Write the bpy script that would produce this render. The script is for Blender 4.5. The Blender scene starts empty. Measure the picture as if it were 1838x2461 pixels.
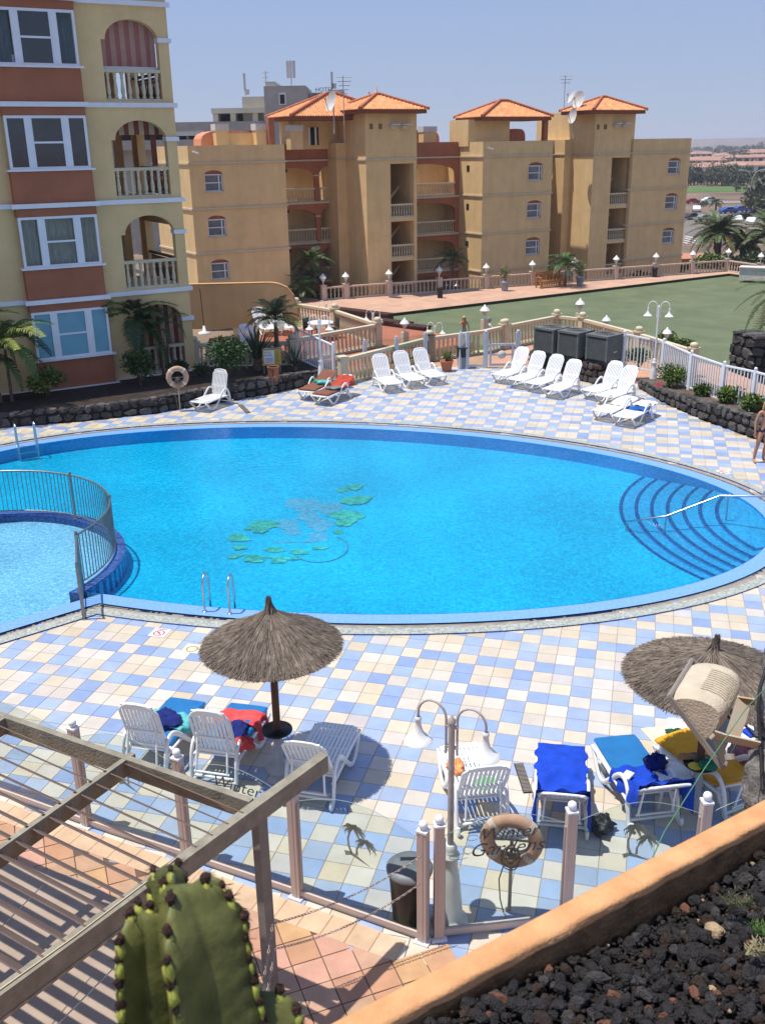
import bpy, bmesh, math, random
from math import sin, cos, pi, radians, sqrt, atan2
from mathutils import Vector, Matrix
from mathutils.geometry import tessellate_polygon
random.seed(7)
S = bpy.context.scene
COL = S.collection

# ------------------------------------------------------------------ camera
CAM = Vector((0, 0, 8.2)); TH = .3594; RO = -.0166; FPX = 2345.0
_c, _s = cos(TH), sin(TH)
FWD = Vector((0, _c, -_s))
RGT = Vector((cos(RO), sin(RO)*_s, sin(RO)*_c))
UPV = Vector((-sin(RO), cos(RO)*_s, cos(RO)*_c))
cd = bpy.data.cameras.new('camera'); cam = bpy.data.objects.new('camera', cd); COL.objects.link(cam)
cam.matrix_world = Matrix(((RGT.x, UPV.x, -FWD.x, CAM.x), (RGT.y, UPV.y, -FWD.y, CAM.y), (RGT.z, UPV.z, -FWD.z, CAM.z), (0, 0, 0, 1)))
cd.sensor_fit = 'VERTICAL'; cd.sensor_height = 24.0; cd.lens = FPX/2461*24.0
cd.dof.use_dof = True; cd.dof.focus_distance = 14; cd.dof.aperture_fstop = 7.0
cd.clip_start = .05; cd.clip_end = 20000
S.camera = cam
S.render.resolution_x = 764; S.render.resolution_y = 1024

# ------------------------------------------------------------------ sky, sun, exposure
w = bpy.data.worlds.new('World'); S.world = w; w.use_nodes = True
nt = w.node_tree; nt.nodes.clear()
sky = nt.nodes.new('ShaderNodeTexSky'); sky.sky_type = 'NISHITA'; sky.sun_disc = False
sky.sun_elevation = radians(72); sky.sun_rotation = radians(270)
sky.altitude = 0; sky.air_density = 1.0; sky.dust_density = 0; sky.ozone_density = 4.5
bg = nt.nodes.new('ShaderNodeBackground'); bg.inputs['Strength'].default_value = .092
wo = nt.nodes.new('ShaderNodeOutputWorld')
# even maritime haze over the clear sky: pale blue grey, a little greyer towards the horizon all the way round
geo = nt.nodes.new('ShaderNodeTexCoord'); sep = nt.nodes.new('ShaderNodeSeparateXYZ'); nt.links.new(geo.outputs['Generated'], sep.inputs[0])
rmp = nt.nodes.new('ShaderNodeMapRange'); rmp.inputs['From Min'].default_value = 0; rmp.inputs['From Max'].default_value = .45; nt.links.new(sep.outputs['Z'], rmp.inputs['Value'])
hz = nt.nodes.new('ShaderNodeMix'); hz.data_type = 'RGBA'; hz.inputs['A'].default_value = (3.0, 3.62, 5.5, 1); hz.inputs['B'].default_value = (2.75, 3.8, 6.8, 1); nt.links.new(rmp.outputs[0], hz.inputs['Factor'])
tn = nt.nodes.new('ShaderNodeMix'); tn.data_type = 'RGBA'; tn.inputs['Factor'].default_value = .80
nt.links.new(sky.outputs[0], tn.inputs['A']); nt.links.new(hz.outputs['Result'], tn.inputs['B']); nt.links.new(tn.outputs['Result'], bg.inputs[0]); nt.links.new(bg.outputs[0], wo.inputs[0])
ld = bpy.data.lights.new('sun', 'SUN'); ld.energy = 4.3; ld.angle = radians(.53); ld.color = (1, .955, .88)
sun = bpy.data.objects.new('sun', ld); COL.objects.link(sun)
sun.rotation_euler = Vector((-.305, -.01, .952)).to_track_quat('Z', 'Y').to_euler()
S.view_settings.view_transform = 'Standard'; S.view_settings.look = 'None'
S.view_settings.exposure = .40; S.view_settings.gamma = 1; S.view_settings.use_curve_mapping = False

def topz(P, py):
    lo, hi = P[2], P[2]+30
    for _ in range(40):
        m = (lo+hi)/2; d = Vector((P[0], P[1], m))-CAM; y = 1230.5-FPX*d.dot(UPV)/d.dot(FWD)
        if y > py: lo = m
        else: hi = m
    return lo
def at(px, py, z=0.0):
    "survey point: where the line of sight through a photo pixel meets the level z"
    d = FWD + RGT*((px-919)/FPX) - UPV*((py-1230.5)/FPX)
    return CAM + d*((z-CAM.z)/d.z)

# ------------------------------------------------------------------ materials
MATS = {}
def M(name, col, rough=.8, var=.12, scale=6, bump=0, bs=None, metal=0, spec=.3, attr=False, trans=0, coords='Object', col2=None, detail=4, alpha=1, streak=None, sub=0):
    if name in MATS: return MATS[name]
    m = bpy.data.materials.new(name); m.use_nodes = True; t = m.node_tree; N = t.nodes; Lk = t.links
    b = N['Principled BSDF']; b.inputs['Roughness'].default_value = rough; b.inputs['Metallic'].default_value = metal
    b.inputs['Specular IOR Level'].default_value = spec
    if trans: b.inputs['Transmission Weight'].default_value = trans
    if alpha < 1: b.inputs['Alpha'].default_value = alpha
    tc = N.new('ShaderNodeTexCoord'); src = tc.outputs['Object']
    if coords == 'World':
        g = N.new('ShaderNodeNewGeometry'); src = g.outputs['Position']
    if streak:
        mp = N.new('ShaderNodeMapping'); mp.inputs['Scale'].default_value = streak; Lk.new(src, mp.inputs[0]); src = mp.outputs[0]
    n = N.new('ShaderNodeTexNoise'); n.inputs['Scale'].default_value = scale; n.inputs['Detail'].default_value = detail; n.inputs['Roughness'].default_value = .6
    Lk.new(src, n.inputs['Vector'])
    r = N.new('ShaderNodeMapRange'); r.inputs['From Min'].default_value = .3; r.inputs['From Max'].default_value = .7
    Lk.new(n.outputs['Fac'], r.inputs['Value'])
    mx = N.new('ShaderNodeMix'); mx.data_type = 'RGBA'
    Lk.new(r.outputs[0], mx.inputs['Factor'])
    if attr:
        at_ = N.new('ShaderNodeAttribute'); at_.attribute_name = 'Col'
        def sc(f):
            v = N.new('ShaderNodeVectorMath'); v.operation = 'SCALE'; v.inputs['Scale'].default_value = f
            Lk.new(at_.outputs['Color'], v.inputs[0]); return v.outputs[0]
        Lk.new(sc(1-var), mx.inputs['A']); Lk.new(sc(1+var*.6), mx.inputs['B'])
    else:
        mx.inputs['A'].default_value = (*[c*(1-var) for c in col], 1)
        mx.inputs['B'].default_value = (*(col2 or [min(1, c*(1+var*.7)) for c in col]), 1)
    Lk.new(mx.outputs['Result'], b.inputs['Base Color'])
    if 'stucco' in name:
        mp2 = N.new('ShaderNodeMapping'); mp2.inputs['Scale'].default_value = (2.2, 2.2, .16); Lk.new(src, mp2.inputs[0]); n5 = N.new('ShaderNodeTexNoise'); n5.inputs['Scale'].default_value = 1.0; n5.inputs['Detail'].default_value = 7; Lk.new(mp2.outputs[0], n5.inputs['Vector'])
        r5 = N.new('ShaderNodeMapRange'); r5.inputs['From Min'].default_value = .35; r5.inputs['From Max'].default_value = .7; r5.inputs['To Min'].default_value = 1.03; r5.inputs['To Max'].default_value = .94; Lk.new(n5.outputs['Fac'], r5.inputs['Value'])
        v5 = N.new('ShaderNodeVectorMath'); v5.operation = 'SCALE'; Lk.new(mx.outputs['Result'], v5.inputs[0]); Lk.new(r5.outputs[0], v5.inputs['Scale']); Lk.new(v5.outputs[0], b.inputs['Base Color'])
    if bump:
        n2 = N.new('ShaderNodeTexNoise'); n2.inputs['Scale'].default_value = bs or scale*6; n2.inputs['Detail'].default_value = 5; Lk.new(src, n2.inputs['Vector'])
        bp = N.new('ShaderNodeBump'); bp.inputs['Strength'].default_value = bump; bp.inputs['Distance'].default_value = .02
        Lk.new(n2.outputs['Fac'], bp.inputs['Height']); Lk.new(bp.outputs[0], b.inputs['Normal'])
    MATS[name] = m; return m
stucco = M('yellow_stucco', (.68, .478, .235), .9, .10, .9, .5, 26, detail=8, coords='World')
stuccoL = M('pale_yellow_stucco', (.70, .50, .245), .9, .10, 1.1, .5, 22, detail=8, coords='World')
terra = M('terracotta_stucco', (.36, .130, .068), .9, .12, 1.2, .5, 24, detail=8, coords='World')
white = M('white_paint', (.72, .73, .75), .5, .05, 3)
offwh = M('weathered_white_trim', (.55, .53, .50), .8, .12, 4, .2)
cream = M('cream_balustrade', (.56, .49, .34), .75, .1, 5, .2)
pinkrail = M('pale_pink_rail', (.60, .44, .36), .75, .1, 3)
bandw = M('pale_band_plaster', (.55, .46, .33), .85, .12, 2)
plas = M('white_resin', (.78, .78, .77), .35, .04, 8, spec=.5)
plas_dirty = M('white_resin_weathered', (.70, .69, .67), .5, .12, 5, spec=.4)
dark = M('dark_interior', (.018, .015, .013), .9, .2, 2)
glassd = M('dark_window_glass', (.02, .024, .028), .06, .3, 2, spec=.9)
glassb = M('pale_blue_blind_behind_glass', (.16, .31, .38), .12, .15, 1.5, spec=.8)
curtain = M('grey_curtain', (.42, .45, .38), .9, .35, 9, streak=(6, 6, .3))
metal = M('brushed_steel', (.55, .57, .58), .28, .1, 20, metal=1)
lampw = M('lamp_white_enamel', (.72, .72, .70), .35, .06, 5)
lampg = M('lamp_grey_brown_paint', (.42, .38, .35), .55, .2, 9)
soil = M('dark_soil', (.035, .024, .018), 1, .5, 4, .8, 20)
lava = M('lava_stone', (.055, .05, .048), .95, .5, 7, 1.0, 30, coords='World')
lava2 = M('lava_stone_grey', (.105, .095, .088), .95, .4, 9, 1.0, 30, coords='World')
mortar = M('dark_joint', (.02, .018, .017), 1, .3, 8)
wood = M('brown_timber', (.16, .07, .03), .7, .3, 6, .3, streak=(1, 1, .1))
woodo = M('orange_bench_timber', (.42, .17, .04), .6, .2, 6)
blackm = M('black_plastic', (.02, .02, .022), .5, .2, 9)
greyp = M('grey_plastic', (.16, .17, .18), .5, .2, 9)

# ------------------------------------------------------------------ mesh builder
class MB:
    def __init__(s): s.v = []; s.f = []; s.m = []; s.c = []; s.sm = []
    def add(s, vs, fs, mi=0, col=None, smooth=False):
        o = len(s.v); s.v += [tuple(v) for v in vs]
        for f in fs:
            s.f.append(tuple(i+o for i in f)); s.m.append(mi); s.c.append(col); s.sm.append(smooth)
        return s
    def box(s, c, d, rz=0, mi=0, col=None, R=None):
        x, y, z = d[0]/2, d[1]/2, d[2]/2
        vs = [Vector((a*x, b*y, e*z)) for e in (-1, 1) for a, b in ((-1, -1), (1, -1), (1, 1), (-1, 1))]
        if R is None: R = Matrix.Rotation(rz, 3, 'Z')
        vs = [R@v+Vector(c) for v in vs]
        return s.add(vs, [(3, 2, 1, 0), (4, 5, 6, 7), (0, 1, 5, 4), (1, 2, 6, 5), (2, 3, 7, 6), (3, 0, 4, 7)], mi, col)
    def beam(s, a, b, w_, h, mi=0, up=Vector((0, 0, 1)), col=None):
        a = Vector(a); b = Vector(b); d = (b-a).normalized(); x = d.cross(up).normalized()*w_/2; u = x.cross(d).normalized()*h/2
        vs = [p+sx*x+su*u for p in (a, b) for sx, su in ((-1, -1), (1, -1), (1, 1), (-1, 1))]
        return s.add(vs, [(3, 2, 1, 0), (4, 5, 6, 7), (0, 1, 5, 4), (1, 2, 6, 5), (2, 3, 7, 6), (3, 0, 4, 7)], mi, col)
    def tube(s, pts, r, n=8, mi=0, closed=False, flat=1.0, up=None, smooth=True, cap=True):
        pts = [Vector(p) for p in pts]; k = len(pts); rs = r if isinstance(r, (list, tuple)) else [r]*k
        vs = []; prev = None
        for i, p in enumerate(pts):
            a = pts[i-1] if (i > 0 or closed) else p; b = pts[(i+1) % k] if (i < k-1 or closed) else p
            d = (b-a); d = d.normalized() if d.length > 1e-9 else Vector((0, 0, 1))
            if up is not None: x = d.cross(up)
            elif prev is None: x = d.cross(Vector((0, 0, 1)) if abs(d.z) < .9 else Vector((0, 1, 0)))
            else: x = prev-d*prev.dot(d)
            if x.length < 1e-6: x = d.orthogonal()
            x.normalize(); prev = x; y = d.cross(x)
            for j in range(n):
                t = 2*pi*j/n; vs.append(p+x*cos(t)*rs[i]+y*sin(t)*rs[i]*flat)
        fs = []
        for i in range(k if closed else k-1):
            for j in range(n):
                a0 = i*n+j; a1 = i*n+(j+1) % n; b0 = ((i+1) % k)*n+j; b1 = ((i+1) % k)*n+(j+1) % n
                fs.append((a0, a1, b1, b0))
        s.add(vs, fs, mi, None, smooth)
        if cap and not closed:
            s.add(vs[:n], [tuple(range(n))[::-1]], mi); s.add(vs[-n:], [tuple(range(n))], mi)
        return s
    def lathe(s, prof, c=(0, 0, 0), n=12, mi=0, smooth=True, cap=True, tw=0):
        vs = []; k = len(prof)
        for r, z in prof:
            for j in range(n):
                t = 2*pi*j/n+tw; vs.append((c[0]+r*cos(t), c[1]+r*sin(t), c[2]+z))
        fs = [(i*n+j, i*n+(j+1) % n, (i+1)*n+(j+1) % n, (i+1)*n+j) for i in range(k-1) for j in range(n)]
        s.add(vs, fs, mi, None, smooth)
        if cap:
            if prof[0][0] > 1e-4: s.add(vs[:n], [tuple(range(n))[::-1]], mi)
            if prof[-1][0] > 1e-4: s.add(vs[-n:], [tuple(range(n))], mi)
        return s
    def poly(s, pts, z0, z1, mi=0, holes=(), mapf=None, side=True, bottom=True, mi_side=None):
        "extruded polygon (2d pts) with holes; mapf maps (a,b,c)->xyz"
        mapf = mapf or (lambda a, b, c: (a, b, c))
        loops = [list(pts)]+[list(h) for h in holes]
        flat = [p for l in loops for p in l]; n = len(flat)
        tri = tessellate_polygon([[Vector((p[0], p[1], 0)) for p in l] for l in loops])
        fs = []
        for t in tri:
            a, b, c = (flat[i] for i in t)
            ar = (b[0]-a[0])*(c[1]-a[1])-(b[1]-a[1])*(c[0]-a[0])
            if abs(ar) < 1e-10: continue
            fs.append(tuple(t) if ar > 0 else tuple(t)[::-1])
        s.add([mapf(p[0], p[1], z1) for p in flat], fs, mi)
        if bottom: s.add([mapf(p[0], p[1], z0) for p in flat], [f[::-1] for f in fs], mi)
        if side:
            for l in loops:
                k = len(l)
                s.add([mapf(p[0], p[1], z0) for p in l]+[mapf(p[0], p[1], z1) for p in l], [(i, (i+1) % k, k+(i+1) % k, k+i) for i in range(k)], mi if mi_side is None else mi_side)
        return s
    def mesh(s, name, mats):
        me = bpy.data.meshes.new(name); me.from_pydata(s.v, [], s.f)
        for m in (mats if isinstance(mats, (list, tuple)) else [mats]): me.materials.append(m)
        me.polygons.foreach_set('material_index', s.m); me.polygons.foreach_set('use_smooth', s.sm)
        if any(c is not None for c in s.c):
            ca = me.color_attributes.new('Col', 'FLOAT_COLOR', 'CORNER'); buf = []
            for p, c in zip(me.polygons, s.c):
                buf += list((*(c or (.5, .5, .5)), 1))*p.loop_total
            ca.data.foreach_set('color', buf)
        me.update(); return me

def link(name, data, parent=None):
    o = bpy.data.objects.new(name, data); COL.objects.link(o)
    if parent is not None: o.parent = parent
    return o
def tag(o, label=None, cat=None, group=None, kind=None):
    if label: o['label'] = label
    if cat: o['category'] = cat
    if group: o['group'] = group
    if kind: o['kind'] = kind
    return o
def ob(name, mb, mats, parent=None, kind=None, loc=None, label=None):
    me = mb.mesh(name, mats) if isinstance(mb, MB) else mb
    o = link(name, me, parent)
    if loc is not None: o.location = loc
    if kind: o['kind'] = kind
    if label: o['label'] = label
    return o
def thing(name, label, cat, loc=(0, 0, 0), rz=0, group=None):
    o = link(name, None); o.location = loc; o.rotation_euler = (0, 0, rz); return tag(o, label, cat, group)
def struct(name, mb, mats): return ob(name, mb, mats, None, 'structure')
def dup(root, loc, rz, label=None, group=None, scale=None):
    r = root.copy(); COL.objects.link(r); r.location = loc; r.rotation_euler = (0, 0, rz)
    if label: r['label'] = label
    if group: r['group'] = group
    if scale: r.scale = (scale,)*3
    for ch in root.children:
        c = ch.copy(); COL.objects.link(c); c.parent = r
        for g in ch.children:
            d = g.copy(); COL.objects.link(d); d.parent = c
    return r
def inst(name, me, parent, loc, rz=0, sc=None, rot=None, label=None):
    o = link(name, me, parent); o.location = loc
    o.rotation_euler = rot if rot is not None else (0, 0, rz)
    if sc is not None: o.scale = sc if isinstance(sc, (tuple, list)) else (sc,)*3
    if label: o['label'] = label
    return o
def inpoly(x, y, P):
    c = False; j = len(P)-1
    for i in range(len(P)):
        if (P[i][1] > y) != (P[j][1] > y) and x < (P[j][0]-P[i][0])*(y-P[i][1])/(P[j][1]-P[i][1])+P[i][0]: c = not c
        j = i
    return c
def visible(p, m=60):
    d = Vector(p)-CAM; zc = d.dot(FWD)
    if zc < .2: return False
    x = 919+FPX*d.dot(RGT)/zc; y = 1230.5-FPX*d.dot(UPV)/zc
    return -m < x < 1838+m and -m < y < 2461+m
# ------------------------------------------------------------------ ground
def gh(x, y):
    d = sqrt(x*x+y*y)
    if d < 112: return -4.6
    if d < 190: return -4.6-3.4*(d-112)/78
    return -8
mb = MB(); rings = [0, 8, 30, 60, 90, 112, 130, 150, 170, 190, 230, 280, 340, 420, 520, 700, 1000, 1600, 3000, 7000, 15000]; NA = 96
for r in rings:
    for j in range(NA):
        t = 2*pi*j/NA; x, y = r*cos(t), r*sin(t)+2
        mb.v.append((x, y, gh(x, y) + (random.uniform(-1.5, 1.2) if 600 < r < 3100 else 0)))
for i in range(len(rings)-1):
    for j in range(NA):
        mb.f.append((i*NA+j, i*NA+NA*0+(j+1) % NA, (i+1)*NA+(j+1) % NA, (i+1)*NA+j)); mb.m.append(0); mb.c.append(None); mb.sm.append(True)
struct('ground', mb, M('dry_earth', (.20, .135, .088), 1, .45, .035, .3, .6, coords='World', col2=(.27, .19, .13), detail=9))

# ------------------------------------------------------------------ pool and deck geometry
PC = Vector((-1.782, 22.987)); PA, PB, PR = 11.202, 6.7215, radians(-12.43)
def ell(t, o=0.0):
    x, y = (PA+o)*cos(t), (PB+o)*sin(t); return (PC.x+x*cos(PR)-y*sin(PR), PC.y+x*sin(PR)+y*cos(PR))
def ellr(x, y, o=0.0):
    dx, dy = x-PC.x, y-PC.y; a = dx*cos(PR)+dy*sin(PR); b = -dx*sin(PR)+dy*cos(PR)
    return sqrt((a/(PA+o))**2+(b/(PB+o))**2)
KC = (-8.75, 19.05); KR = 3.2
def karc(r, a0=-27, a1=180, n=48): return [(KC[0]+r*cos(radians(a0+(a1-a0)*i/n)), KC[1]+r*sin(radians(a0+(a1-a0)*i/n))) for i in range(n+1)]
CORNER = (-5.5, 17.07); ED = (cos(radians(218.5)), sin(radians(218.5))); EN = (-ED[1], ED[0])     # kid pool straight edge, EN points outwards (right-down)
if EN[1] > 0: EN = (-EN[0], -EN[1])
def kedge(s, o): return (CORNER[0]+ED[0]*s+EN[0]*o, CORNER[1]+ED[1]*s+EN[1]*o)
tA = min((abs(ell(t/500*2*pi)[0]-CORNER[0])+abs(ell(t/500*2*pi)[1]-CORNER[1]), t/500*2*pi) for t in range(500))[1]
# walk counter-clockwise from the corner round the near, right and far sides to behind the paddling pool
tB = tA+2*pi
while True:
    x, y = ell(tB)
    if x < -11.9 and y > 22: break
    tB -= .01
TS = [tA+(tB-tA)*i/150 for i in range(151)]
mosaic = M('light_blue_mosaic', (.17, .34, .66), .35, .18, 16, .1, 60, coords='World', spec=.5)
mosaicD = M('navy_edge_mosaic', (.03, .055, .30), .35, .7, 18, .1, 60, coords='World', col2=(.07, .17, .46))
gutterm = M('wet_stained_gutter', (.20, .20, .20), .5, .25, 5, .3, 40, coords='World', col2=(.27, .27, .26))
curbm = M('speckled_curb_mosaic', (.27, .31, .29), .5, .4, 22, .1, 60, coords='World', col2=(.48, .50, .44), detail=6)
stain = M('navy_water_stain', (.02, .035, .12), .3, .4, 9)
def cross(o):
    best = None
    for q in range(-400, 1200):
        t = tA+q*.0005; x, y = ell(t, o); f_ = abs((x-CORNER[0])*EN[0]+(y-CORNER[1])*EN[1]-o)
        if best is None or f_ < best[0]: best = (f_, t, (x-CORNER[0])*ED[0]+(y-CORNER[1])*ED[1])
    return best[1], best[2]
def ring(name, o0, o1, z0, z1, m, wall=0, parent=None):
    mb = MB(); vs = []; (t0_, s0_), (t1_, s1_) = cross(o0), cross(o1)
    for i, t in enumerate(TS):
        f_ = max(0, 1-i/6); vs += [(*ell(t+(t0_-tA)*f_, o0), z0), (*ell(t+(t1_-tA)*f_, o1), z1)]
    mb.add(vs, [(2*i, 2*i+1, 2*i+3, 2*i+2) for i in range(len(TS)-1)], 0, None, True)
    if wall:
        vs = []
        for i, t in enumerate(TS): q = ell(t+(t1_-tA)*max(0, 1-i/6), o1); vs += [(*q, z1), (*q, z1-wall)]
        mb.add(vs, [(2*i, 2*i+1, 2*i+3, 2*i+2) for i in range(len(TS)-1)], 1)
        vs = []
        for i, t in enumerate(TS): q = ell(t+(t0_-tA)*max(0, 1-i/6), o0); vs += [(*q, z0), (*q, z0-wall)]
        mb.add(vs, [(2*i, 2*i+2, 2*i+3, 2*i+1) for i in range(len(TS)-1)], 1)
    # straight part beside the paddling pool
    n = 14; k = 0.0
    for i in range(n):
        a, b = i*8.0/n, (i+1)*8.0/n; a0_, a1_ = (s0_, s1_) if i == 0 else (a, a)
        q = [(*kedge(a0_, o0), z0), (*kedge(a1_, o1), z1), (*kedge(b, o1), z1), (*kedge(b, o0), z0)]
        mb.add(q, [(0, 1, 2, 3)]); 
        if wall: mb.add([q[1], (q[1][0], q[1][1], z1-wall), (q[2][0], q[2][1], z1-wall), q[2]], [(0, 1, 2, 3)], 1)
    o = ob(name, mb, [m, mosaicD if wall else m], parent); 
    if parent is None: o['kind'] = 'structure'
    return o
basin = link('swimming_pool', None); basin['kind'] = 'structure'
ring('shallow_rim', -.39, 0, -.006, .004, mosaic, parent=basin)
ring('overflow_gutter', .0, .23, -.03, -.03, gutterm, parent=basin)
ring('curb', .23, .46, .028, .028, curbm, wall=.06, parent=basin)
# navy wet stains in the gutter, irregular fingers
mb = MB(); rnd = random.Random(3)
def fingers(f, L, dens):
    s = 0
    while s < L:
        if dens(s) > rnd.random():
            wd = rnd.uniform(.02, .07); dp = rnd.uniform(.05, .2)*min(1, .35+dens(s))
            p = [f(s, .005), f(s+wd*rnd.uniform(.6, 1), .005), f(s+wd*rnd.uniform(.2, .8), dp)]
            p.append(f(s+wd*.1, dp*.8)); mb.add([(*q, -.026) for q in p], [(0, 1, 2, 3)])
            s += wd*.55
        else: s += .06
per = 58.0
dn = lambda s: max(0, sin(s*.9)+.35*sin(s*2.3+1)+.25*sin(s*5.1))*.95
fingers(lambda s, o: ell(tA+.06+(tB-tA-.06)*s/per, o), per*.98, dn)
fingers(lambda s, o: kedge(s+.3, o), 6, lambda s: .75)
ob('water_stains', mb, stain, basin, 'stuff')

# basin floor, walls
inner = [ell(t, -.39) for t in TS[::2]]
KX = [p for p in karc(KR) if p[0] > -11.9][::-1]
bound = inner+KX
zf = -.37
deepm = M('pool_floor_mosaic', (.03, .55, .84), .5, .16, 9, 0, coords='World', detail=8)
mb = MB(); mb.poly(bound, zf-.1, zf, 0, side=False, bottom=False)
k = len(bound)
ob('pool_floor', mb, deepm, basin)
mb = MB(); mb.add([(*p, .0) for p in bound]+[(*p, zf) for p in bound], [(i, k+i, k+(i+1) % k, (i+1) % k) for i in range(k)], 0, None, False)
ob('pool_wall', mb, M('pool_wall_mosaic', (.06, .38, .72), .5, .15, 9, coords='World'), basin)
# entry steps: concentric curved treads
stepm = M('pool_step_mosaic', (.16, .42, .74), .5, .18, 12, coords='World', detail=8)
for i in range(7):
    f = i/6; cx, cy = 11.5-.1*f, 21.5-.9*f; R = 5.75-2.08*f; zt = -.36+.05*i
    arc = [(cx+R*cos(radians(a)), cy+R*sin(radians(a))) for a in range(115, 251, 5)]
    arc = [p for p in arc if ellr(*p, -.39) < .999]
    # close along the ellipse
    a0 = atan2(0, 1)
    def ang(p):
        dx, dy = p[0]-PC.x, p[1]-PC.y; a = (dx*cos(PR)+dy*sin(PR))/PA; b = (-dx*sin(PR)+dy*cos(PR))/PB; return atan2(b, a)
    t0, t1 = ang(arc[-1]), ang(arc[0])
    cl = [ell(t0+(t1-t0)*q/18, -.395) for q in range(1, 18)]
    P = arc+cl
    mb = MB(); mb.poly(P, zt-.12, zt, 0, bottom=False)
    # dark nosing band
    vs = []
    for p in arc:
        d = Vector((p[0]-cx, p[1]-cy)).normalized(); vs += [(p[0]+d.x*.005, p[1]+d.y*.005, zt+.004), (p[0]-d.x*.085, p[1]-d.y*.085, zt+.004)]
    mb.add(vs, [(2*q, 2*q+2, 2*q+3, 2*q+1) for q in range(len(arc)-1)], 1)
    ob('entry_step', mb, [stepm, mosaicD], basin)
# water sheets
def watermat(name, tint, bs):
    m = bpy.data.materials.new(name); m.use_nodes = True; t = m.node_tree; N = t.nodes; Lk = t.links; N.clear()
    out = N.new('ShaderNodeOutputMaterial'); mix = N.new('ShaderNodeMixShader'); tr = N.new('ShaderNodeBsdfTransparent'); gl = N.new('ShaderNodeBsdfGlossy')
    df = N.new('ShaderNodeBsdfDiffuse'); mix2 = N.new('ShaderNodeMixShader')
    fr = N.new('ShaderNodeFresnel'); fr.inputs['IOR'].default_value = 1.333
    g = N.new('ShaderNodeNewGeometry')
    n = N.new('ShaderNodeTexNoise'); n.inputs['Scale'].default_value = bs; n.inputs['Detail'].default_value = 3; n.inputs['Distortion'].default_value = .8
    n3 = N.new('ShaderNodeTexNoise'); n3.inputs['Scale'].default_value = .35; n3.inputs['Detail'].default_value = 2
    Lk.new(g.outputs['Position'], n.inputs['Vector']); Lk.new(g.outputs['Position'], n3.inputs['Vector'])
    bp = N.new('ShaderNodeBump'); bp.inputs['Strength'].default_value = .35; bp.inputs['Distance'].default_value = .05
    Lk.new(n.outputs['Fac'], bp.inputs['Height'])
    # caustic ripple light painted into the tint as lighter and darker flecks
    v = N.new('ShaderNodeTexVoronoi'); v.feature = 'F1'; v.inputs['Scale'].default_value = 15
    dst = N.new('ShaderNodeMix'); dst.data_type = 'RGBA'; dst.blend_type = 'LINEAR_LIGHT'; dst.inputs['Factor'].default_value = .12
    Lk.new(g.outputs['Position'], dst.inputs['A']); Lk.new(n.outputs['Color'], dst.inputs['B']); Lk.new(dst.outputs['Result'], v.inputs['Vector'])
    mr = N.new('ShaderNodeMapRange'); mr.inputs['From Min'].default_value = .08; mr.inputs['From Max'].default_value = .6
    Lk.new(v.outputs['Distance'], mr.inputs['Value'])
    mx = N.new('ShaderNodeMix'); mx.data_type = 'RGBA'; Lk.new(mr.outputs[0], mx.inputs['Factor'])
    mx.inputs['A'].default_value = (*[min(1, c*1.30+.015) for c in tint], 1); mx.inputs['B'].default_value = (*[c*.74 for c in tint], 1)
    m4 = N.new('ShaderNodeMapRange'); m4.inputs['From Min'].default_value = .35; m4.inputs['From Max'].default_value = .65; m4.inputs['To Min'].default_value = .90; m4.inputs['To Max'].default_value = 1.04; Lk.new(n3.outputs['Fac'], m4.inputs['Value'])
    vm = N.new('ShaderNodeVectorMath'); vm.operation = 'SCALE'; Lk.new(mx.outputs['Result'], vm.inputs[0]); Lk.new(m4.outputs[0], vm.inputs['Scale'])
    Lk.new(vm.outputs[0], tr.inputs[0])
    Lk.new(bp.outputs[0], gl.inputs['Normal']); Lk.new(bp.outputs[0], fr.inputs['Normal']); gl.inputs['Roughness'].default_value = .08
    Lk.new(fr.outputs[0], mix.inputs[0]); Lk.new(tr.outputs[0], mix.inputs[1]); Lk.new(gl.outputs[0], mix.inputs[2])
    Lk.new(mix.outputs[0], out.inputs[0]); return m
mb = MB(); mb.poly(bound, 0, -.012, 0, side=False, bottom=False)
ob('pool_water', mb, watermat('pool_water_surface', (.30, .915, .985), 7), None, 'structure')
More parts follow.
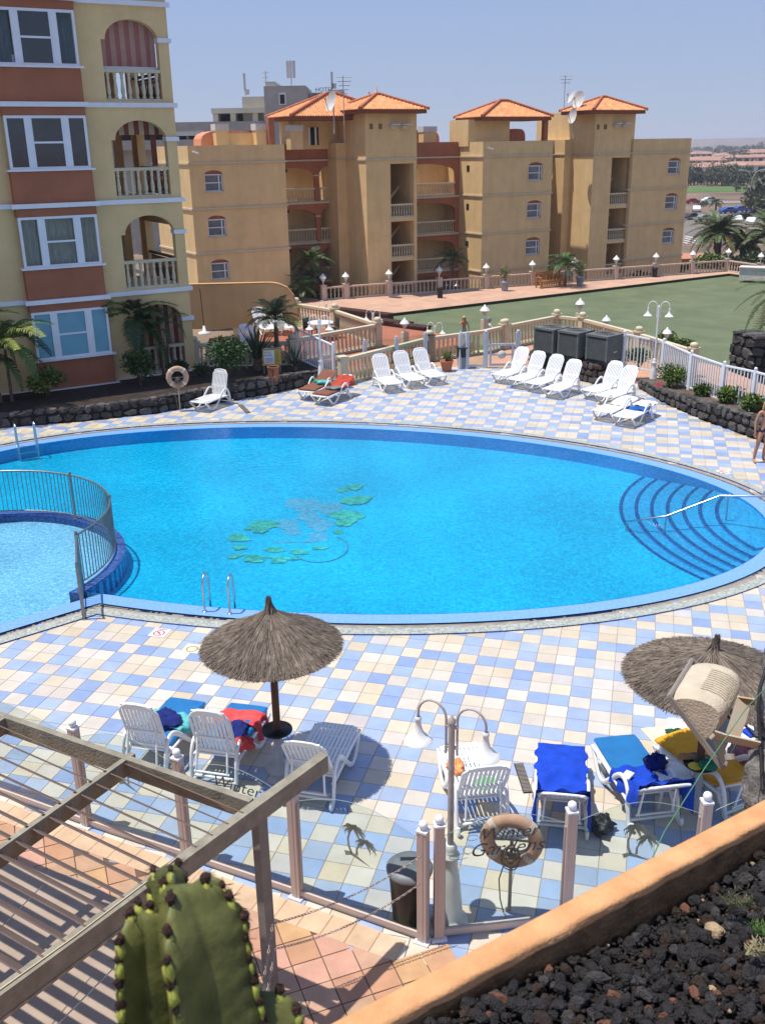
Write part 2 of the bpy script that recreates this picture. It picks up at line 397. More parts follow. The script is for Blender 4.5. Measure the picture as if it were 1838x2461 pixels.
# bottom mosaic: leaves and pale petals
mg = M('green_leaf_mosaic', (.42, .56, .42), .5, .45, 5, coords='World'); mp_ = M('pale_petal_mosaic', (.80, .48, .66), .5, .1, 9, coords='World')
def blob(c, l, wd, a, m, z, wob=.12):
    mb = MB(); n = 16; P = []
    for i in range(n):
        t = 2*pi*i/n; r = 1+rnd.uniform(-wob, wob)*(1 if i % 2 else .4)
        x, y = l/2*cos(t)*r, wd/2*sin(t)*r*(1-.3*cos(t)); P.append((c[0]+x*cos(a)-y*sin(a), c[1]+x*sin(a)+y*cos(a)))
    mb.poly(P, 0, z, 0, side=False, bottom=False); return mb
for (px, py, l, wd, dx, dy) in [(575, 1295, 42, 26, 1, .5), (577, 1318, 36, 20, 1, .0), (565, 1338, 40, 18, 1, -.4), (612, 1345, 44, 24, 1, .4), (660, 1322, 46, 20, 1, .2), (718, 1328, 40, 18, 1, .35), (673, 1348, 30, 24, 1, .5), (640, 1262, 36, 30, .4, 1), (625, 1275, 30, 16, .2, 1), (772, 1318, 40, 16, 1, -.1), (836, 1238, 40, 36, .3, -1), (855, 1205, 36, 30, .5, 1), (830, 1258, 34, 22, .1, 1), (852, 1172, 36, 26, .4, .6), (825, 1178, 34, 20, .9, -.3), (815, 1280, 16, 10, 1, 1), (600, 1272, 24, 12, 1, 0), (650, 1340, 60, 8, 1, .1), (700, 1345, 50, 8, 1, .05)]:
    a = at(px-dx*l/2, py-dy*l/2*.6, zf); b = at(px+dx*l/2, py+dy*l/2*.6, zf); c = (a+b)/2; d = b-a
    ob('leaf_mosaic', blob(c, d.length, d.length*wd/l*1.35, atan2(d.y, d.x), mg, zf+.012+.0015*(px%11), .3), mg, basin)
for (px, py, l, wd, dx, dy) in [(730, 1215, 60, 40, .2, 1), (745, 1245, 54, 34, .7, .6), (690, 1262, 60, 34, .6, .7), (705, 1280, 44, 30, 1, .2), (785, 1222, 40, 34, .3, 1), (800, 1215, 30, 20, 1, -.6), (768, 1265, 50, 30, .1, 1), (765, 1290, 50, 24, .5, .7), (745, 1300, 40, 16, 1, 0), (690, 1303, 70, 10, 1, -.05)]:
    a = at(px-dx*l/2, py-dy*l/2*.6, zf); b = at(px+dx*l/2, py+dy*l/2*.6, zf); c = (a+b)/2; d = b-a
    ob('petal_mosaic', blob(c, d.length, d.length*wd/l*1.2, atan2(d.y, d.x), mp_, zf+.003+.0008*(px%9), .3), mp_, basin)
c = at(770, 1318, zf); mb = MB(); pts = [(c.x+.62*cos(radians(a)), c.y+.8*sin(radians(a)), zf+.012) for a in range(-150, 60, 12)]
mb.tube(pts, .022, 4, flat=.2); ob('ring_mosaic', mb, M('rose_mosaic', (.45, .48, .62), .6), basin)

# paddling pool
kp = link('paddling_pool', None); kp['kind'] = 'structure'
def kpoly(r):
    o = -.0 - (KR-r)
    A = [p for p in karc(r)]; return A+[(KC[0]-r, 14.5)]+[kedge(5.5, o), kedge(.25, o)]
mb = MB(); arcO = karc(KR, -30); arcI = karc(KR-.24, -31); n = len(arcO)
vs = []
for a, b in zip(arcO, arcI): vs += [(*a, .035), (*b, .035), (*a, -.6), (*b, -.2)]
fs = []
for i in range(n-1): p, q = 4*i, 4*i+4; fs += [(p, q, q+1, p+1), (p+2, q+2, q, p), (p+1, q+1, q+3, p+3)]
mb.add(vs, fs+[(0, 1, 3, 2)]); ob('mosaic_curb', mb, mosaicD, kp)
KP = [p for p in arcI]+[(-11.6, 14.5)]+[kedge(5.6, -.38), kedge(.45, -.38)]
mb = MB(); mb.poly(KP, 0, -.17, 0, side=False, bottom=False); ob('paddling_floor', mb, M('paddling_floor_mosaic', (.32, .60, .84), .5, .2, 11, coords='World', detail=8), kp)
KW = [p for p in arcI]+[(-11.6, 14.5)]+[kedge(5.6, -.02), kedge(.2, -.02)]
mb = MB(); mb.poly(KW, 0, -.012, 0, side=False, bottom=False); ob('paddling_pool_water', mb, watermat('paddling_water_surface', (.72, .95, .985), 9), None, 'structure')

# ------------------------------------------------------------------ tiled deck
TA = -.26310; TSZ = .32407; TO = (.3487, 15.106)
e1 = (cos(TA), sin(TA)); e2 = (sin(TA), -cos(TA))
DECK = [(-13, 29.7), (-12.09, 30.0), (-9.74, 30.57), (-7.53, 31.42), (-5.09, 33.1), (-3.85, 33.97), (-2.84, 34.94), (-1.44, 35.49), (-.98, 35.6), (1.95, 38.3), (3.1, 37.9), (5.5, 37.9), (8.2, 36.4), (9.5, 33.9), (9.38, 31.88), (10.06, 29.43), (10.86, 27.43), (12.2, 23.0), (15, 14), (13, 9.6), (13, 6.5), (3.0, 6.6), (1.2, 7.2), (.40, 8.05), (-1.2, 8.85), (-4.0, 10.22), (-5.4, 10.95), (-13, 14.6)]
grout = M('tile_grout', (.30, .25, .20), .9, .2, 5)
deck = link('pool_deck', None); deck['kind'] = 'structure'
hole = [ell(t, .1) for t in TS[::3]]+[(-11.9, 14.2)]+[kedge(6.4, .1), kedge(0, .1)]
hp = [p for p in hole]
mb = MB()
# grout bed as two bands round the pool
mb.poly(DECK, -.3, -.007, 0, holes=[hp], bottom=False); ob('grout_bed', mb, grout, deck)
tilem = M('glazed_floor_tile', (.5, .5, .5), .38, .11, 2.6, .12, 30, detail=9, attr=True, coords='World', spec=.45)
creams = [(.54, .455, .33), (.57, .49, .37), (.55, .48, .38), (.54, .49, .42), (.575, .525, .455), (.53, .475, .42)]
blues = [(.28, .36, .52), (.30, .38, .54), (.26, .34, .51), (.31, .38, .52), (.235, .315, .50), (.33, .39, .51)]
def tile_mb(col, c=(0, 0), h=TSZ/2-.0035, mb=None, a=TA, z=0.0, g=.006, tilt=(0, 0)):
    mb = mb or MB(); ca, sa = cos(a), sin(a); vs = []
    for hh, zz in ((h, z-.002-g), (h-.0025, z)):
        for x, y in ((-hh, -hh), (hh, -hh), (hh, hh), (-hh, hh)): vs.append((c[0]+x*ca-y*sa, c[1]+x*sa+y*ca, zz+tilt[0]*x+tilt[1]*y))
    mb.add(vs, [(4, 5, 6, 7), (0, 1, 5, 4), (1, 2, 6, 5), (2, 3, 7, 6), (3, 0, 4, 7)], 0, col); return mb
rt = random.Random(11)
tiles = []
for i in range(-60, 60):
    for j in range(-70, 40):
        x = TO[0]+TSZ*((i+.5)*e1[0]+(j+.5)*e2[0]); y = TO[1]+TSZ*((i+.5)*e1[1]+(j+.5)*e2[1])
        if not inpoly(x, y, DECK): continue
        if ellr(x, y, .3) < 1: continue
        if (x+5.5)*EN[0]+(y-17.07)*EN[1] < .26 and y < 17.3 and x < -5.3: continue
        if x < -5.5 and 14 < y < 22 and (x+5.5)*EN[0]+(y-17.07)*EN[1] < .3: continue
        blue = (j % 3 != 0) if i % 3 == 0 else (j % 3 == 0)
        near = max(0, 1-abs(ellr(x, y, .46)-1)*4.5)       # tiles by the pool are the yellower batch
        base = rt.choice(blues if blue else (creams[:3] if rt.random() < near+.25 else creams[2:]))
        if rt.random() < .02: base = (.49, .45, .43) if not blue else (.27, .33, .45)
        k_ = rt.uniform(.93, 1.05); tiles.append(((x-CAM.x)**2+(y-CAM.y)**2, x, y, tuple(c*k_ for c in base), blue))
tiles.sort()
lib = {}; cnt = 0; rest = MB()
for d, x, y, col, blue in tiles:
    if cnt < 300 and visible((x, y, 0), -5):
        key = (blue, rt.randrange(9))
        if key not in lib: lib[key] = tile_mb(col).mesh('floor_tile', tilem)
        inst('tile', lib[key], deck, (x, y, 0)); cnt += 1
    else: tile_mb(col, (x, y), mb=rest)
ob('tiles', rest, tilem, deck, 'stuff')

# terracotta terrace in front of the glass screen
TER = [(-5.3, 11.12), (-3.89, 10.35), (-1.06, 9.0), (.42, 8.33), (1.1, 7.9), (2.0, 7), (1.5, 3.2), (-6, 3.2), (-9, 11), (-8.5, 12.6)]
terr = link('terrace_floor', None); terr['kind'] = 'structure'
mb = MB(); mb.poly(TER, -.3, -.005, 0, bottom=False); ob('grout_bed', mb, M('terrace_grout', (.13, .085, .06), .95), terr)
tterm = M('terracotta_floor_tile', (.5, .2, .1), .7, .16, 4, .2, 40, attr=True, coords='World')
tcs = [(.44, .235, .135), (.47, .265, .155), (.45, .28, .175), (.48, .295, .18), (.43, .23, .14)]
lib = {}; cnt = 0; rest = MB(); ta = radians(21); fl = Vector((.37+1.06, 8.39-9.1)).normalized(); s2 = .335; tl = []
for i in range(-45, 45):
    for j in range(-45, 45):
        x = -1+s2*((i+.5)*cos(ta)-(j+.5)*sin(ta)); y = 7+s2*((i+.5)*sin(ta)+(j+.5)*cos(ta))
        if inpoly(x, y, TER): tl.append(((x*x+y*y), x, y))
# border course along the screen is laid parallel to it: leave its strip free of grid tiles
SCR = [(-5.3, 11.21), (-3.89, 10.44), (.37, 8.39)]
def scr_off(x, y):
    a, b = Vector(SCR[1]), Vector(SCR[2]); d = (b-a).normalized(); return (x-a.x)*(-d.y)+(y-a.y)*d.x
tl.sort(reverse=True)
for d, x, y in tl:
    if scr_off(x, y) > -.31 and x < .5: continue
    col = tuple(c*rt.uniform(.9, 1.06) for c in rt.choice(tcs)); key = rt.randrange(12)
    if cnt < 240 and visible((x, y, 0), 0):
        if key not in lib: lib[key] = tile_mb(col, h=s2/2-.005, a=ta, z=.008).mesh('terracotta_tile', tterm)
        inst('tile', lib[key], terr, (x, y, 0), rz=rt.uniform(-.02, .02)); cnt += 1
    else: tile_mb(col, (x, y), mb=rest, h=s2/2-.005, a=ta, z=.008)
ob('tiles', rest, tterm, terr, 'stuff')
a, b = Vector(SCR[1]), Vector(SCR[2]); d = (b-a).normalized(); nn = Vector((d.y, -d.x)); aa = atan2(d.y, d.x)
bl = [tile_mb(c, h=.16, a=aa).mesh('border_tile', tterm) for c in ((.53, .37, .24), (.50, .345, .225), (.53, .39, .265))]
for r in range(1):
    for i in range(-8, 15):
        p = a+d*(.3*i+.2)+nn*(.075+.165+.32*r); inst('tile', bl[rt.randrange(3)], terr, (p.x, p.y, .010))
# pale paving under the slatted pergola
PAL = [at(-60, 2070), at(60, 2080), at(210, 2118), at(330, 2200), at(480, 2300), at(655, 2398), at(600, 2460), at(560, 2560), at(-80, 2560)]
mb = MB(); mb.poly([(p.x, p.y) for p in PAL], 0, .018, 0, bottom=False); ob('pale_paving', mb, M('pale_smooth_paving', (.34, .26, .20), .8, .12, 3, coords='World'), terr)
# ------------------------------------------------------------------ building helpers
U30 = Vector((cos(radians(30)), .5)); N30 = Vector((.5, -cos(radians(30))))
def frame(O):
    return lambda s, z, d: (O[0]+U30.x*s+N30.x*d, O[1]+U30.y*s+N30.y*d, z)
def wallp(name, F, s0, s1, z0, z1, d, th, m, parent, holes=(), label=None):
    "wall panel in the facade frame, front face at offset d, thickness th, with real openings"
    mb = MB(); mb.poly([(s0, z0), (s1, z0), (s1, z1), (s0, z1)], d-th, d, 0, holes=[h[::-1] for h in holes], mapf=lambda a, b, c: F(a, b, c))
    return ob(name, mb, m, parent, label=label)
def fbox(mb, F, s0, s1, z0, z1, d0, d1, mi=0):
    vs = [F(s, z, d) for d in (d0, d1) for s, z in ((s0, z0), (s1, z0), (s1, z1), (s0, z1))]
    return mb.add(vs, [(3, 2, 1, 0), (4, 5, 6, 7), (0, 1, 5, 4), (1, 2, 6, 5), (2, 3, 7, 6), (3, 0, 4, 7)], mi)
def part(name, F, b, m, parent, label=None):
    bs = b if isinstance(b[0], (tuple, list)) else [b]
    if name == 'window': bs = [bs]
    for g in bs:
        mb = MB()
        for q in (g if isinstance(g[0], (tuple, list)) else [g]): fbox(mb, F, *q)
        o = ob(name, mb, m, parent, label=label)
    return o
def arch(s0, s1, z0, zs, rise, n=10):
    c = (s0+s1)/2; a = (s1-s0)/2
    return [(s0, z0), (s1, z0), (s1, zs)]+[(c+a*cos(pi*i/n), zs+rise*sin(pi*i/n)) for i in range(1, n)]+[(s0, zs)]
BALP = [(.05, 0), (.062, .02), (.062, .06), (.038, .09), (.058, .17), (.066, .26), (.052, .38), (.040, .52), (.040, .60), (.058, .64), (.038, .70), (.06, .76), (.06, .8)]
def baluster_me(h, mat, n=6, r=1.0, square=False):
    mb = MB(); mb.lathe([(a*r, z/.8*h) for a, z in BALP], n=4 if square else n, tw=pi/4 if square else 0, smooth=not square); return mb.mesh('baluster', mat)
_bl = {}
def balrow(parent, P0, P1, z, h, mat=cream, sp=.2, rail=.1, base=.1, individual=True, me_key=None, off=.12, square=False, railmat=None, n=6):
    "rails and balusters between two plan points, z = foot level"
    P0 = Vector(P0[:2]); P1 = Vector(P1[:2]); d = P1-P0; L = d.length; a = atan2(d.y, d.x); m = (P0+P1)/2
    mb = MB(); mb.box((m.x, m.y, z+base/2), (L, .16, base), a); ob('base_rail', mb, mat, parent)
    mb = MB(); mb.box((m.x, m.y, z+h-rail/2), (L, .19, rail), a); mb.box((m.x, m.y, z+h-rail-.015), (L, .13, .03), a); ob('top_rail', mb, railmat or mat, parent)
    hb = h-rail-base-.03; k = max(1, int(round((L-2*off)/sp))); key = (round(hb, 3), mat.name, n, square)
    if key not in _bl: _bl[key] = baluster_me(hb, mat, n=n, r=1.05, square=square)
    if individual:
        for i in range(k+1):
            p = P0+d.normalized()*(off+(L-2*off)*i/k); inst('baluster', _bl[key], parent, (p.x, p.y, z+base), rz=a)
    else:
        mb = MB(); src = _bl[key]; sv = [v.co.copy() for v in src.vertices]; sf = [tuple(p.vertices) for p in src.polygons]
        R = Matrix.Rotation(a, 3, 'Z')
        for i in range(k+1):
            p = P0+d.normalized()*(off+(L-2*off)*i/k); mb.add([R@v+Vector((p.x, p.y, z+base)) for v in sv], sf, 0, None, True)
        ob('balusters', mb, mat, parent, 'stuff')
def bpost(parent, P, z, h, w_=.3, mat=cream, cap='ball', rz=0):
    mb = MB(); mb.box((P[0], P[1], z+h/2), (w_, w_, h), rz); mb.box((P[0], P[1], z+h+.03), (w_+.08, w_+.08, .06), rz)
    if cap == 'ball': mb.lathe([(w_*.35, 0), (w_*.5, .03), (w_*.56, .08), (w_*.5, .14), (w_*.3, .18), (0, .19)], (P[0], P[1], z+h+.06), 12)
    return ob('post', mb, mat, parent)

# ------------------------------------------------------------------ apartment block on the left
CL = (-6.9, 36.2); F = frame(CL)
A = thing('apartment_building', 'tall yellow apartment building with terracotta bay windows standing at the left behind the pool', 'building')
LV = [12.66, 9.59, 6.52, 3.44, .37]           # floor bands
def lwin(zb, kind):
    "bay with a three light window; zb = band level of this storey"
    s0, s1 = -5.72, -3.12; sl, st = zb+1.13, zb+2.74
    part('bay_wall', F, [(s0, s1, zb+.07, sl-.06, 0, .34), (s0, s1, st+.0, zb+2.99, 0, .34)], terra, A)
    part('window_sill', F, (s0-.08, s1+.1, sl-.06, sl, 0, .44), white, A)
    wf = part('window', F, [(s0+.02, s1-.02, sl, sl+.07, .24, .36), (s0+.02, s1-.02, st-.08, st, .24, .36), (s0+.02, s0+.1, sl+.07, st-.08, .24, .36), (s1-.1, s1-.02, sl+.07, st-.08, .24, .36),
        (s0+.62, s0+.80, sl+.07, st-.08, .24, .36), (s1-.76, s1-.58, sl+.07, st-.08, .24, .36), (s0+.86, s1-.82, (sl+st)/2-.03, (sl+st)/2+.03, .27, .355),
        (s0+.80, s0+.86, sl+.07, st-.08, .25, .35), (s1-.82, s1-.76, sl+.07, st-.08, .25, .35)], white, A)
    gm = glassb if kind == 'blue' else glassd
    for a, b in ((s0+.1, s0+.62), (s1-.58, s1-.1)): part('pane', F, (a, b, sl+.07, st-.08, .285, .30), gm if kind in ('blue', 'glass') else M('clear_window_glass', (.03, .035, .04), .05, .2, 1, spec=.9, alpha=.16), wf)
    for a, b in ((sl+.07, (sl+st)/2-.03), ((sl+st)/2+.03, st-.08)): part('pane', F, (s0+.86, s1-.82, a, b, .285, .30), gm if kind in ('blue', 'dark', 'glass') else MATS['clear_window_glass'], wf)
    if kind == 'glass': part('window_recess', F, (s0+.1, s1-.1, sl-.1, st+.1, -.9, -.8), dark, A)
    if kind in ('dark', 'curtain'):
        rr = random.Random(int(zb*10))
        spans = [(s0+.08, s0+.62), (s1-.62, s1-.08)] + ([(s0+.62, s1-.62)] if kind == 'curtain' else [])
        for a, b in spans:
            mb = MB(); n = int((b-a)/.045); vs = []
            for i in range(n+1):
                x = a+(b-a)*i/n; q = .16+.035*sin(i*1.3+rr.random()*.8); vs += [F(x, sl+.02, q), F(x, st-.02, q)]
            mb.add(vs, [(2*i, 2*i+2, 2*i+3, 2*i+1) for i in range(n)], 0, None, True)
            ob('curtain', mb, curtain if kind == 'curtain' else M('blue_grey_curtain', (.16, .20, .22), .9, .35, 9, streak=(6, 6, .3)), A)
        part('window_recess', F, (s0+.1, s1-.1, sl-.1, st+.1, -.9, -.8), dark, A)
    if kind == 'dark':
        part('sill_card', F, [(s0+.55, s0+.98, sl+.08, sl+.3, .2, .21), (s1-1.05, s1-.68, sl+.08, sl+.3, .2, .21)], white, A)
kinds = {9.59: 'dark', 6.52: 'glass', 3.44: 'curtain', .37: 'blue'}
for zb in LV[1:]:
    lwin(zb, kinds[zb])
# main wall with balcony and window openings, one panel per storey
op0, op1 = -2.28, -.36
for k, zb in enumerate(LV[1:]):
    hole = [(op0, zb+.12), (op1, zb+.12), (op1, zb+1.98)]+[((op0+.14+op1)/2+(op1-op0-.14)/2*cos(pi*i/14), zb+1.98+.62*sin(pi*i/14)) for i in range(1, 14)]+[(op0+.14, zb+1.98), (op0, zb+1.98)]
    win = [(-5.6, zb+1.2), (-3.25, zb+1.2), (-3.25, zb+2.66), (-5.6, zb+2.66)]
    sw = [(-9.6, zb+1.1), (-7.4, zb+1.1), (-7.4, zb+2.5), (-9.6, zb+2.5)]
    wallp('wall', F, -14, 0, zb, zb+3.07, 0, .3, stuccoL, A, [hole, win, sw])
    part('side_window', F, (-9.6, -7.4, zb+1.1, zb+2.5, -.2, -.12), glassd, A)
    # band with its wrap round the bay and the corner
    part('floor_band', F, [(-14, -5.79, zb-.07, zb+.075, 0, .1), (-3.05, .1, zb-.07, zb+.075, 0, .1), (-5.84, -3.0, zb-.07, zb+.075, 0, .45), (0, .1, zb-.07, zb+.075, -9, 0)], white, A)
    part('pillar_capital', F, (-.40, .07, zb+1.93, zb+2.07, -.32, .07), white, A)
    # balcony
    part('balcony_floor', F, (-3.1, -.02, zb-.04, zb+.1, -4, -.3), stuccoL, A)
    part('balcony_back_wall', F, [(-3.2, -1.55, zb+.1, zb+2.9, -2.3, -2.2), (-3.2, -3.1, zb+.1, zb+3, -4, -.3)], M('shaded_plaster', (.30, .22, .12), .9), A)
    part('side_beam', F, [(-.3, 0, zb+2.2, zb+3.07, -4, -.3), (-.3, 0, zb, zb+3.0, -4.3, -3.6)], stuccoL, A)
    bl = link('balcony_railing', None, A)
    p0, p1 = F(op0, 0, -.12), F(op1, 0, -.12)
    mb = MB(); fbox(mb, F, op0, op1, zb+1.0, zb+1.1, -.22, -.02); fbox(mb, F, op0, op1, zb+.1, zb+.2, -.2, -.03); ob('rail', mb, cream, bl)
    if 'lb' not in _bl: _bl['lb'] = baluster_me(.8, cream, n=8, r=1.12)
    for i in range(8):
        q = F(op0+.13+(op1-op0-.26)*i/7, 0, -.12); inst('baluster', _bl['lb'], bl, (q[0], q[1], zb+.2))
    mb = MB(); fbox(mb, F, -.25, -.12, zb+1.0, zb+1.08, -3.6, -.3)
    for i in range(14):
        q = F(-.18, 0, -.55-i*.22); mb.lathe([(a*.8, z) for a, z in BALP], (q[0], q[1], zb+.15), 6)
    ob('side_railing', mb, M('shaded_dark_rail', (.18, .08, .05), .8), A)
wallp('wall', F, -14, 0, 12.66, 15.7, 0, .3, stuccoL, A)
part('floor_band', F, [(-14, -5.79, 12.59, 12.735, 0, .1), (-3.05, .1, 12.59, 12.735, 0, .1), (-5.84, -3.0, 12.59, 12.735, 0, .45)], white, A)
part('roof_slab', F, (-14, 0, 15.7, 15.9, -9, 0), stuccoL, A)
part('interior_mass', F, [(-13.9, -3.4, 0, 15.6, -8.8, -4.2), (-3.4, -.6, 0, 15.6, -8.8, -4.5)], stuccoL, A)
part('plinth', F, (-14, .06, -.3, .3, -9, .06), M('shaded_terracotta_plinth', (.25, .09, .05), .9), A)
# striped awnings
def stripes(zt, zb_, s0, s1, d, cols, archtop=None, name='striped_awning', wd=.17):
    mb = MB(); k = int(round((s1-s0)/wd)); cx = (s0+s1)/2
    for i in range(k):
        a, b = s0+(s1-s0)*i/k, s0+(s1-s0)*(i+1)/k; q = d+.03*sin(i*2.1)
        mb.add([F(a, zb_, q), F(b, zb_, d+.03*sin((i+1)*2.1)), F(b, zt, d), F(a, zt, d)], [(0, 1, 2, 3)], i % 2)
    return ob(name, mb, cols, A)
aw1 = [M('awning_rose_stripe', (.33, .13, .11), .9, .08), M('awning_sand_stripe', (.40, .24, .19), .9, .08)]
aw2 = [M('awning_brown_stripe', (.20, .06, .04), .9), M('awning_cream_stripe', (.46, .34, .24), .9)]
stripes(9.59+2.7, 9.59+1.14, op0-.1, op1-.02, -.34, aw1)
part('awning_bar', F, (op0-.1, op1, 9.59+1.12, 9.59+1.2, -.38, -.3), white, A)
stripes(6.52+2.7, 6.52+2.15, op0-.1, op1+.1, -.5, aw2)
stripes(6.52+2.3, 6.52+1.12, op0-.1, op0+.2, -.5, aw2); stripes(6.52+2.3, 6.52+1.12, -.75, -.55, -.6, aw2)
stripes(.37+2.7, .37+.2, op0+.4, op1+.1, -.4, aw2)

# ------------------------------------------------------------------ terraced apartment block behind the bowling green
FM = frame((-13.4, 73.0)); GZ = -4.7
B = thing('apartment_building', 'long ochre apartment building with two tile roofed towers beyond the green', 'building')
fl = [7.2, 4.1, 1.0, -2.1]
wmain = stucco
def block(s0, s1, d, back, ztop, wins=(), side_wins=(), bands=True, band_s1=None):
    holes = []
    for (a, b, z0, z1) in wins: holes.append(arch(a, b, z0, z1, .27))
    wallp('wall', FM, s0, s1, GZ, ztop, d, .35, wmain, B, holes)
    mb = MB(); fbox(mb, FM, s0, s0+.3, GZ, ztop, back, d-.35); fbox(mb, FM, s1-.3, s1, GZ, ztop, back, d-.35); fbox(mb, FM, s0+.3, s1-.3, GZ, ztop-1.2, back, d-1.0); ob('side_wall', mb, wmain, B)
    if bands:
        for z in fl: part('floor_band', FM, [(s0-.09, s1+.09, z-.06, z+.06, d, d+.1), (s0-.09, s0, z-.06, z+.06, back, d), (s1, s1+.09, z-.06, z+.06, back, d)], bandw, B)
    for (a, b, z0, z1) in wins:
        wf = part('window', FM, [(a, a+.07, z0, z1, d-.22, d-.12), (b-.07, b, z0, z1, d-.22, d-.12), (a, b, z0, z0+.07, d-.22, d-.12), (a, b, z1-.07, z1, d-.22, d-.12), (a, b, (z0+z1)/2-.03, (z0+z1)/2+.03, d-.21, d-.13), (b-.32, b-.24, z0, z1, d-.21, d-.13)], white, B)
        part('pane', FM, (a+.07, b-.07, z0+.07, z1-.07, d-.2, d-.185), M('far_window_glass', (.12, .14, .16), .15, .5, 1.3, spec=.7, coords='World'), wf)
        part('arch_infill', FM, (a, b, z1, z1+.28, d-.24, d-.2), terra, B)
        part('window_sill', FM, (a-.05, b+.05, z0-.07, z0, d-.1, d+.07), bandw, B)
w3 = lambda a, b, z0, z1, n=3: [(a, b, z0-3.1*i, z1-3.1*i) for i in range(n)]
block(.2, 7.65, 0, -8, 8.38, w3(1.29, 2.68, 5.28, 6.45))
block(25.62, 33.0, 0, -8, 8.36, w3(30.42, 31.95, 5.19, 6.38)+[(31.2, 32.4, -4.3, -3.0)])
block(41.0, 48.5, 1.0, -8, 8.38, w3(45.81, 47.35, 5.31, 6.45))
# small side window slots on the lit side of the middle block
part('side_window', FM, [(25.60, 25.66, z, z+.5, -2.3, -1.9) for z in (6.0, 2.9, -.2)], dark, B)
def gallery(s0, s1, cols, arcs):
    d = -3.4
    for k, z in enumerate([4.05, .95, -2.15, -5.2]):
        hs = [arch(a, b, z+.05, z+1.95, .72 if b-a < 3.2 else .68) for a, b in arcs]
        wallp('gallery_arcade', FM, s0, s1, z, z+3.1, d, .25, terra, B, hs)
        part('gallery_slab', FM, [(s0, s1, z-.14, z, d-2.0, d+.06)], wmain, B)
        part('slab_edge', FM, [(s0, s1, z-.1, z+.03, d+.06, d+.12)], bandw, B)
        for c0, c1 in cols: part('column_capital', FM, (c0-.06, c1+.06, z+1.95, z+2.05, d-.3, d+.06), bandw, B)
        vent = [(a+(b-a)*f, a+(b-a)*f+.5, z+2.25, z+2.5, d-1.98, d-1.9) for a, b in arcs for f in ((.3, .5) if b-a > 3 else (.35,))]
        part('vent_window', FM, vent, dark, B)
        for a, b in arcs:
            p0, p1 = FM(a, 0, d-.1), FM(b, 0, d-.1); g = link('gallery_balustrade', None, B)
            balrow(g, p0, p1, z+.03, 1.05, cream, sp=.24, individual=False, n=4)
    part('parapet', FM, (s0, s1, 7.1, 8.38, d-.3, d), terra, B)
    part('floor_band', FM, (s0, s1, 7.12, 7.24, d, d+.1), bandw, B)
    part('gallery_back_wall', FM, (s0, s1, GZ, 8.2, d-2.3, d-2.0), wmain, B)
gallery(7.65, 13.9, [(11.74, 12.14)], [(7.8, 11.74), (12.14, 13.85)])
gallery(18.4, 25.62, [], [(18.9, 25.2)])
gallery(33.0, 36.8, [], [(33.3, 36.6)])
# stair towers
def tower(s0, s1, d, o0, o1, ztop, pil):
    hs = [[(o0, 2.85), (o1, 2.85), (o1, 6.85), (o0, 6.85)], [(o0, -.25), (o1, -.25), (o1, 2.55), (o0, 2.55)], [(o0, -3.35), (o1, -3.35), (o1, -.5), (o0, -.5)]]
    wallp('tower_wall', FM, s0, s1, GZ, ztop, d, .35, wmain, B, hs)
    mb = MB(); fbox(mb, FM, s0, s0+.3, GZ, ztop, -7, d-.35); fbox(mb, FM, s1-.3, s1, GZ, ztop, -7, d-.35); fbox(mb, FM, s0+.3, s1-.3, GZ, ztop, -7, -6.7); ob('tower_side_wall', mb, wmain, B)
    mb = MB(); fbox(mb, FM, s0+.3, s1-.3, GZ, ztop-.2, -2.6, -2.3)
    for z in (2.7, -.38, -3.5): fbox(mb, FM, s0+.3, s1-.3, z-.15, z+.1, -2.3, d-.35)
    for z in (2.8, -.28, -3.4):
        vs = [FM(o0-.3, z, -1.0), FM(o0-.3, z, -2.2), FM(o1+.2, z+2.6, -2.2), FM(o1+.2, z+2.6, -1.0)]; vs += [(v[0], v[1], v[2]-.25) for v in vs]
        mb.add(vs, [(0, 1, 2, 3), (7, 6, 5, 4), (0, 3, 7, 4), (1, 5, 6, 2)])
    ob('stairwell', mb, wmain, B)
    for z in (2.85, -.25, -3.35):
        g = link('stair_balustrade', None, B); balrow(g, FM(o0, 0, d-.15), FM(o1, 0, d-.15), z, 1.02, cream, sp=.24, individual=False, n=4)
    for a, b, c, e in pil: part('pilaster', FM, (a, b, GZ, c, -6, e), wmain, B); part('pilaster_band', FM, (a-.07, b+.0, 7.14, 7.26, e-1.5, e+.08), bandw, B)
    part('floor_band', FM, [(s0-.08, s1, 7.14, 7.26, d, d+.08), (s0-.08, s0, 7.14, 7.26, -3, d)], bandw, B)
tower(13.84, 18.4, 1.2, 16.0, 18.12, 10.7, [(12.95, 13.84, 8.42, -1.9)])
tower(36.72, 41.35, 1.0, 38.9, 41.0, 10.7, [(35.9, 36.72, 8.42, -1.9)])
# notch vents and eave lamps
for s, d in ((13.5, -1.89), (12.2, -1)): pass
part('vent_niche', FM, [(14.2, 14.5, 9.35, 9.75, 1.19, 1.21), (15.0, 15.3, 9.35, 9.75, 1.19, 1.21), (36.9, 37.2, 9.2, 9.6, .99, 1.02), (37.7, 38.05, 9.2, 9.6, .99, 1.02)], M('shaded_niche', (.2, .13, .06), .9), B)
for s, d in ((15.9, 1.2), (16.9, 1.2), (38.7, 1.0), (39.7, 1.0)):
    mb = MB(); fbox(mb, FM, s, s+.75, 9.62, 9.72, d, d+.5); fbox(mb, FM, s+.1, s+.6, 9.35, 9.6, d, d+.2); ob('flood_lamp', mb, offwh, B)
for s, z in ((.5, 8.0), (26.0, 7.9), (48.3, 8.1)):
    mb = MB(); mb.beam(FM(s, z, .1), FM(s+.3, z-.15, .5), .1, .1); ob('security_camera', mb, offwh, B)
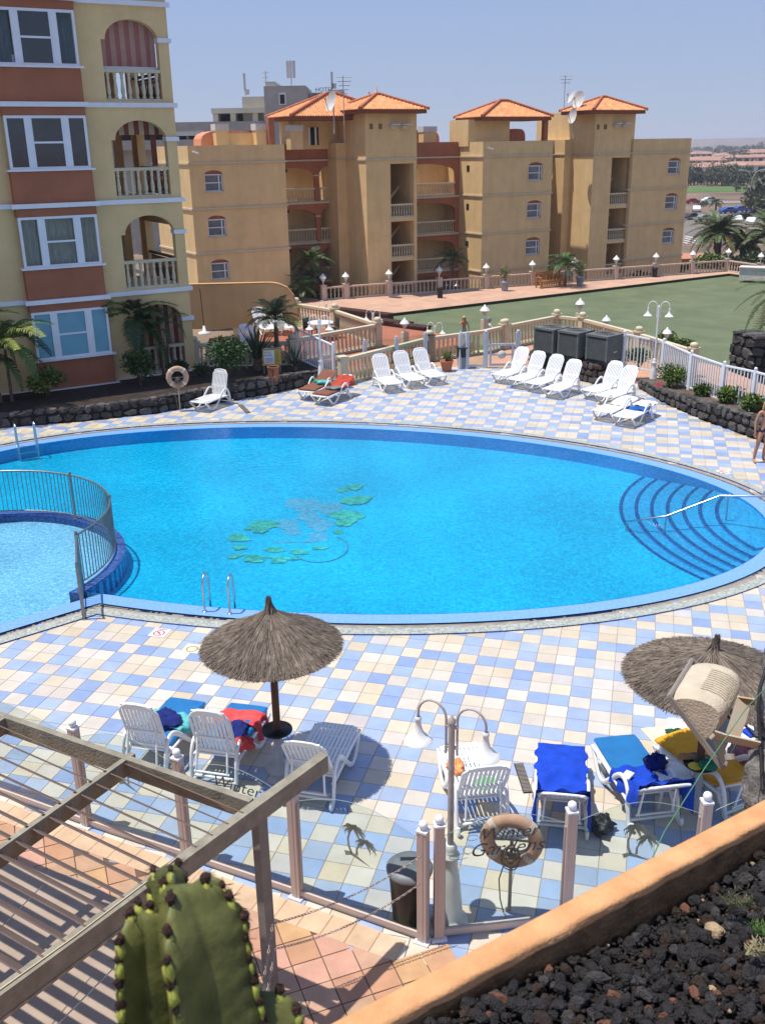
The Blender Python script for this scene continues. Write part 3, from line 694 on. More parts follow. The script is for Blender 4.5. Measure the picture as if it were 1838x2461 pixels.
# hipped roofs of ribbed tiles
rtile = M('orange_roof_tile', (.62, .25, .095), .85, .25, 3, coords='World', col2=(.78, .37, .17))
ridge = M('ridge_tile', (.42, .14, .07), .85, .25, 5)
def hip(s0, s1, d0, d1, ze, zr, rl, name='hip_roof'):
    "pan and roll tiles: each slope is a corrugated sheet of its own"
    r = link(name, None, B); sm, dm = (s0+s1)/2, (d0+d1)/2; ra, rb = sm-rl/2, sm+rl/2
    def slope(a, b, ta, tb):
        L = (Vector(FM(*b))-Vector(FM(*a))).length; n = int(L/.11); mb = MB(); rows = 7; vs = []
        for i in range(n+1):
            f = i/n; e = Vector(FM(*a)).lerp(Vector(FM(*b)), f)
            # foot of the slope and head: each course line climbs straight up until it meets the hips
            A_, B_, TA_, TB_ = Vector(FM(*a)), Vector(FM(*b)), Vector(FM(*ta)), Vector(FM(*tb))
            ax = (B_-A_).normalized(); t = f*L; ha = (TA_-A_).dot(ax); hb = (TB_-A_).dot(ax)
            if t < ha: g = t/ha
            elif t > hb: g = (L-t)/max(1e-6, L-hb)
            else: g = 1
            up = ((TA_-A_)-ax*ha)
            w_ = .045*(1 if i % 2 else -1)
            for k in range(rows+1):
                q = g*k/rows; vs.append(e+up*q+Vector((0, 0, w_+(.035 if k < rows else 0)*((k*1.0) % 1))))
        fs = [(i*(rows+1)+k, (i+1)*(rows+1)+k, (i+1)*(rows+1)+k+1, i*(rows+1)+k+1) for i in range(n) for k in range(rows)]
        mb.add(vs, fs, 0, None, False); ob('tile_slope', mb, rtile, r)
    c = [(s0, ze, d1), (s1, ze, d1), (s1, ze, d0), (s0, ze, d0)]; R1, R2 = (ra, zr, dm), (rb, zr, dm)
    slope(c[0], c[1], R1, R2); slope(c[1], c[2], R2, R2); slope(c[2], c[3], R2, R1); slope(c[3], c[0], R1, R1)
    mb = MB()
    for a, b in ((c[0], R1), (c[1], R2), (c[2], R2), (c[3], R1), (R1, R2)):
        if a != b: mb.tube([Vector(FM(*a))+Vector((0, 0, .05)), Vector(FM(*b))+Vector((0, 0, .05))], .13, 6)
    ob('ridge_tiles', mb, ridge, r)
    mb = MB(); mb.poly([(s0+.15, d0+.15), (s1-.15, d0+.15), (s1-.15, d1-.15), (s0+.15, d1-.15)], ze-.3, ze-.02, 0, mapf=lambda a, b, z: FM(a, z, b)); ob('eave_board', mb, M('dark_eave', (.22, .08, .045), .9), r)
hip(12.9, 19.0, -3.0, 2.1, 10.75, 11.85, .4)
hip(8.5, 17.8, -5.0, -.5, 10.35, 12.0, .8)
hip(35.6, 41.9, -2.6, 1.9, 10.75, 11.85, .4)
hip(26.0, 33.6, -5.0, -.8, 10.3, 11.6, .8)
# rooftop pavilion walls and posts, chimneys
part('pavilion_wall', FM, [(9.6, 13.8, 8.0, 10.1, -4.9, -3.2), (25.5, 29.8, 8.0, 10.1, -4.8, -2.0)], wmain, B)
part('pavilion_post', FM, [(7.2, 7.65, 8.0, 10.2, -2.0, -1.6), (33.1, 33.5, 8, 10.1, -1.8, -1.4), (31.2, 31.5, 8, 10.1, -4.8, -4.5)], terra, B)
part('terrace_door', FM, [(11.2, 11.35, 8.3, 9.6, -3.2, -3.1), (11.75, 11.9, 8.3, 9.6, -3.2, -3.1)], white, B); part('door_glass', FM, [(11.35, 11.75, 8.3, 9.6, -3.2, -3.15), (11.9, 12.1, 8.3, 9.6, -3.2, -3.15)], dark, B)
def chimney(s, d, w_=1.2, h=1.1, cap=.45):
    g = part('chimney', FM, (s, s+w_*.8, 8.0, 8.3+h, d-.8, d), wmain, B); part('chimney_cap', FM, (s-.05, s+w_*.8+.05, 8.3+h, 8.3+h+cap, d-.85, d+.05), offwh, g)
chimney(3.25, -2.2); chimney(6.35, -2.0, 1.0); chimney(8.95, -1.6, 1.3, 1.0); chimney(23.0, -5.0, 1.6, .9)
def barrel(s0, s1, d, m=terra):
    mb = MB(); P = [(s0, 8.0), (s1, 8.0)]+[((s0+s1)/2+(s1-s0)/2*(abs(cos(t))**.55)*(1 if cos(t) > 0 else -1), 8.4+1.0*sin(t)**.6) for t in [pi*i/12 for i in range(0, 13)]]
    mb.poly(P, d-1.6, d, 0, mapf=lambda a, b, c: FM(a, b, c)); ob('curved_parapet', mb, m, B)
terl = M('salmon_stucco', (.56, .24, .14), .9, .1, coords='World')
barrel(2.3, 6.9, -2.9, terl); barrel(21.3, 25.4, -6.2, terl); barrel(31.2, 33.4, -4.4, terl)
part('roof_wall', FM, [(.5, 7.3, 7.6, 8.2, -7.9, -1.0), (3.9, 6.4, 8.2, 9.2, -2.9, -2.7)], wmain, B)
# roof aerials and dishes
def dish(name_l, s, z, d, r, az, el, base_dz):
    t = thing('satellite_dish', name_l, 'satellite dish', FM(s, z, d), group='satellite dishes on the roofs')
    mb = MB(); R = Matrix.Rotation(az, 3, 'Z')@Matrix.Rotation(el, 3, 'X')
    vs = []; n = 16
    for k in range(5):
        for j in range(n): vs.append(R@Vector((r*k/4*cos(2*pi*j/n), r*k/4*sin(2*pi*j/n), .28*r*(k/4)**2)))
    mb.add(vs, [(k*n+j, k*n+(j+1) % n, (k+1)*n+(j+1) % n, (k+1)*n+j) for k in range(4) for j in range(n)], 0, None, True); ob('dish_bowl', mb, offwh, t)
    mb = MB(); f = R@Vector((0, 0, r*.9)); mb.tube([R@Vector((0, -r, .28*r)), f], .03, 5); mb.tube([R@Vector((0, 0, -.02)), (0, 0, -base_dz)], .05, 6); mb.box(f, (.12, .12, .15)); ob('dish_mount', mb, lampg, t)
dish('large white dish in front of the left pavilion roof', 11.3, 11.25, 1.0, .75, radians(-60), radians(75), 2.2)
dish('white dish on the right slope of the left tower roof', 17.3, 11.9, -3.0, .7, radians(-80), radians(70), .9)
dish('small white dish low beside the right tower eave', 35.0, 10.3, .2, .65, radians(-70), radians(80), 1.8)
dish('larger white dish at the left corner of the right tower roof', 36.6, 11.6, -1.0, .75, radians(-60), radians(75), 1.2)
dish('half hidden dish behind the right tower roof', 39.2, 12.0, -5, .65, radians(-80), radians(60), .9)
def aerial(label, s, z, d, h, bars):
    mb = MB(); p = Vector(FM(s, z, d)); mb.tube([p, p+Vector((0, 0, h))], .035, 5)
    for k in range(bars):
        q = p+Vector((0, 0, h-.1-k*.28)); mb.tube([q-Vector((.5-.08*k, 0, 0)), q+Vector((.7-.1*k, 0, 0))], .022, 4)
    tag(ob('roof_aerial', mb, lampg), label, 'aerial', 'television aerials on the roofs')
aerial('tall television aerial beside the left dish', 12.0, 8.4, 1.3, 4.6, 5)
aerial('television aerial behind the right tower roof', 38.2, 11.0, -5, 2.9, 3)

# ------------------------------------------------------------------ grey hotel far behind
H = thing('hotel_building', 'grey concrete hotel with roof antennas far behind the left tower', 'building')
def hb(nm, x0, x1, z0, z1, y0=150, y1=165, m=None, k=0): 
    mb = MB(); mb.box(((x0+x1)/2, (y0+y1)/2, (z0+z1)/2), (x1-x0, y1-y0, z1-z0)); return ob(nm, mb, m or M('grey_concrete', (.36, .33, .29), .9, .15, .6, coords='World'), H)
lit = M('lit_concrete', (.50, .46, .38), .9, .12, .6, coords='World')  # hotel concrete again, lighter, with the light put into its colour
hb('wing', -40, -16, -8, 8.6, 150, 165); hb('wing_fascia', -40, -16, 10.4, 11.7, 148.5, 165); hb('wing_wall', -40, -16.1, 8.6, 10.4, 153, 165, dark)
hb('wing_ledge', -40, -16, 8.1, 9.4, 148, 153); hb('awning', -29.2, -24.4, 9.9, 10.4, 148.4, 150, offwh)
for x in (-24, -21.4, -27): hb('divider', x, x+.3, 9.4, 10.4, 149, 153)
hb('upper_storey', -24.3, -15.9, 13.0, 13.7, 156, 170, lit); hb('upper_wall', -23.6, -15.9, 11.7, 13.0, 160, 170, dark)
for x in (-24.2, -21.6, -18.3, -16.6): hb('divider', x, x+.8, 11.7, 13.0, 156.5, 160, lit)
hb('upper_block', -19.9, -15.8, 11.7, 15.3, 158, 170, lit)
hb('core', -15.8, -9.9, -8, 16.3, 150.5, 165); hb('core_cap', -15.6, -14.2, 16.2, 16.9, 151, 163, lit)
hb('core_window', -13.7, -12.7, 13.8, 15.3, 150.4, 150.6, white); hb('core_pane', -13.55, -12.9, 13.95, 15.15, 150.3, 150.5, dark)
for z in (9.6, 12.0, 7.4): hb('core_window', -12.0, -10.6, z, z+.7, 150.4, 150.6, dark)
hb('sign_wall', -9.9, -4.8, 13.2, 15.7, 158, 165, M('hotel_sign_wall', (.40, .37, .35), .9)); hb('sign_wall_top', -7, -4.8, 15.7, 16.1, 159, 165)
def text(s, size, mat, parent, name='lettering', shear=0, ext=.002):
    cu = bpy.data.curves.new(name, 'FONT'); cu.body = s; cu.size = size; cu.extrude = ext; cu.shear = shear; cu.offset = -.004*size if shear else 0; cu.resolution_u = 3
    o = bpy.data.objects.new('tmp', cu); COL.objects.link(o); dg = bpy.context.evaluated_depsgraph_get()
    me = bpy.data.meshes.new_from_object(o.evaluated_get(dg)); bpy.data.objects.remove(o); me.materials.clear(); me.materials.append(mat)
    return link(name, me, parent)
navy = M('navy_letter', (.06, .08, .16), .7)
t = text('HOTEL', .85, navy, H, ext=.06); t.location = (-8.9, 156.9, 15.75); t.rotation_euler = (pi/2, 0, 0)
t = text('AGUAM', 1.15, navy, H, ext=.06); t.location = (-10.3, 156.9, 14.7); t.rotation_euler = (pi/2, 0, 0)
def pole(label, x, z0, z1, kind):
    mb = MB(); mb.tube([(x, 155, z0), (x, 155, z1)], .09, 6)
    if kind == 'panel':
        for dx in (-.45, 0, .45): mb.box((x+dx, 154.8+abs(dx)*.5, z1-.6), (.38, .2, 2.3))
    elif kind == 'bars':
        for k in range(3): mb.box((x, 155, z1-.3-.6*k), (1.0-.2*k, .1, .08))
    else: mb.box((x, 155, z1-1.0), (.3, .3, 2.2)); mb.box((x+.3, 155, z0+.5), (.6, .3, .7))
    tag(ob('rooftop_antenna', mb, offwh), label, 'antenna', 'antennas on the far hotel')
pole('thin whip antenna on the left of the hotel roof', -19.0, 15.3, 18.2, 'whip'); pole('spiky aerial mast in the middle of the hotel roof', -15.9, 16.3, 18.6, 'bars')
pole('white triple panel phone antenna on the hotel core', -12.2, 16.3, 19.3, 'panel'); pole('antenna mast standing by the hotel sign', -6.3, 15.9, 18.2, 'whip')
# ------------------------------------------------------------------ bowling green and its paths
PZ = -3.0
PL = at(770, 722, PZ); PCn = at(1745, 652, PZ); PR2 = at(1900, 672, PZ)
gL, gF, gR = at(905, 757, PZ), at(1752, 657, PZ), at(1900, 676, PZ)
dF = (gF-gL).normalized()
mb = MB(); q = [gL, gF, gR+Vector((2, -3, 0)), Vector((24, 38, 0)), at(1000, 862, PZ), at(975, 850, PZ)]
mb.poly([(p.x, p.y) for p in q][::-1], 0, PZ-.22, 0, side=False, bottom=False)
struct('bowling_green', mb, M('green_artificial_turf', (.105, .133, .068), .95, .13, .5, .5, 60, coords='World', col2=(.135, .160, .085), detail=8))
mb = MB(); v = Vector((-dF.y, dF.x, 0))
mb.beam(gL-dF*2+Vector((0, 0, -.24)), gF+dF*.0+Vector((0, 0, -.24)), .1, .44); mb.beam(gF+Vector((0, 0, -.24)), gR+Vector((0, 0, -.24)), .1, .44)
struct('green_edge_board', mb, M('dark_ditch_board', (.02, .03, .015), .9))
path = [(PL.x-6, PL.y-3), (gL.x-dF.x*1.5, gL.y-dF.y*1.5), (gL.x, gL.y), (gF.x, gF.y), (gR.x, gR.y), (PR2.x, PR2.y+.0), (PCn.x+.3, PCn.y+.3), (PL.x, PL.y+.3), (PL.x-4, PL.y+5)]
mb = MB(); mb.poly(path[::-1], PZ-1.6, PZ, 0, mi_side=1); pinkp = M('pink_terracotta_path', (.47, .29, .20), .85, .18, .8, .1, coords='World', detail=8)
struct('green_path', mb, [pinkp, stucco])
# near-left strip where the path widens into the lower terrace
mb = MB(); q = [at(560, 860, PZ), at(760, 735, PZ), at(905, 757, PZ), at(1040, 850, PZ), at(1090, 905, PZ), at(700, 960, PZ)]
mb.poly([(p.x, p.y) for p in q], PZ-.5, PZ-.004, 0); struct('lower_terrace', mb, pinkp)
# paved court right of the green
R_ = thing('path_balustrade', 'long pink railed balustrade with lamp posts along the far side of the green', 'balustrade')
postpx = [778, 832, 935, 1055, 1167, 1277, 1378, 1477, 1572, 1660]
pts = []
for x in postpx:
    f = (x-778)/(1745-778); lo_, hi_ = 0, 1
    for _ in range(30):
        mid = (lo_+hi_)/2; p = PL.lerp(PCn, mid); d = p-CAM; X = 919+FPX*d.dot(RGT)/d.dot(FWD)
        if X < x: lo_ = mid
        else: hi_ = mid
    pts.append(PL.lerp(PCn, lo_))
pts.append(PCn.copy()); e = at(1822, 664, PZ); pts.append(e); pts.append(e+(e-PCn).normalized()*8)
def globe_lamp(label, p, z, s=1.0, grp='white lantern lamps on the posts of the green'):
    t = thing('lantern', label, 'lamp', (p[0], p[1], z), 0, grp)
    mb = MB(); mb.lathe([(.05, 0), (.03, .05), (.03, .16), (.07, .2)], n=8); ob('lamp_stem', mb, lampw, t)
    mb = MB(); mb.lathe([(.07, .2), (.15, .34), (.16, .4)], n=8); ob('lamp_globe', mb, M('milky_lamp_glass', (.6, .56, .48), .3), t)
    mb = MB(); mb.lathe([(.22, .39), (.15, .5), (.05, .58), (.03, .64), (0, .66)], n=8); ob('lamp_cap', mb, lampw, t); t.scale = (s,)*3; return t
for a, b in zip(pts[:-1], pts[1:]):
    balrow(R_, a, b, PZ, 1.0, M('pink_cream_baluster', (.56, .44, .34), .8, .1), sp=.34, individual=False, off=.28, railmat=pinkrail, n=5)
nth = ['first', 'second', 'third', 'fourth', 'fifth', 'sixth', 'seventh', 'eighth', 'ninth', 'tenth', 'eleventh', 'twelfth']
for i, p in enumerate(pts[:-1]):
    bpost(R_, p, PZ, 1.1, .36, MATS['pink_cream_baluster'], 'none', radians(26))
    globe_lamp('small white post lantern on the far path balustrade, %s from its left end' % nth[i], p, PZ+1.16, 1.35)
# bench, planters, bin on the far path
def onpath(px, py): return at(px, py, PZ)
bp_ = onpath(1322, 690)
t = thing('garden_bench', 'orange wooden bench with slatted sides on the far path', 'bench', bp_, radians(26))
mb = MB(); [mb.box((0, y, .48), (2.1, .11, .04)) for y in (-.2, -.07, .06, .19)]; ob('seat', mb, woodo, t)
mb = MB(); mb.box((0, .3, 1.05), (2.1, .06, .1)); mb.box((0, .3, .62), (2.1, .06, .08)); [mb.box((-.95+.21*i, .3, .84), (.11, .04, .36)) for i in range(10)]; ob('backrest', mb, woodo, t)
for s in (-1, 1):
    for y in (-.25, .3):
        mb = MB(); mb.box((s*1.02, y, .36), (.09, .09, .72)); ob('leg', mb, woodo, t)
    mb = MB(); mb.box((s*1.02, 0, .74), (.1, .66, .06)); ob('armrest', mb, woodo, t)
mb = MB(); [mb.box((-.9+.2*i, -.27, .3), (.1, .03, .3)) for i in range(10)]; mb.box((0, -.27, .14), (2, .04, .06)); ob('apron', mb, woodo, t)
t.scale = (1.15,)*3
def leaves(mb, c, n, rad, ll, lw, rnd, up=.6, mi=0, flatten=1.0, mis=1):
    for _ in range(n):
        d = Vector((rnd.gauss(0, 1), rnd.gauss(0, 1), rnd.gauss(0, 1)*flatten)); d.normalize(); r = rnd.random()**.45
        p = Vector(c)+Vector((d.x*rad[0], d.y*rad[1], d.z*rad[2]))*r
        a = (d+Vector((rnd.uniform(-1, 1), rnd.uniform(-1, 1), rnd.uniform(-.6, up)))).normalized(); b = a.cross(Vector((rnd.uniform(-1, 1), rnd.uniform(-1, 1), rnd.uniform(-1, 1)))).normalized()
        l = ll*rnd.uniform(.6, 1.2); w_ = lw*rnd.uniform(.7, 1.2)
        mb.add([p-a*l*.5, p+b*w_*.5, p+a*l*.5, p-b*w_*.5], [(0, 1, 2, 3)], mi if mis == 1 else rnd.randrange(mis))
def leafmat(name, c, c2, rough=.5):
    m = M(name, c, rough, .35, 1.7, col2=c2, spec=.35, coords='World')
    return m
lf_g = leafmat('mid_green_leaf', (.045, .10, .022), (.085, .16, .03)); lf_d = leafmat('dark_green_leaf', (.018, .045, .014), (.035, .075, .02)); lf_y = leafmat('yellow_green_leaf', (.12, .17, .03), (.26, .28, .05))
lf_p = leafmat('palm_green_leaf', (.05, .09, .022), (.10, .14, .035)); lf_o = leafmat('olive_scrub_leaf', (.06, .075, .03), (.10, .10, .045), .8)
def shrub(name, label, p, rad, n, mats, ll=.12, lw=.06, seed=1, cat='shrub', group=None, stems=5, par=None):
    t = thing(name, label, cat, p, 0, group); rr = random.Random(seed)
    mb = MB(); k = max(3, int(n/60))
    for i in range(5):
        c = (rr.uniform(-.4, .4)*rad[0], rr.uniform(-.4, .4)*rad[1], rad[2]*rr.uniform(.75, 1.3)); leaves(mb, c, n//5, (rad[0]*.66, rad[1]*.66, rad[2]*.62), ll, lw, rr, mis=len(mats))
    ob('foliage', mb, mats, t, 'stuff')
    mb = MB()
    for i in range(stems): mb.tube([(rr.uniform(-.05, .05), rr.uniform(-.05, .05), -.05), (rr.uniform(-.3, .3)*rad[0], rr.uniform(-.3, .3)*rad[1], rad[2]*.6), (rr.uniform(-.6, .6)*rad[0], rr.uniform(-.6, .6)*rad[1], rad[2]*1.3)], [.02, .015, .008], 5)
    ob('stems', mb, wood, t, 'stuff'); return t
def pot(name, label, p, r, h, m, s=1):
    t = thing(name, label, 'plant pot', p); mb = MB(); mb.lathe([(r*.7, 0), (r, h*.85), (r*1.1, h*.86), (r*1.1, h), (r*.95, h), (r*.9, h*.85), (0, h*.85)], n=14); ob('pot_body', mb, m, t); return t
for px, py, lab in ((1212, 699, 'patterned blue white urn with a bare plant on the far path'), (1392, 686, 'blue white urn with a spiky plant right of the bench')):
    p = onpath(px, py); pot('urn', lab, p, .34, .75, M('blue_white_glaze', (.30, .34, .40), .4, .6, 6)); 
    shrub('potted_plant', 'sparse spiky plant growing in the '+('left urn' if px < 1300 else 'right urn')+' on the far path', p+Vector((0, 0, .7)), (.6, .6, .7), 90, [lf_g, lf_y], .5, .07, px, 'plant')
for px, py, lab in ((1057, 716, 'black litter bin at the third lantern post of the far path'), (1572, 666, 'black litter bin near the right end of the far path')):
    p = onpath(px, py); mb = MB(); mb.lathe([(.2, 0), (.24, .7), (.27, .72), (.27, .8), (.2, .84)], p, 10); tag(ob('litter_bin', mb, blackm), lab, 'bin')
# white box store on the right of the far path
p = at(1815, 672, PZ); mb = MB(); mb.box((p.x, p.y, p.z+.5), (2.6, 1.1, 1.0), radians(-30)); mb.box((p.x, p.y, p.z+1.03), (2.8, 1.3, .08), radians(-30)); tag(ob('storage_chest', mb, offwh), 'white lidded storage chest at the far right end of the green', 'chest')
# dark rails and chests at the left end of the green
for i, (px, py, l, lab) in enumerate(((940, 795, 3.0, 'long dark brown storage box lying near the green, left one'), (990, 806, 2.4, 'dark brown storage box to the right of the longer one'), (870, 770, 5.0, 'low brown timber sleeper box on the lower terrace'))):
    p = at(px, py, PZ); mb = MB(); mb.box((p.x, p.y, p.z+.3), (l, .7, .6), radians(-40)); mb.box((p.x, p.y, p.z+.64), (l+.1, .8, .08), radians(-40)); tag(ob('timber_box', mb, M('dark_red_timber', (.05, .02, .014), .7, .2, 4)), lab, 'box', 'timber boxes by the green')

# ------------------------------------------------------------------ lava stone walls
def stonewall(name, label, cat, line, h, th, size, mats, seed, z0=0, individual=0, soil_top=True, hs=None):
    "dry stone wall: faceted stones bedded in a dark core; line = plan points, faces right of travel"
    t = thing(name, label, cat) if label else link(name, None)
    rr = random.Random(seed); mb = MB(); L = [Vector(p) for p in line]; hs = hs or [h]*len(L)
    n_ = []
    for i in range(len(L)-1): d = (L[i+1]-L[i]).normalized(); n_.append(Vector((d.y, -d.x)))
    for i in range(len(L)-1):
        a, b, n2 = L[i], L[i+1], n_[i]; ia, ib = a-n2*th, b-n2*th
        q = [(*(a-n2*.05), z0-.3), (*(b-n2*.05), z0-.3), (*(b-n2*.05), z0+hs[i+1]-.04), (*(a-n2*.05), z0+hs[i]-.04), (*ia, z0-.3), (*ib, z0-.3), (*ib, z0+hs[i+1]-.04), (*ia, z0+hs[i]-.04)]
        mb.add(q, [(0, 1, 2, 3), (5, 4, 7, 6), (3, 2, 6, 7)])
    ob('wall_core', mb, mortar, t)
    stones = []; rest = MB(); cnt = 0
    for i in range(len(L)-1):
        a, b, n2 = L[i], L[i+1], n_[i]; d = (b-a); ln = d.length; d.normalize(); z = 0
        hm = max(hs[i], hs[i+1])
        while z < hm-.03:
            rh = min(size*rr.uniform(.75, 1.1), hm-z); s = rr.uniform(-.1, 0)
            while s < ln:
                w_ = size*rr.uniform(.6, 1.8); c = a+d*(s+w_/2)-n2*.06; hl = hs[i]+(hs[i+1]-hs[i])*max(0, min(1, (s+w_/2)/ln))
                if z+rh*.6 < hl:
                    m_ = MB(); k = rr.choice((5, 6, 6, 7)); ring_ = []; j0 = rr.uniform(0, 6)
                    for j in range(k):
                        an = j0+2*pi*j/k+rr.uniform(-.35, .35); ex = w_/2*.99*cos(an)/max(abs(cos(an)), abs(sin(an)))*rr.uniform(.82, .99); ez = rh/2*sin(an)/max(abs(cos(an)), abs(sin(an)))*rr.uniform(.82, .99)
                        ring_.append((ex, ez))
                    f = lambda x, o, zz: Vector((d.x*x+n2.x*o, d.y*x+n2.y*o, zz))
                    pr = rr.uniform(.05, .1)
                    vs = [f(x, -.05, zz) for x, zz in ring_]+[f(x*.90, pr-.015+rr.uniform(-.012, .012), zz*.88) for x, zz in ring_]+[f(rr.uniform(-.05, .05), pr+rr.uniform(-.01, .006), rr.uniform(-.04, .04))]
                    fs = [(j, (j+1) % k, k+(j+1) % k, k+j) for j in range(k)]+[(k+j, k+(j+1) % k, 2*k) for j in range(k)]
                    m_.add(vs, fs, 0, None, False); stones.append((c, z0+z+rh/2, m_, rr.randrange(len(mats))))
                s += w_
            z += rh
            # capping stones on top
        s = 0
        while s < ln:
            w_ = size*rr.uniform(.9, 1.6); c = a+d*(s+w_/2)-n2*th*.45; hl = hs[i]+(hs[i+1]-hs[i])*max(0, min(1, (s+w_/2)/ln)); m_ = MB(); k = 7
            ring_ = [(w_/2*cos(2*pi*j/k)*rr.uniform(.9, 1.1), th/2*sin(2*pi*j/k)*rr.uniform(.85, 1.1)) for j in range(k)]
            f = lambda x, o, zz: Vector((d.x*x+n2.x*o, d.y*x+n2.y*o, zz))
            m_.add([f(x, o, -.06) for x, o in ring_]+[f(x*.85, o*.85, .02+rr.uniform(0, .02)) for x, o in ring_], [(j, (j+1) % k, k+(j+1) % k, k+j) for j in range(k)]+[tuple(range(k, 2*k))]); stones.append((c, z0+hl-.02, m_, rr.randrange(len(mats)))); s += w_*.95
    stones.sort(key=lambda q: (q[0].x-CAM.x)**2+(q[0].y-CAM.y)**2)
    for c, z, m_, mi in stones:
        if cnt < individual and visible((c.x, c.y, z), 10):
            ob('stone', m_, mats[mi], t, loc=(c.x, c.y, z)); cnt += 1
        else:
            for i_ in range(len(m_.f)): pass
            rest.add([Vector(v)+Vector((c.x, c.y, z)) for v in m_.v], m_.f, mi)
    if rest.v: ob('stones', rest, mats, t, 'stuff')
    return t
lav3 = M('lava_stone_rusty', (.085, .055, .042), .95, .4, 7, 1.0, 30, coords='World')
W1 = [(-14, 29.75), (-12.09, 29.95), (-9.74, 30.55), (-7.53, 31.4), (-6.4, 32.25), (-5.09, 33.05), (-3.85, 33.95), (-2.84, 34.9), (-1.75, 35.4)]
stonewall('lava_stone_wall', 'curved dark lava stone wall of the planting bed under the left building', 'wall', W1, .5, .35, .3, [lava, lava2, lava], 5, individual=200, hs=[.42, .44, .46, .5, .54, .56, .56, .52, .5])
mb = MB(); mb.poly([(x, y+.25) for x, y in W1]+[(-1.6, 37.5), (-6, 38), (-12, 34.5), (-14, 33)], 0, .42, 0, side=False, bottom=False); struct('planting_bed', mb, soil)
W2 = [(9.1, 33.9), (9.38, 31.95), (10.0, 29.6), (10.86, 27.43), (12.0, 24.2), (13.2, 20.8)]
stonewall('lava_stone_wall', 'grey lava stone wall right of the deck with shrubs on top', 'wall', W2, .5, .35, .27, [lava2, lava2, lava], 6, individual=280, hs=[.32, .42, .58, .64, .62, .6])
mb = MB(); mb.add([(x+.3, y+.05, z) for (x, y), z in zip(W2, (.30, .40, .52, .56, .55, .55))]+[(x+2.0, y+.7, z) for (x, y), z in zip(W2, (.30, .38, .5, .54, .54, .54))], [(i, i+6, i+7, i+1) for i in range(5)]); struct('planting_bed', mb, M('dry_brown_soil', (.11, .075, .05), 1, .4, 5, .8, 20))
# plant platform of the air conditioners
W3 = [(5.75, 37.4), (7.62, 34.7), (7.95, 34.5), (8.3, 34.75), (9.3, 36.6)]
stonewall('lava_stone_platform', 'raised lava stone platform under the three grey units', 'platform', W3, .72, .35, .3, [lava2, lava, lav3], 7, individual=80)
mb = MB(); mb.poly([(5.9, 37.6), (7.7, 34.9), (8.2, 34.9), (9.2, 36.8), (8.3, 38.6), (6.8, 38.7)], .2, .7, 0); ob('platform_fill', mb, M('grey_gravel_top', (.10, .095, .09), 1, .4, 9, .8, 30), bpy.data.objects['lava_stone_platform'])
p = at(1800, 830, -.6); p = Vector((16.0, 36, 0))
stonewall('lava_stone_block', 'tall dark lava stone wall block at the right edge by the green', 'wall', [(14.6, 40.4), (14.9, 39.1), (17.2, 38.6), (19, 38.6)], 2.4, 1.2, .42, [lava, lava2], 8, z0=-1.6, individual=60)

# ------------------------------------------------------------------ upper walks and balustrades round the pool deck
mb = MB()
walk = [(1.95, 38.3), (3.1, 37.87), (5.5, 37.87), (8.2, 36.3), (9.4, 33.8), (9.75, 32), (11.3, 29), (12.6, 24.5), (14.5, 20), (18, 20), (14.5, 30), (13.0, 37.5), (7.3, 43.9), (6.9, 43.9), (4.3, 40.7), (1.9, 39.2)]
mb.poly(walk, -4, -.004, 0, mi_side=1); struct('terracotta_walk', mb, [M('terracotta_walk', (.45, .25, .16), .85, .18, .9, .1, coords='World', detail=8), stucco])
# private terrace left, behind the balustrade
tp = [(-6.7, 36.3), (-1.6, 35.75), (-.98, 35.75), (2.0, 38.45), (1.7, 39.3), (4.0, 41.2), (2.6, 43.3), (-1, 46.5), (-7.5, 43)]
mb = MB(); mb.poly(tp, -4, .36, 0, mi_side=1); struct('private_terrace', mb, [M('red_terrace_paving', (.33, .12, .065), .85, .2, 1.2, coords='World'), stucco])
def bal(name, label, P, z, h, caps=True, sp=.21, mat=cream, individual=True, posts=None):
    t = thing(name, label, 'balustrade')
    for a, b in zip(P[:-1], P[1:]): balrow(t, a, b, z, h, mat, sp=sp, individual=individual, off=.25, base=.08, rail=.11)
    for i, p in enumerate(P):
        if posts is None or i in posts: bpost(t, p, z, h+.03, .28, mat, 'ball' if caps else 'none', radians(30))
    return t
def dk(px, py, z=0): p = at(px, py, z); return (p.x, p.y)
bal('balustrade', 'cream balustrade of flat balusters behind the three white loungers', [dk(824, 925), dk(1032, 868)], 0, .98, caps=False)
bal('balustrade', 'cream balustrade behind the waste bin up to the gate', [dk(1032, 868), dk(1160, 850), dk(1208, 838)], 0, .98, posts=[0, 2])
bal('balustrade', 'cream balustrade behind the white gate with ball capped posts', [dk(1213, 838), dk(1335, 812), dk(1396, 820), dk(1530, 860), dk(1660, 905)], 0, 1.0, individual=True)
zt = .36
bal('balustrade', 'cream balustrade on the left terrace above the palms and sign', [dk(472, 885, zt), dk(705, 880, zt)], zt, .95)
bal('balustrade', 'cream balustrade running back from the terrace wall to a capped post', [dk(714, 778, zt), dk(806, 795, zt), dk(908, 833, zt)], zt, .95)
bal('balustrade', 'cream balustrade on the near side of the terrace with the table', [dk(908, 833, zt), dk(712, 872, zt)], zt, .95, posts=[])
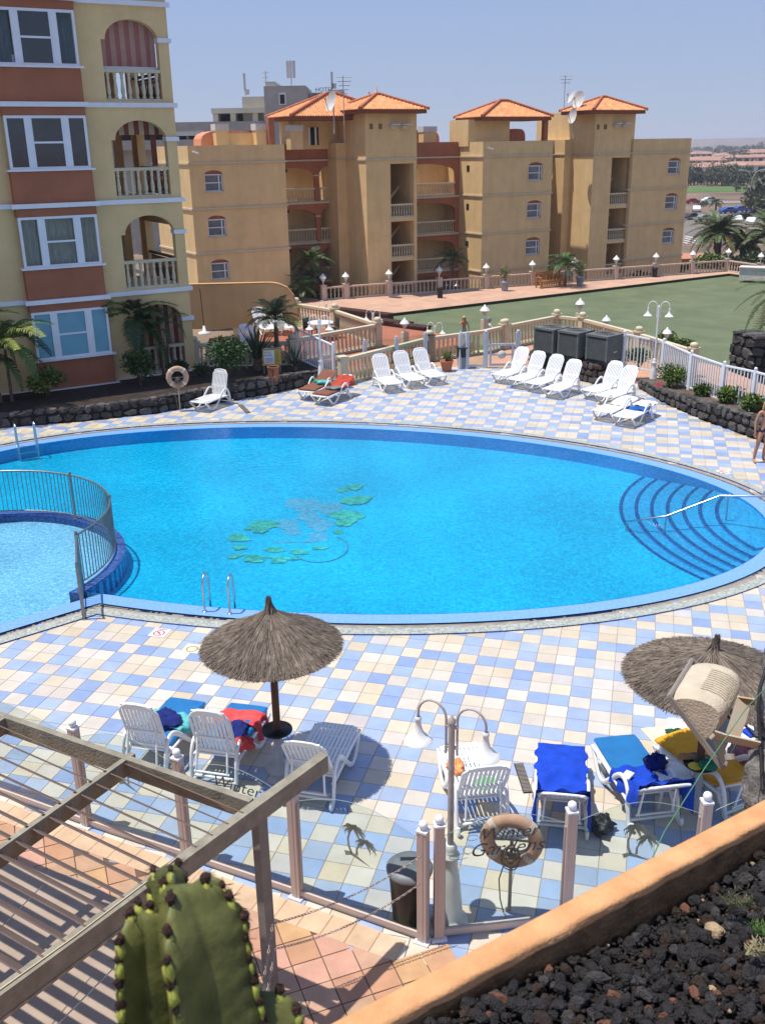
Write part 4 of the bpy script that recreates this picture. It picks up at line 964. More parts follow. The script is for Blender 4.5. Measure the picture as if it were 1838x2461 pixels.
# curved end wall of the private terrace
t = thing('garden_wall', 'yellow rendered wall with a rounded end behind the sunbeds on the terrace', 'wall')
a, b = at(440, 792, zt), at(716, 785, zt); d = (b-a).normalized(); L = (b-a).length; nv = Vector((d.y, -d.x, 0))
P = [(0, 0), (L, 0), (L, .95), (L-.12, 1.4), (L-.4, 1.78), (L-.8, 1.96), (L-1.2, 2.02), (0, 2.02)]
mb = MB(); mb.poly(P, 0, .25, 0, mapf=lambda x, z, o: (a.x+d.x*x-nv.x*o, a.y+d.y*x-nv.y*o, zt+z)); ob('wall_face', mb, stucco, t)
mb = MB(); q = [(a.x+d.x*x+nv.x*.04, a.y+d.y*x+nv.y*.04, zt+z+.03) for x, z in P[2:]]
mb.add([v for pt in q for v in (pt, (pt[0]-nv.x*.34, pt[1]-nv.y*.34, pt[2]))], [(2*i, 2*i+1, 2*i+3, 2*i+2) for i in range(5)]); ob('wall_coping', mb, M('orange_coping', (.55, .30, .13), .85), t)
t = thing('parapet_rail', 'cream ball topped corner post and rails behind the terrace wall', 'railing'); q = at(563, 700, 1.3); q1, q2 = at(440, 708, 1.3), at(620, 716, 1.3)
for e_ in (q1, q2): mb = MB(); mb.beam((e_.x, e_.y, 1.3), (q.x, q.y, 1.3), .16, .12); ob('rail', mb, M('pale_yellow_rail', (.62, .50, .27), .8), t)
bpost(t, (q.x, q.y), -3.6, 4.95, .34)
# white railings
def whitefence(label, P, z, h, sp=.13, caps=True, zs=None, mat=white):
    t = thing('white_railing', label, 'railing'); zs = zs or [z]*len(P)
    for i, (a, b) in enumerate(zip(P[:-1], P[1:])):
        a, b = Vector((*a, zs[i])), Vector((*b, zs[i+1])); mb = MB(); mb.beam(a+Vector((0, 0, h)), b+Vector((0, 0, h)), .06, .05); ob('top_rail', mb, mat, t); mb = MB(); mb.beam(a+Vector((0, 0, .12)), b+Vector((0, 0, .12)), .05, .04); ob('bottom_rail', mb, mat, t)
        k = int((b-a).length/sp); key = ('bar', h)
        if key not in _bl: m_ = MB(); m_.box((0, 0, (h-.14)/2), (.03, .03, h-.16)); _bl[key] = m_.mesh('bar', mat)
        for j in range(1, k): q = a.lerp(b, j/k); inst('bar', _bl[key], t, (q.x, q.y, q.z+.14), rz=.5)
    for i, p in enumerate(P):
        mb = MB(); mb.box((0, 0, (h+.02)/2), (.1, .1, h+.08), .5); mb.lathe([(.03, 0), (.055, .03), (.045, .08), (0, .1)], (0, 0, h+.05), 8); ob('post', mb, mat, t, loc=(p[0], p[1], zs[i]))
    return t
whitefence('white bar railing behind the shrubs above the right stone wall', [dk(1495, 884, .5), dk(1588, 905, .4), dk(1653, 941, .35), dk(1730, 972, .35), dk(1803, 990, .4), dk(1875, 1012, .45)], .35, 1.22, zs=[.5, .4, .38, .38, .42, .45])
whitefence('white bar railing with pink top rail beside the left palm lamp', [dk(716, 868, .45), dk(804, 915, .1)], .3, 1.25, zs=[.45, .15])
# ------------------------------------------------------------------ sun loungers
def sideframe(y, m, mirror=1):
    mb = MB()
    P = [(.97, .32), (.93, .29), (.84, .20), (.74, .08), (.66, .03), (.57, .02), (.47, .05), (.32, .19), (.16, .36), (.02, .50), (-.10, .57), (-.20, .575), (-.29, .50), (-.345, .36), (-.375, .16), (-.40, .05), (-.46, .02), (-.53, .05), (-.50, .13)]
    Q = []
    for i in range(len(P)-1):
        for k in range(3): f = k/3; Q.append((P[i][0]*(1-f)+P[i+1][0]*f, y, P[i][1]*(1-f)+P[i+1][1]*f))
    Q.append((P[-1][0], y, P[-1][1]))
    for _ in range(3): Q = [Q[0]]+[tuple((Q[i-1][c]+2*Q[i][c]+Q[i+1][c])/4 for c in range(3)) for i in range(1, len(Q)-1)]+[Q[-1]]
    mb.tube(Q, .040, 7, up=Vector((0, 1, 0)), flat=.6); mb.tube([(.97, y, .31), (.5, y*.98, .325), (0, y*.98, .33), (-.36, y*.98, .33)], .026, 6); return mb
def make_lounger(name, label, group, angle, m=plas, fine=True, flatback=False):
    t = thing(name, label, 'sun lounger', group=group)
    for s in (-1, 1): ob('side_frame', sideframe(s*.33, m), m, t)
    W = .285
    # seat: outer frame, cross bars and lengthwise slats
    mb = MB(); n = 9; x0, x1 = -.18, 1.0
    mb.tube([(x1-.06, -W, .335), (x1, -W+.06, .33), (x1, W-.06, .33), (x1-.06, W, .335)], .022, 6)
    for y in (-W, W): mb.box(((x0+x1)/2, y, .34), (x1-x0-.06, .035, .03))
    for x in (x0, .12, .42, .70, .93): mb.box((x, 0, .333), (.05, 2*W, .022))
    seat = ob('seat', mb, m, t)
    me = MB().box((0, 0, 0), (1.15, .040, .014)).mesh('slat', m)
    for i in range(n): inst('slat', me, seat, ((x0+x1)/2, -W+.052+(2*W-.104)*i/(n-1), .347))
    # backrest
    L = .84; ca, sa = cos(angle), sin(angle)
    f = lambda u, y, o=0: (x0-u*ca-o*sa, y, .35+u*sa-o*ca)
    mb = MB(); mb.tube([f(0, -W), f(L-.14, -W), f(L-.04, -W+.07), f(L, -W*.5), f(L+.01, 0), f(L, W*.5), f(L-.04, W-.07), f(L-.14, W), f(0, W)], .026, 6, flat=.7, up=None)
    for u, wd in ((.03, .06), (.30, .05), (L-.05, .09)):
        R = Matrix.Rotation(angle, 3, 'Y'); mb.box(f(u, 0), (wd, 2*W-(.1 if u > .5 else 0), .02), R=R)
    back = ob('backrest', mb, m, t)
    R = Matrix.Rotation(angle, 3, 'Y'); m2 = MB(); m2.box((0, 0, 0), (L-.1, .040, .014), R=R); me = m2.mesh('slat', m)
    for i in range(n): q = f(L/2-.02, 0, -.012); inst('slat', me, back, (q[0], -W+.052+(2*W-.104)*i/(n-1), q[2]))
    # prop behind the backrest
    if angle > .3:
        mb = MB(); a = f(.42, -W*.75, .02); b = f(.42, W*.75, .02); mb.tube([(x0-.26, -W*.8, .2), a], .016, 6); mb.tube([(x0-.26, W*.8, .2), b], .016, 6); mb.tube([(x0-.26, -W*.9, .2), (x0-.26, W*.9, .2)], .016, 6); ob('back_prop', mb, m, t)
        mb = MB()
        for s in (-1, 1): mb.tube([(x0-.0, s*.30, .33), (x0-.10, s*.31, .2), (x0-.22, s*.32, .06)], .022, 6)
        mb.tube([(x0-.2, -.31, .09), (x0-.2, .31, .09)], .02, 6); ob('rear_stretcher', mb, m, t)
    return t
def put(t, foot, ang, first, label, group=None):
    a = radians(ang); x, y = foot[0]-.97*cos(a), foot[1]-.97*sin(a)
    if first: t.location = (x, y, 0); t.rotation_euler = (0, 0, a); t['label'] = label; return t
    return dup(t, (x, y, 0), a, label, group)
gL_, gR_, gF_ = 'white loungers in a row by the cream balustrade', 'white loungers lined up before the grey units', 'white loungers in front at the near side of the pool'
l1 = make_lounger('sun_lounger', 'x', gL_, radians(62))
put(l1, (.50, 33.75), -70, True, 'empty white lounger leftmost of the three by the cream balustrade')
put(l1, (1.36, 34.33), -66, False, 'empty white lounger in the middle of the three by the cream balustrade'); put(l1, (2.14, 34.83), -64, False, 'empty white lounger beside the terracotta pot, rightmost of three')
for k, (f, a, lab) in enumerate([((4.30, 34.90), -132, 'empty white lounger nearest the gate in the row of four'), ((4.78, 34.08), -132, 'second white lounger from the gate in the row of four'), ((5.29, 33.47), -134, 'third white lounger from the gate before the stone platform'), ((5.80, 32.52), -131, 'fourth white lounger from the gate at the corner of the stone platform'),
    ((7.04, 32.24), -137, 'empty white lounger of the pair by the tall double lamp, farther one'), ((7.36, 31.46), -137, 'empty white lounger of the pair by the tall double lamp, nearer one')]):
    put(l1, f, a, False, lab, gR_)
lflat = make_lounger('sun_lounger', 'x', 'white loungers folded flat with towels on the far side', radians(4))
put(lflat, (6.86, 29.52), -131, True, 'flat white lounger with a cream towel near the right stone wall')
put(lflat, (7.35, 28.84), -130, False, 'flat white lounger with a blue towel, nearest the pool on the right')
lst = make_lounger('sun_lounger', 'x', 'scattered loungers by the left planting bed', radians(75), plas_dirty)
put(lst, (-6.05, 31.55), -118+0, True, 'single white lounger with upright back at the left stone wall')
ltw = make_lounger('sun_lounger', 'x', 'loungers with brown cushions', radians(22))
put(ltw, (-2.55, 32.80), -114, True, 'lounger with a brown cushion and green towel, left one of the pair')
put(ltw, (-2.05, 32.12), -120, False, 'lounger with a brown cushion and red towel, right one of the pair')
# near row
fg = make_lounger('sun_lounger', 'x', gF_, radians(74), plas)
put(fg, (-3.0, 12.80), 74, True, 'slatted white lounger seen from behind, leftmost of the near row')
put(fg, (-2.05, 12.62), 76, False, 'slatted white lounger seen from behind with a red towel, left of the thatched parasol')
fl3 = make_lounger('sun_lounger', 'x', gF_, radians(60), plas)
put(fl3, (-.70, 12.15), 76, True, 'empty white lounger standing in the round parasol shadow')
put(fl3, (1.04, 11.60), 97, False, 'empty white lounger with orange and green bits behind the near double lamp')
fl4 = make_lounger('sun_lounger', 'x', gF_, radians(40), plas)
put(fl4, (2.42, 11.50), 80, True, 'white lounger under a royal blue towel right of the near double lamp')
put(fl4, (3.20, 11.64), 98, False, 'white lounger with a teal mattress and crumpled blue towel')
put(fl4, (4.02, 11.70), 116, False, 'white lounger with an orange mattress under the right thatched parasol')
# terrace loungers
tl = make_lounger('sun_lounger', 'x', 'white loungers on the private terrace', radians(58))
p = at(655, 795, .36)
for i, (px, py, an, lab) in enumerate(((655, 790, -60, 'white lounger behind the agave on the private terrace'), (697, 788, -60, 'white lounger behind the small palm on the private terrace'))):
    q = at(px, py, .7); t = put(tl, (q.x, q.y), an, i == 0, lab); t.location.z = .36
t = dup(tl, (-5.3, 39.6, .36), radians(-70), 'white lounger folded upright beside the parasol stand on the terrace')

# ------------------------------------------------------------------ mattresses and towels
def on_lounger(foot, ang):
    a = radians(ang); o = Vector((foot[0]-.97*cos(a), foot[1]-.97*sin(a), 0)); R = Matrix.Rotation(a, 3, 'Z'); return lambda x, y, z: o+R@Vector((x, y, z))
def mattress(label, foot, ang, x0, x1, m, zt=.365, th=.055, w_=.30, group=None, raise_=None):
    f = on_lounger(foot, ang); mb = MB(); n = 12; vs = []; k = 5
    for i in range(n+1):
        x = x0+(x1-x0)*i/n; e = 1-.25*(2*i/n-1)**8
        z = zt
        if raise_ and x < -.18: z = zt+(-.18-x)*math.tan(raise_)
        for j, (yy, zz) in enumerate(((-1, 0), (-1.03, .5), (-.94, 1), (-.3, 1.06), (.3, 1.04), (.94, 1), (1.03, .5), (1, 0))): vs.append(f(x, yy*w_*(.97+.03*e), z+th*zz*e+.004*sin(x*23+j)))
    fs = [(i*8+j, (i+1)*8+j, (i+1)*8+(j+1) % 8, i*8+(j+1) % 8) for i in range(n) for j in range(8)]+[tuple(range(8)), tuple(range(n*8, n*8+8))[::-1]]
    mb.add(vs, fs, 0, None, False); return tag(ob('mattress', mb, m), label, 'mattress', group)
teal = M('teal_canvas', (.012, .14, .36), .75, .12, 5, .15, 80); royal = M('royal_blue_terry', (.008, .055, .46), .95, .25, 7, .5, 90); navyt = M('dark_blue_terry', (.01, .02, .14), .95, .3, 9, .5, 90)
redt = M('red_spotted_towel', (.60, .03, .045), .9, .1, 5, .3, 90, col2=(.62, .10, .09)); aqua = M('aqua_towel', (.10, .42, .42), .9, .2, 8, .3, 90); brownc = M('brown_cushion', (.19, .075, .045), .9, .25, 14, .2); yel = M('yellow_orange_canvas', (.72, .33, .015), .8, .12, 6, .1)
creamt = M('cream_towel', (.70, .64, .44), .95, .1, 6, .3, 90); greent = M('green_towel', (.02, .30, .14), .9, .2, 9, .3, 90); whitet = M('white_towel', (.72, .70, .66), .95, .08, 6, .3, 90); orangec = M('orange_armband', (.85, .28, .10), .5, .2, 20); lime = M('lime_plastic', (.08, .60, .05), .4, .2, 9)
def towel(label, f, x0, x1, w_, z, m, seed=0, amp=.02, over=.0, skew=0, group=None, y0=0, nm='towel', drop=.2, raise_=None):
    "cloth lying on a lounger; the part beyond the edges hangs down"
    rr = random.Random(seed); mb = MB(); n, k = 22, 26; vs = []
    ph = [rr.uniform(0, 6) for _ in range(6)]
    for i in range(n+1):
        x = x0+(x1-x0)*i/n
        for j in range(k+1):
            v = -1+2*j/k; y = y0+v*w_+skew*(i/n-.5); h = amp*(sin(x*17+ph[0]+y*5)+.7*sin(y*21+ph[1]+x*9)+.5*sin(x*31-y*27+ph[2]))+amp*.8
            zz = z+max(h, -.004)
            if raise_ and x < -.18: zz += (-.18-x)*math.tan(raise_)
            e = abs(y)-.33
            if e > 0: yy = (.335+.03*sin(x*20+ph[3])+e*.12)*(1 if y > 0 else -1); zz = z-e*.95+h*.2; zz = max(zz, .012+abs(h)*.3)
            else: yy = y
            vs.append(f(x+min(.012, amp*.45)*sin(y*17+ph[4]), yy, zz))
    mb.add(vs, [(i*(k+1)+j, (i+1)*(k+1)+j, (i+1)*(k+1)+j+1, i*(k+1)+j+1) for i in range(n) for j in range(k)], 0, None, True)
    vs2 = [v-Vector((0, 0, .012)) for v in vs]; mb.add(vs2, [(i*(k+1)+j, i*(k+1)+j+1, (i+1)*(k+1)+j+1, (i+1)*(k+1)+j) for i in range(n) for j in range(k)], 0, None, True)
    return tag(ob(nm, mb, m), label, nm, group)
def heap(label, c, r, m, seed, nm='towel', cat='towel', amp=.5, flat=.6):
    rr = random.Random(seed); mb = MB(); n, k = 14, 18; ph = [rr.uniform(0, 6) for _ in range(6)]; vs = []
    for i in range(n+1):
        t = pi*i/n
        for j in range(k):
            a = 2*pi*j/k; q = 1+amp*.35*sin(a*3+ph[0]+t*2)+amp*.3*sin(a*5+ph[1]-t*5)+amp*.2*sin(a*9+t*7+ph[2]); vs.append((c[0]+r[0]*q*sin(t)*cos(a), c[1]+r[1]*q*sin(t)*sin(a), max(c[2]-r[2]*.5, c[2]+r[2]*cos(t)*q*flat*1.4)))
    mb.add(vs, [(i*k+j, (i+1)*k+j, (i+1)*k+(j+1) % k, i*k+(j+1) % k) for i in range(n) for j in range(k)], 0, None, True); return tag(ob(nm, mb, m), label, cat)
A1, A2, A3, A4, A5, A6, A7 = [((-3.0, 12.80), 74), ((-2.05, 12.62), 76), ((-.70, 12.15), 76), ((1.04, 11.60), 97), ((2.42, 11.50), 80), ((3.20, 11.64), 98), ((4.02, 11.70), 116)]
mattress('teal mattress on the leftmost near lounger, peeping past its backrest', *A1, -.12, 1.0, teal)
f = on_lounger(*A1); towel('aqua and navy towel bunched on the teal mattress of the leftmost near lounger', f, .15, .6, .42, .425, aqua, 1, .022)
heap('navy towel heap behind the leftmost near lounger back', f(.32, .02, .47), (.22, .26, .06), navyt, 2)
mattress('teal mattress on the second near lounger, below the red towel', *A2, -.12, 1.0, teal)
f = on_lounger(*A2); towel('red towel with pale dots draped over the second near lounger', f, .42, .80, .50, .425, redt, 3, .015, skew=-.15, y0=-.14)
heap('navy towel heap on the second near lounger beside the red towel', f(.22, -.08, .47), (.2, .22, .06), navyt, 4); 
tw = heap('red towel end hanging over the arm of the second near lounger', f(-.12, -.37, .50), (.13, .07, .14), redt, 5)
mb = MB(); rr = random.Random(5)
# F4 toys
f = on_lounger(*A4); heap('pair of orange swimming armbands on the lounger behind the lamp', f(.42, .18, .40), (.11, .15, .07), orangec, 7, 'armbands', 'armbands')
t = thing('green_hat', 'bright green sun cap lying on the lounger behind the lamp', 'cap', f(.02, -.1, .355), .6)
mb = MB(); mb.lathe([(.115, 0), (.11, .04), (.08, .085), (.03, .105), (0, .108)], n=14); ob('hat_crown', mb, lime, t); mb = MB(); mb.poly([(.09, -.08), (.19, -.06), (.21, 0), (.19, .06), (.09, .08)], .004, .014, 0); ob('peak', mb, lime, t)
f = on_lounger(*A5)
towel('smooth royal blue towel covering the lounger right of the lamp', f, .12, 1.02, .345, .362, royal, 8, .003)
towel('crumpled royal blue towel at the head of the lounger right of the lamp', f, -.76, .32, .40, .378, royal, 9, .026, skew=-.10, y0=-.03, raise_=radians(40))
heap('black crumpled garment on the floor right of the royal blue lounger', f(-.30, -.50, .10), (.16, .15, .12), blackm, 10, 'garment', 'clothing', .7)
mattress('teal mattress on the second lounger right of the lamp', *A6, -.15, 1.0, teal)
f = on_lounger(*A6); towel('crumpled blue towel spread across the teal mattress lounger', f, -.76, .22, .38, .43, royal, 11, .026, skew=.2, y0=.02, raise_=radians(38)); heap('dark navy towel heap on the teal mattress lounger', f(.16, -.24, .53), (.15, .13, .12), navyt, 12)
mb = MB(); c = f(-.02, .22, .50); mb.box(c, (.17, .11, .03), .9); mb.box((c[0], c[1], c[2]+.017), (.15, .09, .005), 1.0); tag(ob('paperback_book', mb, whitet), 'white covered paperback lying on the crumpled blue towel', 'book')
mattress('orange mattress on the lounger under the right parasol', *A7, -.7, 1.0, yel, raise_=radians(40))
f = on_lounger((-2.55, 32.80), -114); mattress('brown cushion of the left far cushioned lounger', (-2.55, 32.80), -114, -.9, .95, brownc, raise_=radians(22)); towel('green towel across the left brown cushion', f, -.45, .0, .4, .43, greent, 14, .02); heap('teal bag on the left brown cushion', f(.1, .2, .48), (.2, .15, .08), aqua, 15)
f = on_lounger((-2.05, 32.12), -120); mattress('brown cushion of the right far cushioned lounger', (-2.05, 32.12), -120, -.35, .95, brownc); towel('rust red towel lying on the right brown cushion', f, -.8, -.0, .36, .43, M('rust_towel', (.40, .06, .035), .95, .2), 16, .02, raise_=radians(22)); heap('dark grey clothes on the right brown cushion', f(.2, .1, .47), (.3, .18, .05), greyp, 17)
f = on_lounger((6.86, 29.52), -131); towel('cream towel spread over a flat far lounger', f, -.5, .1, .45, .36, creamt, 18, .012)
f = on_lounger((7.35, 28.84), -130); towel('blue towel rolled across a flat far lounger', f, -.25, .12, .42, .36, M('mid_blue_towel', (.01, .10, .36), .95, .2), 19, .03); towel('white towel at the head of the far lounger nearest the pool', f, -.9, -.2, .28, .42, whitet, 20, .02)

# ------------------------------------------------------------------ thatched parasols
thm = [M('thatch_grey_brown', (.17, .135, .105), .95, .35, 9), M('thatch_pale_straw', (.27, .22, .17), .95, .3, 9), M('thatch_dark_straw', (.085, .062, .045), .95, .3, 9)]
def umbrella(label, x, y, R=.95, zr=1.95, za=2.5, seed=1, disc=.62, tilt=0):
    t = thing('thatched_parasol', label, 'parasol', (x, y, 0)); rr = random.Random(seed)
    mb = MB(); mb.lathe([(.052, .02), (.052, za-.1)], n=12); ob('pole', mb, M('parasol_pole_timber', (.12, .055, .028), .7, .3, 5, streak=(4, 4, .4)), t)
    mb = MB(); mb.lathe([(.20, 0), (.20, .03), (.062, .04), (.062, disc-.02), (.054, disc-.02)], n=16); ob('base_sleeve', mb, offwh, t)
    if disc: mb = MB(); mb.lathe([(.0, disc), (.21, disc), (.215, disc+.015), (.21, disc+.03), (.0, disc+.03)], n=32); ob('round_shelf', mb, M('black_shelf', (.012, .010, .012), .4, .2), t)
    prof = lambda q: zr+(za-zr)*(1-q)**1.35+.02*sin(q*3)
    mb = MB(); n = 40; vs = []
    for k in range(9):
        q = .03+.93*k/8
        for j in range(n): a = 2*pi*j/n; vs.append((R*q*cos(a), R*q*sin(a), prof(q)-.035))
    mb.add(vs, [(k*n+j, k*n+(j+1) % n, (k+1)*n+(j+1) % n, (k+1)*n+j) for k in range(8) for j in range(n)], 2, None, True)
    # straw: thousands of short overlapping stems laid down the slope
    for _ in range(9000):
        a = rr.uniform(0, 2*pi); q0 = rr.random()**.6*.93; ln = rr.uniform(.12, .34); q1 = min(q0+ln, 1.0+rr.gauss(0, .018))
        if q1-q0 < .04: continue
        a1 = a+rr.gauss(0, .045); l0, l1 = rr.uniform(.0, .014), rr.uniform(.008, .034)
        if q1 > .97: l1 -= .02
        p0 = Vector((R*q0*cos(a), R*q0*sin(a), prof(q0)+l0)); p1 = Vector((R*q1*cos(a1), R*q1*sin(a1), prof(min(q1, 1))+l1-(.1*(q1-1) if q1 > 1 else 0)))
        tn = Vector((-sin(a), cos(a), 0))*rr.uniform(.0035, .0075); up = Vector((0, 0, .006))
        mb.add([p0-tn, p0+tn, p1+tn*.6, p1-tn*.6, p0+up, p1+up*.5], [(0, 4, 5, 3), (4, 1, 2, 5)], 0 if rr.random() < .62 else (1 if rr.random() < .65 else 2))
    ob('thatch', mb, thm, t)
    mb = MB()
    for _ in range(420):
        a = rr.uniform(0, 2*pi); b = rr.uniform(0, 2*pi); r0 = rr.uniform(.03, .10); r1 = rr.uniform(0, .045); z0 = za-rr.uniform(.02, .10); z1 = za+rr.uniform(.08, .19)
        p0 = Vector((r0*cos(a), r0*sin(a), z0)); p1 = Vector((r1*cos(b)-.01+tilt, r1*sin(b), z1)); tn = Vector((-sin(a), cos(a), 0))*.005
        mb.add([p0-tn, p0+tn, p1+tn*.4, p1-tn*.4], [(0, 1, 2, 3)], rr.choice((0, 0, 1, 2)))
    mb.lathe([(.085, za-.09), (.05, za-.02), (.035, za+.04), (.02, za+.13)], n=8, mi=2); ob('topknot', mb, thm, t); return t
umbrella('grey thatched parasol with a black round shelf standing on its own left of centre', -1.51, 11.62, seed=3)
umbrella('grey thatched parasol at the right edge above the orange mattress', 4.07, 10.72, R=1.07, zr=1.88, za=2.30, seed=9, disc=.6, tilt=.05)
# clutter on and round the right parasol shelf
c = Vector((4.07, 10.72, .63))
tag(ob('plate', MB().lathe([(0, 0), (.05, .004), (.085, .014), (.09, .016)], c+Vector((-.10, -.12, 0)), 14), M('yellow_plate', (.75, .55, .03), .4)), 'yellow dish on the shelf of the right parasol', 'dish')
heap('green toy hat on the shelf of the right parasol', c+Vector((.07, -.12, .04)), (.13, .11, .08), M('dark_green_toy', (.01, .16, .08), .5), 21, 'toy_hat', 'toy', .15)
heap('tan sandals lying on the shelf of the right parasol', c+Vector((-.16, .09, .02)), (.10, .07, .04), M('tan_leather', (.42, .22, .07), .7), 22, 'sandals', 'sandals', .3)
f7 = at(1580, 1745); mb = MB()
vs = [at(1538, 1750, .014), at(1597, 1746, .014), at(1622, 1775, .014), at(1607, 1800, .014), at(1572, 1788, .014)]
mb = MB(); mb.poly([(v.x, v.y) for v in vs][::-1], .002, .016, 0); tag(ob('towel', mb, creamt), 'cream fringed towel spread on the tiles left of the right parasol', 'towel')
heap('white and green towel heap beyond the orange mattress', at(1634, 1752, .12), (.22, .2, .14), whitet, 23); heap('dark green garment on the white towel heap', at(1622, 1762, .2), (.14, .1, .06), M('bottle_green', (.01, .08, .04), .9), 24, 'garment', 'clothing')
heap('patterned grey swim bag right of the right parasol', at(1790, 1812, .12), (.2, .22, .16), M('patterned_grey_cloth', (.35, .30, .33), .9, .6, 12, col2=(.5, .1, .1)), 25, 'swim_bag', 'bag'); heap('dark striped pouch beside the patterned swim bag', at(1806, 1815, .1), (.09, .09, .1), M('dark_striped_pouch', (.05, .02, .03), .6, .8, 30, col2=(.5, .4, .4)), 26, 'pouch', 'bag')
# small four-legged resin table below the parasol
t = thing('resin_table', 'white resin table with curved legs under the right parasol', 'table', (3.72, 10.75, 0)); mb = MB(); mb.lathe([(0, .42), (.24, .42), (.26, .44), (.24, .46), (0, .46)], n=20); ob('table_top', mb, plas, t)
for k in range(4): a = pi/4+pi/2*k; mb = MB(); mb.tube([(.14*cos(a), .14*sin(a), .42), (.20*cos(a), .20*sin(a), .22), (.25*cos(a), .25*sin(a), 0)], [.03, .022, .02], 7); ob('leg', mb, plas, t)

# ------------------------------------------------------------------ double lamp posts
def lamp(label, p, h, m, sh, ang=0, s=1.0, wide=.30, drop=True, group=None, base=True):
    t = thing('lamp_post', label, 'street lamp', p, ang, group)
    mb = MB()
    if base: mb.lathe([(.20, 0), (.20, .03), (.15, .06), (.14, .10), (.115, .45), (.10, .62), (.085, .70), (.075, .84), (.10, .86), (.10, .89), (.06, .92), (.075, .97), (.05, 1.02)], n=16); ob('cast_base', mb, sh, t)
    mb = MB(); mb.tube([(0, 0, .0 if not base else 1.0), (0, 0, h-.06)], .034, 10); mb.lathe([(.04, h-.06), (.045, h-.03), (.02, h), (.012, h+.03), (0, h+.04)], n=10); ob('mast', mb, m, t)
    for sx in (-1, 1):
        a = [(.06*sx, 0, h-.42), (.06*sx, 0, h-.02)]+[((.06+wide*.5-wide*.5*cos(q))*sx, 0, h-.02+.17*sin(q)) for q in [pi*i/10 for i in range(1, 11)]]+[((.06+wide)*sx, 0, h-.12)]
        mb = MB(); mb.tube(a, .013, 7); [mb.box((.03*sx, 0, z), (.08, .03, .025)) for z in (h-.1, h-.34)]; ar = ob('lamp_arm', mb, m, t)
        c = ((.06+wide)*sx, 0, h-.12)
        mb = MB(); mb.lathe([(.150, -.235), (.145, -.224), (.112, -.196), (.074, -.16), (.047, -.115), (.033, -.06), (.026, .0), (.034, .01), (.034, .03), (.02, .05)], c, 20, cap=False); ob('lamp_shade', mb, sh, t)
        mb = MB(); mb.lathe([(.0, -.295), (.045, -.287), (.078, -.26), (.088, -.228)], c, 14); ob('lamp_globe', mb, M('amber_lamp_glass', (.42, .25, .10), .25, .2), t)
    t.scale = (s,)*3; return t
P = at(1080, 2212); lamp('near double headed lamp post with white bell shades beside the dark bin', P, 2.55, lampg, lampw, radians(-25), 1.04)
P = at(1567, 930); lamp('tall white double headed lamp post at the end of the right stone wall', P, 2.86, lampw, lampw, radians(-22), 1.0)
P = at(773, 925, .1); lamp('white double headed lamp post beside the railing by the left palms', P, 2.36, lampw, lampw, radians(-10), 1.0)
for px, py, z, ty, lab in ((1045, 838, PZ, 774, 'small double headed lamp rising behind the balustrade left of the gate'), (897, 798, PZ, 744, 'small double headed lamp on the lower terrace beyond the capped posts'), (785, 785, PZ, 722, 'small double headed lamp beside the corner of the left terrace'), (797, 745, GZ, 692, 'small double headed lamp at the foot of the left gallery'), (1084, 725, GZ, 668, 'pair of white lamps behind the path balustrade below the middle gallery'), (1352, 700, GZ, 643, 'pair of white lamps behind the path balustrade right of the bench'), (1222, 710, GZ, 655, 'pair of white lamps behind the path balustrade left of the bench')):
    p = at(px, py, z); hh = topz(p, ty)-z; sc_ = 1.25; lamp(lab, p, hh/sc_-.17, lampw, lampw, radians(-15), sc_, group='small white double lamps in the grounds', base=False)
for px, py, z, s_, lab in ((1392, 752, 1.05, 1.0, 'white lantern on the balustrade post before the green'), (1164, 768, 1.0, 1.0, 'white lantern on the post behind the seated man'), (1600, 822, .7, .9, 'white lantern among the shrubs beyond the lamp post'), (1455, 790, .6, .9, 'half hidden white lantern behind the balustrade slope'), (972, 798, 1.0, .9, 'white lantern on the post left of the gate balustrade')):
    p = at(px, py, z); globe_lamp(lab, p, z, s_, 'white lanterns near the deck balustrade')
    mb = MB(); mb.box((p.x, p.y, z-.55), (.26, .26, 1.1), .5); tag(ob('lantern_pedestal', mb, cream), 'cream pedestal carrying the '+lab.split(' ', 1)[1].split(' on the')[0][:30].strip()+' '+lab.split(' ')[-1], 'pedestal')

